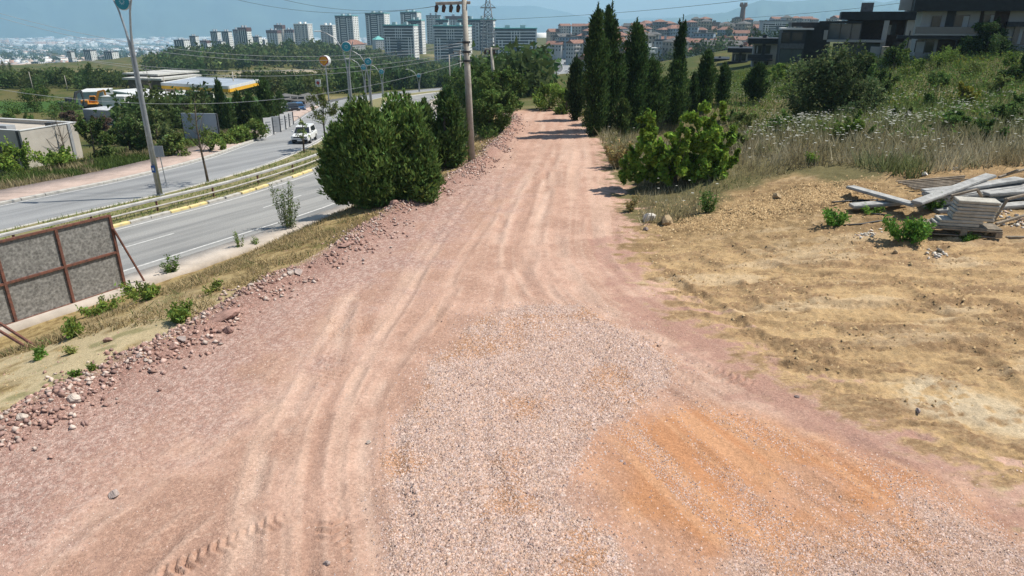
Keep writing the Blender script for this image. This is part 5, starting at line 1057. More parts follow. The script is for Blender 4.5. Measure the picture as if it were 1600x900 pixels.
boxb('white_roofed_shelter', 'shelter with bright white sheet roof behind the lamp pole', 'shed', (222, 172), 158, (264, 172), 7, M('red_brown_wall', (.16, .07, .05), .9), ROOFW, over=.8, roof_t=.2); boxb('trailer', 'grey box trailer with pale roof beside the pale building', 'trailer', (134, 194), 172, (180, 196), 3.5, GREYP, M('pale_grey_roof', (.50, .51, .52), .7), over=.03)
def hip_house(px0, py0, px1, py1, top, ridge, depth, label, wall, roof, name='house', cat='house', over=.5):
    a, b_ = G(px0, py0), G(px1, py1); z = min(a[2], b_[2]); H = ZTOP(a, top) - z; HR = ZTOP((a + b_) / 2, ridge) - z; d = b_ - a; L = math.hypot(d[0], d[1]); t = thing(name, label, cat, (a[0], a[1], z), math.atan2(d[1], d[0]))
    b = MB(); b.box(0, L, 0, depth, -1.5, H); b.obj('wall', wall, t); b = MB(); o = over; i = min(L, depth) * .5
    v = [(-o, -o, H + .01), (L + o, -o, H + .01), (L + o, depth + o, H + .01), (-o, depth + o, H + .01)] + ([(i, depth / 2, HR), (L - i, depth / 2, HR)] if L > depth else [(L / 2, i, HR), (L / 2, depth - i, HR)])
    b.add(v, [(0, 1, 5, 4), (1, 2, 5), (2, 3, 4, 5), (3, 0, 4), (3, 2, 1, 0)] if L > depth else [(0, 1, 4), (1, 2, 5, 4), (2, 3, 5), (3, 0, 4, 5), (3, 2, 1, 0)]); rf = b.obj('roof', roof, t)
    n = max(2, int(L / 3)); fl = max(1, int(H / 3))
    for k in range(n):
        for f in range(fl): x = L * (k + .5) / n; b = MB(); b.box(x - .55, x + .55, -.04, -.002, f * 3 + .9, f * 3 + 2.2); b.obj('window', GLASS, t)
    return t
hip_house(286, 163, 345, 161, 156, 144, 12, 'pavilion with wide pale hipped roof before the station canopy', GREYP, M('tent_roof', (.52, .53, .48), .8, .08, .3), 'pavilion', 'building', 1.2); hip_house(432, 171, 456, 171, 156, 150, 6, 'small timber kiosk with grey roof by the parked cars', M('red_brown_wall', (.16, .07, .05), .9), M('grey_tile', (.13, .125, .12), .9, .2, 2), 'kiosk', 'kiosk', .8); hip_house(456, 171, 478, 171, 157, 149, 6, 'second kiosk with grey roof and white front by the parked cars', WHITE, M('grey_tile', (.13, .125, .12), .9), 'kiosk', 'kiosk', .8)
def awning():
    p = G(219, 172); t = thing('awning', 'sloping red awning beside the white cabin', 'awning', p); h = ZTOP(p, 155) - p[2]; b = MB(); b.add([(-1.2, -1.2, h * .55), (1.2, -1.2, h * .5), (.5, 1.2, h), (-1.4, 1.2, h), (-1.2, -1.2, h * .5), (1.2, -1.2, h * .45), (.5, 1.2, h * .95), (-1.4, 1.2, h * .95)], [(0, 1, 2, 3), (7, 6, 5, 4), (0, 4, 5, 1), (1, 5, 6, 2), (2, 6, 7, 3), (3, 7, 4, 0)]); b.obj('sheet', RED, t)
    for x, y in ((-1.1, -1.1), (1.1, -1.1), (.4, 1.1), (-1.3, 1.1)): MB().tube([(x, y, 0), (x, y, h * .5)], .05, 6).obj('post', STEEL, t)
awning()
def excavator(px, py, top, label, paint, rz, name='excavator'):
    p = G(px, py); k = (ZTOP(p, top) - p[2]) / 4.6; t = thing(name, label, 'excavator', p, rz)
    for s in (-1, 1):
        b = MB(); prof = [(-2.0, .25), (-1.7, 0), (1.7, 0), (2.0, .25), (2.0, .6), (1.7, .85), (-1.7, .85), (-2.0, .6)]; b.prism([(x * k, z * k) for x, z in prof], (s * 1.25 - .3) * k, (s * 1.25 + .3) * k, Matrix.Rotation(R(90), 4, 'X')); b.obj('track', BLACK, t)
    b = MB(); b.box(-2.1 * k, 1.3 * k, -1.35 * k, 1.35 * k, .95 * k, 1.35 * k); b.box(-2.4 * k, -.7 * k, -1.3 * k, 1.3 * k, 1.353 * k, 2.2 * k); b.obj('house', paint, t, bevel=.06)
    b = MB(); b.prism([(x * k, z * k) for x, z in [(-.5, 1.36), (1.2, 1.36), (1.25, 2.2), (.8, 3.1), (-.5, 3.1)]], -1.25 * k, -.2 * k, Matrix.Rotation(R(90), 4, 'X') ); cb = b.obj('cab', paint if paint != DARKM else DARKM, t, bevel=.04)
    b = MB(); b.box(-.35 * k, .75 * k, .17 * k, 1.28 * k, 1.9 * k, 2.9 * k); b.obj('cab_window', GLASS, cb)
    b = MB(); b.prism([(x * k, z * k) for x, z in [(.6, 1.4), (1.1, 1.3), (2.2, 3.9), (3.4, 4.3), (3.4, 4.65), (1.8, 4.4)]], -.25 * k, .25 * k, Matrix.Rotation(R(90), 4, 'X')); bm_ = b.obj('boom', paint, t)
    b = MB(); b.prism([(x * k, z * k) for x, z in [(3.1, 4.7), (3.6, 4.5), (3.7, 1.6), (3.45, 1.6)]], -.18 * k, .18 * k, Matrix.Rotation(R(90), 4, 'X')); ar = b.obj('stick', paint, t)
    b = MB(); b.prism([(x * k, z * k) for x, z in [(3.3, 1.7), (3.9, 1.6), (4.1, .9), (3.5, .5), (2.9, .7), (3.2, 1.1)]], -.5 * k, .5 * k, Matrix.Rotation(R(90), 4, 'X')); b.obj('bucket', DARKM, t); return t
excavator(146, 169, 141, 'orange excavator with raised boom parked in the valley yard', ORANGE_P, R(20)); excavator(112, 172, 143, 'black excavator with tall cab parked left of the orange one', DARKM, R(60))

# ---------------------------------------------------------------- boards and signs along the far pavement
def board(px, py, wpx, top, label, face, rz, bot=.25, name='billboard', lines=False):
    p = G(px, py); k = SCALE(p); W = wpx * k; H = ZTOP(p, top) - p[2]; t = thing(name, label, 'billboard', p, rz); b = MB(); b.box(-W / 2, W / 2, -.06, .06, H * bot, H); b.obj('panel', face, t); b = MB(); b.box(-W / 2 - .06, -W / 2 - .002, -.08, .08, H * bot, H); b.box(W / 2 + .002, W / 2 + .1, -.08, .12, H * bot, H); o = b.obj('frame', DARKM, t, kind='stuff')
    for s in (-.4, .4): MB().tube([(W * s, .12, -.3), (W * s, .12, H * .9)], .07, 6).obj('post', DARKM, t)
    if lines:
        for j in range(3): b = MB(); b.box(-W * .3, W * .3, -.075, -.062, H * (.45 + .15 * j), H * (.49 + .15 * j)); b.obj('print', GREYP, t)
    return t
board(318, 226, 56, 177, 'large blank grey-white billboard on the verge', M('billboard_back', (.42, .46, .50), .6, .08, .5), R(-6), .2)
for px, py, top, lb, mt in [(421, 213, 184, 'nearest white board of the row along the far pavement', WHITE), (432, 209, 182, 'grey board, second of the row along the far pavement', GREYP), (440, 205, 181, 'white board, third of the row along the far pavement', WHITE), (446, 201, 178, 'narrow white board, fourth of the row along the far pavement', WHITE), (452, 197, 175, 'last tall white board of the row, by the junction', WHITE)]:
    board(px, py, 13, top, lb, mt, R(35), .08, 'advert_board', True)
def scallop_sign():
    p = PD(508, 95, 96); g = TZ(p[0], p[1]); h = p[2] - g; r = 8 * 96 / F; t = thing('fuel_sign', 'round red and yellow scallop shell sign on a tall post', 'sign', (p[0], p[1], g), R(-14)); MB().tube([(0, 0, 0), (0, 0, h - r)], .1, 8).obj('post', STEEL, t)
    n = 32; rot = Matrix.Translation((0, 0, h)) @ Matrix.Rotation(R(90), 4, 'X'); b = MB(); b.prism([(r * math.cos(6.2832 * i / n), r * math.sin(6.2832 * i / n)) for i in range(n)], -.35, .35, rot); b.obj('drum', ROOFW, t)
    sh = [(-.28, -.78), (.28, -.78), (.34, -.55), (.62, -.5), (.86, -.02)] + [(.88 * math.cos(a), .82 * math.sin(a) - .02) for a in np.linspace(.05, math.pi - .05, 15)] + [(-.86, -.02), (-.62, -.5), (-.34, -.55)]
    b = MB(); b.prism([(x * r * 1.13, (y + .04) * r * 1.13) for x, y in sh], .352, .40, rot); s = b.obj('shell_border', RED, t); b = MB(); b.prism([(x * r * .92, (y + .05) * r * .92) for x, y in sh], .402, .43, rot); b.obj('shell', YEL, s)
    for a in (-.62, -.37, -.12, .12, .37, .62): b = MB(); b.add([rot @ Vector(q) for q in ((a * r * .25 - .012, -.5 * r, .434), (a * r * .25 + .012, -.5 * r, .434), (a * r * 1.05 + .03, r * (.68 - a * a * .5), .434), (a * r * 1.05 - .03, r * (.68 - a * a * .5), .434))], [(0, 1, 2, 3)]); b.obj('rib', RED, s)
scallop_sign()
p = G(500, 160); t = thing('price_sign', 'small white sign with a red emblem near the round shell sign', 'sign', p); h_ = ZTOP(p, 124) - p[2]; k = SCALE(p); b = MB(); b.box(-4 * k, 4 * k, -.1, .1, h_ - 11 * k, h_); b.obj('panel', ROOFW, t); b = MB(); b.prism([(2.4 * k * math.cos(i), 2.4 * k * math.sin(i)) for i in np.linspace(0, 5.8, 12)], .102, .14, Matrix.Translation((0, 0, h_ - 5 * k)) @ Matrix.Rotation(R(90), 4, 'X')); b.obj('emblem', RED, t); MB().tube([(0, 0, 0), (0, 0, h_ - 11 * k)], .1, 6).obj('post', STEEL, t)

# ---------------------------------------------------------------- cars
def car(label, paint, p, rz, group=None, name='car', low=False, detail=True):
    t = thing(name, label, 'car', p, rz, group); W, L = .92, 2.15                       # faces local -Y
    h1, h2, h3 = (.95, 1.0, 1.68) if not low else (.78, .85, 1.42)
    def loft(secs):
        b = MB(); n = len(secs[0]); vs = [q for s in secs for q in s]; k = len(secs)
        b.add(vs, [(i * n + j, i * n + (j + 1) % n, (i + 1) * n + (j + 1) % n, (i + 1) * n + j) for i in range(k - 1) for j in range(n)] + [tuple(reversed(range(n))), tuple(range((k - 1) * n, k * n))]); return b
    def sec(y, w, z0, z1, r=.12): return [(-w + r, y, z0), (w - r, y, z0), (w, y, z0 + r), (w, y, z1 - r), (w - r, y, z1), (-w + r, y, z1), (-w, y, z1 - r), (-w, y, z0 + r)]
    loft([sec(-L, W * .88, .42, h1 - .1), sec(-L + .12, W * .97, .3, h1 - .02), sec(-L + .9, W, .28, h2), sec(0, W, .28, h2 + .03), sec(L - .5, W, .28, h2 + .05), sec(L - .05, W * .97, .32, h2), sec(L, W * .9, .45, h2 - .1)]).obj('body', paint, t, smooth=False, bevel=.02)
    ws, we = (-.95, 1.95) if not low else (-.75, 1.55)
    cab = loft([[(-W * .93, ws, h2 - .02), (W * .93, ws, h2 - .02), (W * .76, ws + .55, h3 - .05), (-W * .76, ws + .55, h3 - .05)], [(-W * .95, ws + .6, h2 - .02), (W * .95, ws + .6, h2 - .02), (W * .78, ws + .7, h3), (-W * .78, ws + .7, h3)], [(-W * .95, we - .3, h2 - .02), (W * .95, we - .3, h2 - .02), (W * .78, we - .35, h3), (-W * .78, we - .35, h3)], [(-W * .92, we, h2 - .02), (W * .92, we, h2 - .02), (W * .74, we - .18, h3 - .06), (-W * .74, we - .18, h3 - .06)]]).obj('cabin', paint, t)
    def quad(nm, pts, mt, par): b = MB(); v = [Vector(q) for q in pts]; n = (v[1] - v[0]).cross(v[3] - v[0]).normalized() * .012; b.add([q + n for q in v] + [q - n for q in v], [(0, 1, 2, 3), (7, 6, 5, 4), (0, 4, 5, 1), (1, 5, 6, 2), (2, 6, 7, 3), (3, 7, 4, 0)]); return b.obj(nm, mt, par)
    def lp(a, b_, t_): return tuple(a[i] + (b_[i] - a[i]) * t_ for i in range(3))
    quad('windscreen', [(-W * .86, ws + .02, h2 + .06), (W * .86, ws + .02, h2 + .06), (W * .73, ws + .5, h3 - .11), (-W * .73, ws + .5, h3 - .11)], GLASS, cab)
    for s in (-1, 1): quad('side_window', [(s * W * .925, ws + .62, h2 + .07), (s * W * .925, we - .35, h2 + .07), (s * W * .80, we - .42, h3 - .12), (s * W * .80, ws + .78, h3 - .12)], GLASS, cab)
    quad('rear_window', [(-W * .8, we + .0, h2 + .12), (W * .8, we + .0, h2 + .12), (W * .7, we - .15, h3 - .14), (-W * .7, we - .15, h3 - .14)], GLASS, cab)
    for x in (-1, 1):
        for y in (-1.28, 1.28):
            b = MB(); b.tube([(x * (W - .2), y, .34), (x * (W + .02), y, .34)], .34, 14); wl = b.obj('wheel', BLACK, t)
            if detail: b = MB(); b.tube([(x * (W + .021), y, .34), (x * (W + .035), y, .34)], .2, 10); b.obj('rim', STEEL, wl)
    if detail:
        b = MB(); b.box(-.62, .62, -L - .03, -L - .002, .72, .84); b.obj('grille', BLACK, t); b = MB(); b.box(-.8, .8, -L - .05, -L + .05, .3, .55); b.obj('bumper', BLACK, t, bevel=.03)
        for x in (-.7, .7): b = MB(); b.tube([(x, -L - .045, .8), (x, -L + .03, .8)], .1, 10); b.obj('headlight', M('lamp_glass', (.6, .62, .62), .15, .05), t)
        b = MB(); b.box(-.26, .26, -L - .065, -L - .052, .4, .52); b.obj('number_plate', WHITE, t)
        for x in (-1, 1): b = MB(); b.box(x * W - .0 + (.02 if x > 0 else -.2), x * W + (.2 if x > 0 else -.02), -.75, -.6, h2 + .08, h2 + .26); b.obj('mirror', paint, t, bevel=.03)
    return t
cw = M('car_white', (.74, .74, .73), .3, .03, 1, spec=.6); ck = M('car_black', (.03, .03, .035), .3, .1, 1, spec=.6); cb_ = M('car_blue', (.05, .14, .30), .3, .1, 1, spec=.6); cgm = M('car_grey', (.2, .21, .22), .3, .1, 1, spec=.6)
q = PZ(477, 222, -3.25); dd, sl = pdist(np.array([q[0]]), np.array([q[1]]), HW); tg = hw_pt(sl[0] + 1, 0) - hw_pt(sl[0], 0); car('white car driving towards the camera on the far carriageway', cw, hw_pt(sl[0], -dd[0], .006), math.atan2(tg[1], tg[0]) - math.pi / 2).scale = (.92, .92, .92)
for px, py, mt, lb in [(444, 174, cw, 'white car parked by the timber kiosk'), (458, 175, ck, 'black car parked next to the white one'), (467, 174, cb_, 'blue car parked right of the black one')]: p = G(px, py); car(lb, mt, p, R(25), 'cars parked by the kiosks', low=True)

for i, (yy, of, w_, h_) in enumerate([(66, 15.5, 5, 4.2), (78, 14.5, 5, 4.6), (90, 15, 6, 5), (104, 15.5, 6, 5.5), (120, 16, 7, 6), (140, 16, 7, 6), (165, 16, 8, 6.5), (98, 21, 6, 5), (130, 22, 7, 6)]):
    q = hw_pt(s_of_y(yy), of); q[2] = TZ(q[0], q[1]); cr = crown_blobs(5200, w_, h_, .1, 26, .2 + .0012 * yy, (.055, .09, .027), seed=700 + i, taper=.35)
    tree('roadside_tree', 'green bushy tree on the right side of the highway, %s beyond the large evergreen' % ordn(i + 1), 'tree', q, cr, trunk_mb(h_ * .7, .1, 700 + i, 8, .5, start=.15), 'trees along the right side of the highway')
# ---------------------------------------------------------------- concrete beams, slabs, pallet
CB = M('precast_concrete', (.41, .405, .385), .9, .22, 3, bump=.4, bscale=25); CB2 = M('old_slab_concrete', (.46, .43, .37), .9, .16, 4, bump=.4, bscale=20)
def PG(px, py, off):
    """point a given height above the ground seen at a pixel"""
    z = 1.0
    for _ in range(6): q = PZ(px, py, z + off); z = TZ(q[0], q[1])
    return PZ(px, py, z + off)
def beam(a, b_, oa, ob, wd, th, label, mt=None, name='concrete_beam', cat='beam', hollow=True, group='concrete beams heaped on the lot'):
    A, B_ = Vector(PG(*a, oa)), Vector(PG(*b_, ob)); c = (A + B_) / 2; t = thing(name, label, cat, tuple(c), 0, group); MB().bar(A - c, B_ - c, wd, th).obj('body', mt or CB, t, bevel=.012)
    if hollow:
        d = (B_ - A).normalized(); x = d.cross(Vector((0, 0, 1))).normalized(); u = x.cross(d)
        for s in (-1, 1): MB().bar(A - c + x * s * (wd / 2 + .012), B_ - c + x * s * (wd / 2 + .012), .02, th * .35).obj('groove_shade_strip', M('groove_painted_shade', (.30, .30, .29), .9), t)  # darker strips laid on the beam sides stand for shade in their grooves
    return t
beam((1328, 292), (1432, 321), .35, .45, .42, .12, 'grey concrete beam lying crosswise over the left end of the heap'); beam((1330, 322), (1415, 315), .2, .25, .5, .14, 'low concrete beam under the crosswise one'); beam((1432, 317), (1548, 274), .5, .75, .42, .12, 'long concrete beam sloping up to the right on top of the heap')
beam((1450, 303), (1596, 280), .55, .7, .4, .12, 'long concrete beam right below the topmost sloping one'); beam((1455, 312), (1600, 293), .3, .45, .45, .14, 'wide pale concrete beam in the middle of the heap'); beam((1450, 320), (1610, 306), .15, .2, .45, .12, 'pale concrete beam low in the heap behind the slab stack'); beam((1462, 330), (1620, 318), .06, .1, .5, .14, 'lowest concrete beam on the ground behind the slab stack'); beam((1540, 303), (1640, 296), .45, .5, .4, .12, 'short concrete beam at the right frame edge')
pb = random.Random(21)
for i in range(11):
    f0 = i / 10; beam((1448 + pb.uniform(-6, 14), 322 - 22 * f0 + pb.uniform(-3, 3)), (1575 + pb.uniform(-20, 60), 308 - 32 * f0 + pb.uniform(-4, 4)), .06 + .5 * f0, .1 + .55 * f0, pb.uniform(.2, .34), pb.uniform(.06, .1), 'thin grey concrete plank in the heap, %s counted from the bottom' % ordn(i + 1), None, 'concrete_plank', 'plank', False, 'thin concrete planks in the heap')
for i in range(9):
    beam((1400 + i * 5 + random.uniform(-3, 3), 284 + i * 2.0), (1515 - i * 4 + random.uniform(-8, 8), 275 + i * 2.6), .12 + .03 * (i % 3), .2, .07, .06, 'thin grey lath in the bundle behind the beams, %s from the back' % ordn(i + 1), WOOD, 'lath', 'lath', False, 'bundle of thin laths behind the beams')
for a, b_, oa, ob, lb in [((1552, 345), (1575, 310), .05, .9, 'weathered timber strut leaning beside the slab stack'), ((1556, 350), (1640, 325), .1, .45, 'weathered timber strut lying right of the slab stack'), ((1570, 312), (1620, 300), .9, .9, 'top bar of the leaning timber frame at the frame edge'), ((1485, 313), (1493, 306), .3, .7, 'short stick poking out of the beams'), ((1486, 306), (1527, 296), .75, .85, 'thin batten lying across the beams'), ((1527, 296), (1534, 307), .85, .5, 'short batten slanting down behind the slab stack'), ((1560, 277), (1610, 262), .4, .7, 'pale pole sticking out at the top right of the heap'), ((1566, 275), (1590, 266), .3, .8, 'second pale pole at the top right of the heap'), ((1572, 371), (1612, 371), .03, .03, 'thin grey bar lying on the ground at the right edge')]:
    beam(a, b_, oa, ob, .09, .09, lb, WOOD, 'timber', 'timber', False, 'loose timbers round the heap')
def pallet_stack():
    p = G(1497, 366); k = SCALE(p); t = thing('pallet', 'weathered wooden pallet under the stack of concrete slabs', 'pallet', p, R(-14)); W, D = 104 * k, 36 * k; hh = .15
    for i in range(7): y = -D / 2 + D * (i + .5) / 7; b = MB(); b.box(-W / 2, W / 2, y - D * .052, y + D * .052, hh + .1, hh + .15); b.obj('board', WOOD, t)
    for i in range(3):
        for j in range(3): x = (-.46 + .46 * i) * W; y = (-.44 + .44 * j) * D; b = MB(); b.box(x - .1, x + .1, y - .1, y + .1, .03, hh + .04); b.obj('block', WOOD, t)
    for j in range(3): y = (-.44 + .44 * j) * D; b = MB(); b.box(-W / 2, W / 2, y - .08, y + .08, hh + .043, hh + .097); b.obj('stringer', WOOD, t); b = MB(); b.box(-W / 2, W / 2, y - .08, y + .08, 0, .027); b.obj('runner', WOOD, t)
    z = hh + .153; sw, sd_ = 57 * k, 29 * k; th = (ZTOP(p, 307) - p[2] - z) / 8.6; r = random.Random(4); nm = ['lowest', 'second lowest', 'third', 'fourth', 'fifth', 'sixth', 'seventh', 'topmost']
    for i in range(8):
        wdt = sw * (1.05 if i < 2 else 1.0); x = (-.16 if i == 0 else -.08 if i == 1 else .14 + .02 * r.uniform(-1, 1)) * sw + (.02 * i if i > 1 else 0); b = MB(); b.box(-wdt / 2, wdt / 2, -sd_ / 2, sd_ / 2, 0, th * .9)
        o = b.obj('concrete_slab', CB2, bevel=.02, label='%s concrete slab in the stack on the pallet' % nm[i], cat='slab', group='stacked concrete slabs'); cs, sn = math.cos(R(-14)), math.sin(R(-14)); o.location = (p[0] + x * cs, p[1] + x * sn, p[2] + z + i * th); o.rotation_euler = (r.uniform(-.012, .012), r.uniform(-.012, .012), R(-14) + r.uniform(-.09, .09))
pallet_stack()
HOSE = M('black_hose', (.025, .025, .027), .5, .2, 4)
def hose(pts, label):
    P = [PG(a, b_, .04) for a, b_ in pts]; c = catmull(P, .15); o0 = c[0].copy(); o = MB().tube([q - o0 for q in c], .035, 6).obj('hose', HOSE, smooth=True, label=label, cat='hose'); o.location = tuple(o0)
hose([(1300, 316), (1325, 314), (1350, 313), (1372, 312)], 'black hose lying in the soil before the grass, left of the beams'); hose([(1318, 352), (1345, 350), (1370, 346), (1400, 342), (1385, 336), (1360, 334)], 'black hose looped on the ground before the beams'); hose([(1425, 352), (1440, 345), (1462, 344), (1478, 348)], 'black hose arching by the pallet end')
sp = [G(a + random.gauss(0, 9), b_ + random.gauss(0, 4)) for a, b_ in [(1350, 366), (1460, 397), (1570, 330), (1590, 350), (1465, 400), (1356, 364), (1590, 345)] for _ in range(16)]
v, f, c = stones(np.array(sp), rng.uniform(.06, .2, len(sp)), gcols(len(sp), [(.66, .62, .55), (.56, .50, .42), (.6, .45, .34)])); link('white_rubble', mesh_np('white_rubble', v, f, c), STONE, kind='stuff', label='small white rubble strewn on the lot by the beams')

# ---------------------------------------------------------------- villas up the hill
DKR = M('dark_roof_cladding', (.018, .021, .024), .6, .2, 2); DKW = M('anthracite_cladding', (.032, .037, .043), .6, .15, 1.5); VW = M('villa_white', (.38, .38, .37), .85, .06, .8); VG = M('villa_glass', (.07, .09, .11), .08, .1, 1, spec=.7); VP = M('pale_curtain', (.42, .45, .46), .6, .1, 1); VWD = M('villa_dark_wood', (.055, .035, .028), .7, .2, 3); VBR = M('balcony_glass', (.075, .10, .12), .1, .05, 1, spec=.7)
class Facade:
    """a house front: positions on it are given where the photo shows them, on a real vertical plane"""
    def __init__(s, name, label, px, py, depth, yaw):
        s.o = PD(px, py, depth); s.o[2] = min(s.o[2], TZ(s.o[0], s.o[1])); s.rz = yaw; s.u = np.array([math.cos(yaw), math.sin(yaw)]); s.n = np.array([-math.sin(yaw), math.cos(yaw)])
        s.t = thing(name, label, 'villa', s.o, yaw)
    def uz(s, px, py, off=0.0):
        d = ray(px, py); o2 = s.o[:2] + s.n * off; A = np.array([[d[0], -s.u[0]], [d[1], -s.u[1]]]); k = np.linalg.solve(A, o2); return k[1], CAMH + d[2] * k[0] - s.o[2]
    def box(s, nm, r, y0, y1, mt, par=None, bev=0.0, floor=False):
        x0, x1, ya, yb = r; m = (ya + yb) / 2; u0 = s.uz(x0, m, y0)[0]; u1 = s.uz(x1, m, y0)[0]; mx = (x0 + x1) / 2; z1 = s.uz(mx, ya, y0)[1]; z0 = s.uz(mx, yb, y0)[1] if not floor else -2.5
        b = MB(); b.box(u0, u1, y0, y1, z0, z1); return b.obj(nm, mt, par or s.t, bevel=bev)
    def win(s, r, off=-.02, mt=None, pane=None):
        w_ = s.box('window', r, off - .05, off, mt or GLASS); x0, x1, ya, yb = r
        s.box('window_frame', (x0 - .6, x0 + .3, ya, yb), off - .09, off - .052, DARKM, w_)
        if pane: s.box('curtain', pane, off - .075, off - .053, VP, w_)
        return w_
A = Facade('villa', 'large white and anthracite villa at the right, behind the garden tree', 1432, 82, 78, R(-25))
A.box('wall', (1436, 1680, 16, 84), 0, 9, VW, floor=True); A.box('roof', (1430, 1690, -9, 17), -1.6, 9.5, DKR); A.box('chimney_block', (1408, 1434, -16, 16), 3.0, 5.0, VW)
A.win((1456, 1470, 25, 43)); A.win((1490, 1514, 23, 45), pane=(1504, 1513, 25, 44)); A.win((1536, 1552, 22, 42), pane=(1547, 1552, 23, 41)); A.win((1430, 1459, 63, 82), pane=(1431, 1444, 65, 82)); A.win((1640, 1680, 40, 70)); A.win((1583, 1606, 41, 70), mt=VG, pane=(1592, 1597, 42, 69))
A.box('wall_panel', (1471, 1478, 17, 44), -.06, -.003, GREYP); A.box('wall_panel', (1478, 1492, 17, 44), -.10, -.003, DKW); A.box('wood_panel', (1531, 1536, 14, 42), -.08, -.003, VWD); A.box('wood_panel', (1553, 1576, 14, 46), -.08, -.003, VWD); A.box('recess_wall', (1464, 1530, 62, 84), -.05, -.003, VWD)
A.box('balcony_slab', (1428, 1532, 53, 55.5), -1.7, -.003, VW); A.box('balcony_rail', (1430, 1530, 42, 53), -1.72, -1.66, VBR); A.box('terrace_roof', (1402, 1530, 56, 61), -1.5, -.004, DKW); A.box('balcony_slab', (1574, 1690, 34, 42), -.9, -.003, DKW)
for x in (1418, 1444, 1492): A.box('fence_post', (x, x + 2, 48 if x < 1430 else 62, 84), -2.0, -1.9, DARKM)
B_ = Facade('villa', 'dark anthracite villa with chimney and glazed corner, left of the large villa', 1318, 90, 95, R(-23))
B_.box('wall', (1322, 1448, 30, 88), 2.0, 10, VWD, floor=True); B_.box('roof', (1314, 1450, 18, 31), -.4, 10.5, DKR); B_.box('wall_panel', (1416, 1448, 31.5, 56), -.02, 1.9, VW); B_.box('lower_wall', (1412, 1448, 62, 88), .2, 1.95, VW, floor=True); B_.box('column', (1378, 1386, 32, 78), -.3, .1, VW, floor=True); B_.box('chimney', (1346, 1365, 4, 18), 4, 5.2, M('chimney_grey', (.16, .15, .145), .9))
B_.win((1386, 1400, 38, 55), 1.95, pane=(1388, 1392, 39, 54)); B_.win((1396, 1412, 66, 84), 1.95); B_.box('wood_panel', (1386, 1412, 32.5, 37), 1.7, 1.94, VWD)
B_.box('glazed_corner', (1294, 1345, 37, 62), -.2, 3.5, VG)
for x in (1294, 1312, 1329, 1344): B_.box('mullion', (x, x + 1.6, 36.5, 62), -.26, -.205, DARKM)
B_.box('canopy', (1280, 1348, 33, 36.5), -.6, 4.5, DKR); B_.box('balcony_slab', (1292, 1382, 62.3, 66), -.9, 1.9, VW); B_.box('lower_glazing', (1300, 1378, 68, 92), .3, .5, VG, floor=True); B_.box('garden_stair_wall', (1376, 1387, 73, 106), -3.0, -1.2, CONCP, floor=True); B_.box('garden_wall', (1360, 1376, 73, 84), -2.0, -1.5, GREYP, floor=True)
C_ = Facade('villa', 'dark grey cubic villa with pale roof edge in the middle of the villa row', 1216, 108, 112, R(-17))
C_.box('wall', (1219, 1256, 47, 108), 0, 9, DKW, floor=True); C_.box('side_wing', (1256, 1296, 36, 108), 1.4, 9, DKR, floor=True); C_.box('roof_edge', (1221, 1272, 44, 46.7), -.3, 8, ROOFW); C_.box('roof', (1237, 1320, 35, 42), 1.2, 9.4, DKR); C_.win((1238, 1254, 51, 63)); C_.box('glazing', (1218, 1252, 77, 102), -.07, -.003, VG); C_.box('floor_band', (1218, 1256, 68, 76), -.15, -.003, M('band_grey', (.12, .13, .14), .7)); C_.box('mullion', (1235, 1236, 77, 102), -.1, -.072, DARKM); C_.win((1221, 1234, 51, 66)); C_.box('wall_panel', (1287, 1294, 47, 62), 1.3, 1.39, VW)
for nm, lb, x, y, dp, q in (('villa', 'white villa with dark overhanging roof and balcony, left of the dark cubic villa', 1168, 112, 124, 0), ('villa', 'white villa with dark roof at the left end of the villa row', 1136, 118, 138, 1), ('villa', 'far white villa with dark roof behind the cypresses', 1108, 124, 152, 2)):
    D = Facade(nm, lb, x, y, dp, R(-17)); w0 = x; dy = [0, 12, 24][q]; sc_ = [1, .82, .62][q]
    X = lambda a: w0 + (a - 1168) * sc_; Y = lambda b_: 112 + (b_ - 112) * sc_ + [0, 6, 12][q]
    D.box('wall', (X(1176), X(1215), Y(68), Y(108)), 0, 8, VW, floor=True); D.box('roof', (X(1169), X(1219), Y(60), Y(68.5)), -1.2, 8.4, DKR); D.win((X(1180), X(1190), Y(71), Y(84)), pane=(X(1182), X(1184), Y(72), Y(83))); D.win((X(1196), X(1204), Y(71), Y(84))); D.win((X(1178), X(1184), Y(96), Y(106))); D.win((X(1194), X(1200), Y(96), Y(106)))
    D.box('balcony_rail', (X(1168), X(1207), Y(85), Y(92)), -1.3, -1.2, DKW); D.box('balcony_slab', (X(1168), X(1207), Y(92.5), Y(95)), -1.3, -.003, DKW); D.box('wall_panel', (X(1190), X(1195), Y(69), Y(92)), -.06, -.003, DKW); D.box('chimney', (X(1192), X(1198), Y(54), Y(60)), 3, 4, DKW)
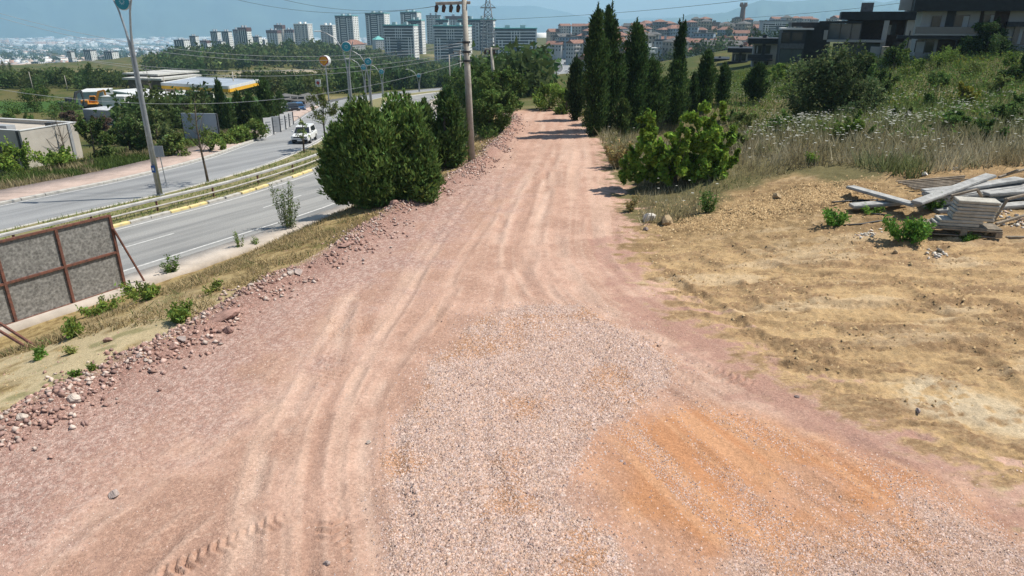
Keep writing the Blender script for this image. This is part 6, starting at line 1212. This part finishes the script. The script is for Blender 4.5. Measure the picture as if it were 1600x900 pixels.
# ---------------------------------------------------------------- apartment blocks
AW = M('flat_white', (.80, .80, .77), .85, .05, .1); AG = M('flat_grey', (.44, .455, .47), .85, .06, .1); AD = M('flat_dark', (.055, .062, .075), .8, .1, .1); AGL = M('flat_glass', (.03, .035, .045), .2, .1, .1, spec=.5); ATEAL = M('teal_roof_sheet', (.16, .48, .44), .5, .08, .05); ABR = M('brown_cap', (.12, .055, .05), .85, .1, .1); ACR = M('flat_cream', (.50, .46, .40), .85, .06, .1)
def apt(px0, px1, top, base, depth, floors, style, label, yaw=0.0, dfac=.45, roof='teal', group='apartment blocks on the far hill', roofbox=True):
    a, b_ = PD(px0, base, depth), PD(px1, base, depth); W = b_[0] - a[0]; H = ZTOP(a, top) - a[2]; D = W * dfac; fh = H / floors
    t = thing('apartment_block', label, 'apartment block', a, yaw, group); zb = -max(25, H * .4)
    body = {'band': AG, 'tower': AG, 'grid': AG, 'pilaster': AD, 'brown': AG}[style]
    b = MB(); b.box(0, W, 0, D, zb, H); b.obj('wall', body, t)
    w_, fb, pl = MB(), MB(), MB(); pr = .25
    side = MB(); side.box(W + .003, W + .35, D * .04, D * .96, 0, H * .985); sd_ = side.obj('side_wall_painted_lit', AW if style != 'brown' else ACR, t); sw = MB()  # whiter sheet on the right side: its sunlit look put into the colour
    for f in range(floors):
        z = f * fh
        for j in range(3): y = D * (.2 + .3 * j); sw.box(W + .351, W + .42, y - D * .055, y + D * .055, z + fh * .3, z + fh * .78)
        if style == 'band':
            if f < floors - 1:
                seg = [(0, W)] if f > floors * .62 else [(W * .08, W * .43), (W * .57, W * .92)]
                if f == 0: seg = [(W * .08, W * .92)]
                for s0, s1 in seg: fb.box(s0, s1, -pr, -.003, z + fh * .82, z + fh * 1.05)
                w_.box(W * .03, W * .97, -.12, -.004, z + fh * .15, z + fh * .8)
        elif style == 'tower':
            for s0, s1 in ((W * .04, W * .15), (W * .72, W * .82), (W * .87, W * .95)): w_.box(s0, s1, -.15, -.004, z + fh * .28, z + fh * .75)
            fb.box(W * .30, W * .60, -pr * 2, -.36, z + fh * .1, z + fh * .42)
        elif style == 'grid':
            for k in range(5): x = W * (.1 + .2 * k); q = W * (.075 if k % 2 else .045); w_.box(x - q, x + q, -.15, -.004, z + fh * .28, z + fh * .78)
        else:
            for k in range(4): x = W * (.14 + .24 * k); w_.box(x - W * .05, x + W * .05, -.15, -.004, z + fh * .25, z + fh * .8)
    if style == 'band':
        for x in (.10, .18, .82, .90): pl.box(W * x - W * .012, W * x + W * .012, -pr - .05, -.003, 0, H * .66)
        for x in (.40, .47, .53, .60): pl.box(W * x - W * .008, W * x + W * .008, -pr - .05, -.003, H * .62, H * .95)
        b = MB(); b.box(W * .43, W * .57, -.3, -.006, H * .2, H * .5); b.obj('recess_panel', AD, t)
    if style == 'tower': b = MB(); b.box(W * .22, W * .66, -.35, -.003, 0, H * .97); b.obj('balcony_column', AD, t); pl.box(W * .66, W * .70, -.4, -.003, 0, H * .93); pl.box(W * .17, W * .21, -.4, -.003, 0, H * .93)
    if style in ('pilaster', 'brown', 'grid'):
        for x in (.0, .27, .5, .75): pl.box(W * x + .05, W * x + W * (.05 if style == 'pilaster' else .03), -.3, -.003, 0, H * .95)
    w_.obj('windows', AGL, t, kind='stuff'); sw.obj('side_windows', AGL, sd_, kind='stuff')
    if fb.v: fb.obj('balcony_bands', AW, t, kind='stuff')
    if pl.v: pl.obj('pilasters', AW, t, kind='stuff')
    o = W * .015
    b = MB(); b.box(-o, W + o, -o, D + o, H + .01, H + fh * .35); rf = b.obj('roof', {'teal': ATEAL, 'brown': ABR, 'grey': AD, 'white': AW}[roof], t)
    if roof == 'teal': b = MB(); b.box(W * .02, W * .98, D * .02, D * .98, H * .93, H + .005); b.box(W * .02 - .5, W * .98, -.5, -.003, H * .94, H - .05); b.obj('top_storey', AD, t, kind='stuff')
    if roof == 'brown': b = MB(); b.box(-o, W + o + .5, -o, D + o, H * .86, H + .003); b.obj('cornice', ABR, t)
    if roofbox:
        for x in (.25, .62): b = MB(); b.box(W * x, W * x + W * .12, D * .3, D * .6, H + fh * .35, H + fh * 1.25); b.obj('lift_tower', AG if roof != 'white' else AW, t)
    return t
for a in [(602, 650, 40, 93, 820, 12, 'band', 'wide grey apartment block with teal roof, leftmost of the three wide blocks'), (679, 733, 41, 95, 815, 12, 'band', 'wide grey apartment block with teal roof behind the tall power pole'), (773, 838, 45, 95, 800, 11, 'band', 'wide grey apartment block with teal roof beside the far highway')]: apt(*a, dfac=.5, yaw=R(-10 if a[0] < 700 else 2))
for a in [(527, 556, 25, 70, 1150, 16, 'tower', 'tall grey tower block with dark balcony column, left one of the twin towers'), (574, 605, 21, 72, 1120, 17, 'tower', 'tall grey tower block with dark balcony column, right one of the twin towers'), (628, 655, 19, 70, 1250, 17, 'tower', 'tower block with domed roof terrace behind the wide blocks'), (640, 662, 32, 92, 900, 15, 'tower', 'tower block rising between the first two wide blocks')]: apt(*a, dfac=.7, yaw=R(-14))
apt(668, 690, 25, 80, 1300, 15, 'grid', 'dark tower block behind the crossarm of the tall pole', roof='grey'); apt(683, 702, 31, 90, 1000, 14, 'tower', 'block with teal roof behind the second wide block, left', dfac=.6); apt(717, 745, 31, 92, 980, 14, 'tower', 'block with teal roof between power pole and lattice tower', dfac=.6, yaw=R(-12)); apt(744, 771, 31, 95, 960, 13, 'tower', 'block with teal roof right behind the lattice tower', dfac=.6, yaw=R(-12)); apt(697, 735, 26, 60, 1350, 12, 'grid', 'distant brown-capped block above the second wide block', roof='brown')
for a in [(462, 486, 38, 71, 1150, 11, 'grid', 'grey apartment block with window grid left of the twin towers', 'white'), (503, 524, 40, 72, 1180, 10, 'grid', 'lower grey block just left of the twin towers', 'white'), (419, 438, 48, 75, 1350, 10, 'brown', 'apartment block with dark brown cap, left one', 'brown'), (432, 446, 40, 75, 1400, 12, 'brown', 'taller apartment block with dark brown cap', 'brown'), (447, 462, 47, 74, 1400, 10, 'brown', 'apartment block with brown cap beside the window-grid block', 'brown')]: apt(*a[:8], roof=a[8], dfac=.6, yaw=R(-16), group='apartment blocks on the far hill, left part')
k = 0
for px0, px1, top, base, cap in [(275, 299, 63, 86, 'grey'), (300, 314, 57, 84, 'grey'), (316, 332, 64, 88, 'brown'), (333, 349, 50, 82, 'grey'), (338, 355, 65, 90, 'grey'), (350, 366, 50, 80, 'grey'), (358, 367, 57, 82, 'grey'), (368, 382, 47, 80, 'brown'), (366, 382, 66, 88, 'grey'), (376, 396, 44, 78, 'brown'), (384, 398, 58, 86, 'grey'), (398, 412, 58, 84, 'grey'), (408, 420, 62, 82, 'white')]:
    k += 1; apt(px0, px0 + (px1 - px0) * .72, top, base, 1150 + 40 * (k % 5), 10, 'pilaster', 'dark apartment block with right side painted as sunlit in the hilltop cluster, %s from left' % ['first', 'second', 'third', 'fourth', 'fifth', 'sixth', 'seventh', 'eighth', 'ninth', 'tenth', 'eleventh', 'twelfth', 'last'][k - 1], roof=cap, dfac=.9, yaw=R(-14), group='hilltop cluster of apartment blocks')
for a in [(111, 122, 81, 112, 'slim dark tower block, leftmost of the valley towers'), (112, 134, 97, 120, 'lower dark block before the leftmost valley tower'), (137, 156, 79, 113, 'dark tower block with white pilasters, middle of the valley towers'), (168, 190, 81, 113, 'dark tower block with white pilasters, right one of the valley towers'), (157, 166, 90, 114, 'narrow dark block between the valley towers'), (52, 72, 97, 112, 'low dark apartment slab left of the valley towers'), (74, 94, 98, 112, 'second low dark apartment slab left of the valley towers')]:
    apt(a[0], a[0] + (a[1] - a[0]) * .8, a[2], a[3], 1250, 14, 'pilaster', a[4], roof='grey', dfac=.7, yaw=R(-24), group='tower blocks in the valley')
hip_house(551, 88, 572, 88, 70, 62, 14, 'white house with red hipped roof below the twin towers', VW, BRICKR); hip_house(588, 78, 602, 78, 62, 56, 14, 'small pale block with teal roof between twin towers and wide block', AG, ATEAL)

# ---------------------------------------------------------------- hillside town
WALLS = [('cream', (.38, .34, .28)), ('white', (.50, .49, .47)), ('grey', (.22, .225, .23)), ('pink-brown', (.28, .20, .17)), ('pale blue', (.28, .35, .42)), ('beige', (.33, .295, .25))]
ROOFS = [('red', BRICKR), ('grey', M('grey_tile', (.13, .125, .12), .9))]
def house_proto(W, D, H, wall, roof, hip, flat):
    t = link('town_house', None); mw = M('town_' + wall[0].replace(' ', '_').replace('-', '_'), wall[1], .85, .08, .2); b = MB(); b.box(-W / 2, W / 2, 0, D, -16, H); b.obj('wall', mw, t); b = MB(); o = .6; rh = W * .2
    if flat: b.box(-W / 2 - .3, W / 2 + .3, -.3, D + .3, H + .01, H + .7); b.box(-W * .15, W * .1, D * .3, D * .6, H + .7, H + 2.6)
    else:
        i = D * .5 if hip else -o; v = [(-W / 2 - o, -o, H + .01), (W / 2 + o, -o, H + .01), (W / 2 + o, D + o, H + .01), (-W / 2 - o, D + o, H + .01), (-W / 2 + max(i, -o) * .8, D / 2, H + rh), (W / 2 - max(i, -o) * .8, D / 2, H + rh)]; b.add(v, [(0, 1, 5, 4), (1, 2, 5), (2, 3, 4, 5), (3, 0, 4), (3, 2, 1, 0)])
    b.obj('roof', roof, t, **({'kind': 'stuff'} if flat else {})); w_, bl = MB(), MB(); fl = max(2, int(round(H / 3))); n = max(3, int(W / 2.8))
    for f in range(fl):
        for k in range(n):
            x = -W / 2 + W * (k + .5) / n; w_.box(x - .6, x + .6, -.1, -.004, f * H / fl + .9, f * H / fl + 2.3)
        for k in range(3): y = D * (k + .5) / 3; w_.box(-W / 2 - .1, -W / 2 - .004, y - .6, y + .6, f * H / fl + .9, f * H / fl + 2.3)
        if f: bl.box(-W * .42, W * .05, -1.2, -.005, f * H / fl, f * H / fl + .95)
    w_.obj('windows', AGL, t, kind='stuff'); bl.obj('balconies', mw, t, kind='stuff'); return t
PROT = []
for i in range(14): PROT.append((house_proto(random.uniform(11, 19), random.uniform(9, 13), random.choice([6.5, 9.5, 12.5, 12.5, 15.5]), WALLS[i % 6], ROOFS[0 if i % 5 in (0, 2, 3) else 1][1], i % 2 == 0, i in (4, 9, 12)), WALLS[i % 6][0], 'flat' if i in (4, 9, 12) else ROOFS[0 if i % 5 in (0, 2, 3) else 1][0]))
ORD = ['first', 'second', 'third', 'fourth', 'fifth', 'sixth', 'seventh', 'eighth', 'ninth', 'tenth', 'eleventh', 'twelfth', '13th', '14th', '15th', '16th', '17th', '18th', '19th', '20th', '21st', '22nd', '23rd', '24th', '25th', '26th', '27th', '28th', '29th', '30th']
used = [False] * 14
for ri, (nm, y0, y1, x0, x1, st) in enumerate([('uppermost', 50, 45, 1015, 1330, 16), ('second', 58, 53, 870, 1250, 17), ('third', 67, 62, 870, 1240, 18), ('fourth', 78, 74, 865, 1230, 21), ('fifth', 92, 88, 905, 1210, 24), ('lowest', 108, 104, 935, 1180, 28)]):
    x = x0; k = 0
    while x < x1:
        py = y0 + (y1 - y0) * (x - x0) / (x1 - x0) + random.uniform(-2.5, 2.5); p = PD(x, py, [880, 810, 730, 640, 545, 455][ri]); i = random.randrange(14); pr_, wn, rn = PROT[i]
        art = 'flat-roofed' if rn == 'flat' else rn + '-roofed'; lb = '%s %s town house, %s from left in the %s row of the hillside town' % (wn, art, ORD[min(k, 29)], nm)
        rz = R(random.choice([-25, -12, 5, 20, 38])); p = p - [0, 0, 1.0]
        if not used[i]: used[i] = True; o = pr_; o.location = tuple(map(float, p)); o.rotation_euler = (0, 0, rz); tag(o, lb, 'house', 'houses of the hillside town')
        else: copy_tree(pr_, None, p, rz, random.uniform(.85, 1.15), label=lb, cat='house', group='houses of the hillside town')
        k += 1; x += st * random.uniform(.75, 1.2)
for i in range(14):
    if not used[i]:
        for ch in list(PROT[i][0].children): bpy.data.objects.remove(ch)
        bpy.data.objects.remove(PROT[i][0])
apt(992, 1025, 77, 106, 420, 4, 'band', 'dark modern apartment house with white roof edges behind the cypresses', roof='white', group='modern houses below the town', dfac=.4); apt(1022, 1045, 64, 100, 500, 5, 'grid', 'grey apartment house behind the slim cypress', roof='grey', group='modern houses below the town', dfac=.5); apt(886, 906, 60, 76, 760, 4, 'grid', 'white commercial building with flat roof at the far highway', roof='white', group='modern houses below the town'); apt(1007, 1022, 82, 104, 330, 3, 'grid', 'small bright white house behind the cypresses', roof='white', group='modern houses below the town', roofbox=False)
apt(1008, 1024, 36, 48, 900, 4, 'grid', 'dark church-like house with raised roof box on the town skyline', roof='grey', group='modern houses below the town'); apt(1190, 1240, 33, 50, 620, 5, 'band', 'dark grey apartment house left above the villas', roof='grey', group='modern houses below the town', dfac=.3); apt(1412, 1434, -14, 60, 130, 7, 'grid', 'pale block of flats behind the large villa', roof='grey', group='modern houses below the town', dfac=.6)
p = PD(1158, 42, 880); H = ZTOP(p, 4) - p[2]; t = thing('brick_tower', 'tall round brick tower with flared crown above the town', 'tower', p); r = 3.3; BT = M('tower_brick', (.20, .12, .095), .9, .2, .4); b = MB(); b.tube([(0, 0, -8), (0, 0, H * .55), (0, 0, H * .80)], [r * 1.15, r * .95, r * .85], 14); b.obj('shaft', BT, t); b = MB(); b.tube([(0, 0, H * .80 + .01), (0, 0, H * .86), (0, 0, H * .93)], [r * .9, r * 1.5, r * 1.5], 14); cr = b.obj('crown', BT, t)
for i in range(8): a = 6.2832 * i / 8; b = MB(); b.box(-.7, .7, -.5, .5, 0, H * .07, Matrix.Translation((r * 1.2 * math.cos(a), r * 1.2 * math.sin(a), H * .931)) @ Matrix.Rotation(a + 1.57, 4, 'Z')); b.obj('merlon', BT, cr)

# ---------------------------------------------------------------- traffic on the far highway
cp = [cw, ck, cgm, cb_]; desc = ['nearest white car', 'black car', 'white car behind the black one', 'grey car', 'white car', 'blue car', 'black car far ahead', 'grey car far ahead', 'white car far ahead', 'tiny black car']
for i, (yy, of) in enumerate([(420, -6.5), (450, 5), (470, -5), (505, -4), (520, 4.4), (560, 7), (590, -6), (600, 4), (640, 7), (660, -4)]):
    s = s_of_y(yy); q = hw_pt(s, of, .01); tg = hw_pt(s + 1, 0) - hw_pt(s, 0); car('%s on the distant highway, %s of ten' % (desc[i], ORD[i]), cp[[0, 1, 0, 2, 0, 3, 1, 2, 0, 1][i]], q, math.atan2(tg[1], tg[0]) - math.pi / 2 + (math.pi if of > 0 else 0), 'cars on the distant highway', low=True, detail=False)

# ---------------------------------------------------------------- woods, scrub, plain city
def woods(name, label, pts, size, base, per=40, leaf=.9):
    """pts (n,2) tree positions; every tree a clump of leafy faces"""
    n = len(pts); z = TZs(pts[:, 0], pts[:, 1]); s = size * rng.uniform(.6, 1.35, n); u = rng.normal(size=(n, per, 3)); u /= np.linalg.norm(u, axis=2)[:, :, None]; u *= rng.uniform(.5, 1, (n, per, 1)) * (1 + .3 * rng.normal(size=(n, per, 1)))
    P = np.stack([pts[:, 0], pts[:, 1], z + s * .75], 1)[:, None] + u * (s[:, None, None] * np.array([.62, .62, .75])); tone = rng.uniform(.65, 1.35, (n, 1)) * (1 + .15 * rng.normal(size=(n, 1)))
    c = np.repeat(np.clip(np.array(base)[None] * tone, .01, .5), per, axis=0) * rng.uniform(.75, 1.25, (n * per, 1)); c[:, 0] *= np.repeat(rng.uniform(.8, 1.35, n), per)
    v, f, cc = leaves(P.reshape(-1, 3), np.repeat(s * leaf * .42, per), None, .75, c); link(name, mesh_np(name, v, f, cc), LEAF, kind='stuff', label=label)
def px_scatter(n, poly, dmin=60, dmax=2500):
    """points of the ground seen inside a photo region, spread evenly over the ground"""
    poly = [tuple(G(a, b_, dmin, dmax)[:2]) for a, b_ in poly]; p = np.array(poly); lo, hi = p.min(0), p.max(0); x = rng.uniform(lo[0], hi[0], n * 4); y = rng.uniform(lo[1], hi[1], n * 4); k = polysd(x, y, poly) < 0; h = pdist(x, y, HWC)[0]; k &= np.abs(h) > 17; qc = PD(450, 116, 430); k &= np.hypot((x - qc[0]) / 34, (y - qc[1]) / 95) > 1.0
    return np.stack([x[k], y[k]], 1)[:n]
woods('hill_woods', 'mixed green woods covering the far hill below the apartments', px_scatter(1900, [(225, 104), (262, 88), (320, 86), (440, 80), (560, 82), (600, 96), (760, 100), (860, 108), (860, 128), (700, 124), (540, 122), (470, 112), (400, 106), (330, 122), (240, 122)], 260), 5.5, (.075, .115, .036), 56, .72)
woods('gully_woods', 'bushes and trees in the gully along the highway', px_scatter(800, [(520, 138), (560, 122), (700, 124), (860, 126), (862, 150), (800, 168), (700, 160), (560, 165)], 90), 4.0, (.06, .10, .03), 130, .52)
woods('highway_trees', 'dense dark trees left of the distant highway', px_scatter(330, [(735, 138), (780, 122), (846, 114), (856, 128), (850, 150), (790, 152)], 130), 3.6, (.05, .085, .027), 230, .36)
woods('valley_scrub', 'green bushes across the left valley', px_scatter(260, [(-60, 144), (-60, 130), (110, 128), (200, 131), (240, 133), (240, 138), (150, 142)], 150), 2.7, (.075, .115, .036), 160, .45)
woods('slope_scrub', 'low scrub below the sandy cut', px_scatter(260, [(330, 145), (420, 120), (540, 118), (560, 150), (480, 160)], 150), 3.2, (.065, .095, .03), 110, .5)
woods('station_scrub', 'bushes between station yard and highway', np.vstack([px_scatter(36, [(190, 205), (300, 185), (345, 172), (340, 190), (200, 235)])]), 2.6, (.06, .095, .03), 260, .42)
woods('town_trees', 'trees between the houses of the hillside town', px_scatter(420, [(900, 110), (900, 70), (1040, 52), (1230, 46), (1230, 90), (1150, 112)], 300), 5.0, (.04, .07, .025), 60, .6)
woods('plain_trees', 'tree cover between the houses of the far plain', np.stack([rng.uniform(-5200, 200, 3500), rng.uniform(1700, 6500, 3500)], 1), 16.0, (.05, .08, .035), 14, 1.1)
def plain_city():
    n = 22000; y = 1500 * (9.5 ** rng.uniform(0, 1, n)); x = rng.uniform(-.95, .25, n) * y; cl = fbm(x / 700, y / 1100, 4, 121); k = (cl > .44); x, y = x[k], y[k]; n = len(x); w_ = rng.uniform(8, 24, n) * np.clip(y / 3000, .6, 3) * (1 + 3.2 * (rng.uniform(0, 1, n) < .09)); d = w_ * rng.uniform(.5, 1.2, n); h = rng.uniform(6, 18, n) * np.clip(y / 4000, .8, 1.6); z = TZs(x, y) - 3
    a = rng.choice([-.35, -.1, .2, .5], n); ca, sa = np.cos(a), np.sin(a); V = np.empty((n, 8, 3))
    for i, (sx, sy, sz) in enumerate([(-1, -1, 0), (1, -1, 0), (1, 1, 0), (-1, 1, 0), (-1, -1, 1), (1, -1, 1), (1, 1, 1), (-1, 1, 1)]): lx, ly = sx * w_ / 2, sy * d / 2; V[:, i] = np.stack([x + lx * ca - ly * sa, y + lx * sa + ly * ca, z + sz * h + 0], 1)
    Fq = np.array([(4, 5, 6, 7), (0, 1, 5, 4), (1, 2, 6, 5), (2, 3, 7, 6), (3, 0, 4, 7)]); f = (np.arange(n)[:, None, None] * 8 + Fq).reshape(-1, 4); pal = np.array([(.66, .65, .62), (.58, .54, .48), (.46, .36, .30), (.42, .26, .20), (.70, .70, .70), (.40, .42, .45)]); c = pal[rng.integers(0, 6, n)] * rng.uniform(.95, 1.3, (n, 1))
    link('plain_city', mesh_np('plain_city', V.reshape(-1, 3), f, np.repeat(np.clip(c, 0, .85), 8, 0)), MV('plain_city_wall', .9, .1, 0), kind='stuff', label='sprawl of pale roofs and sheds over the far plain')
plain_city()
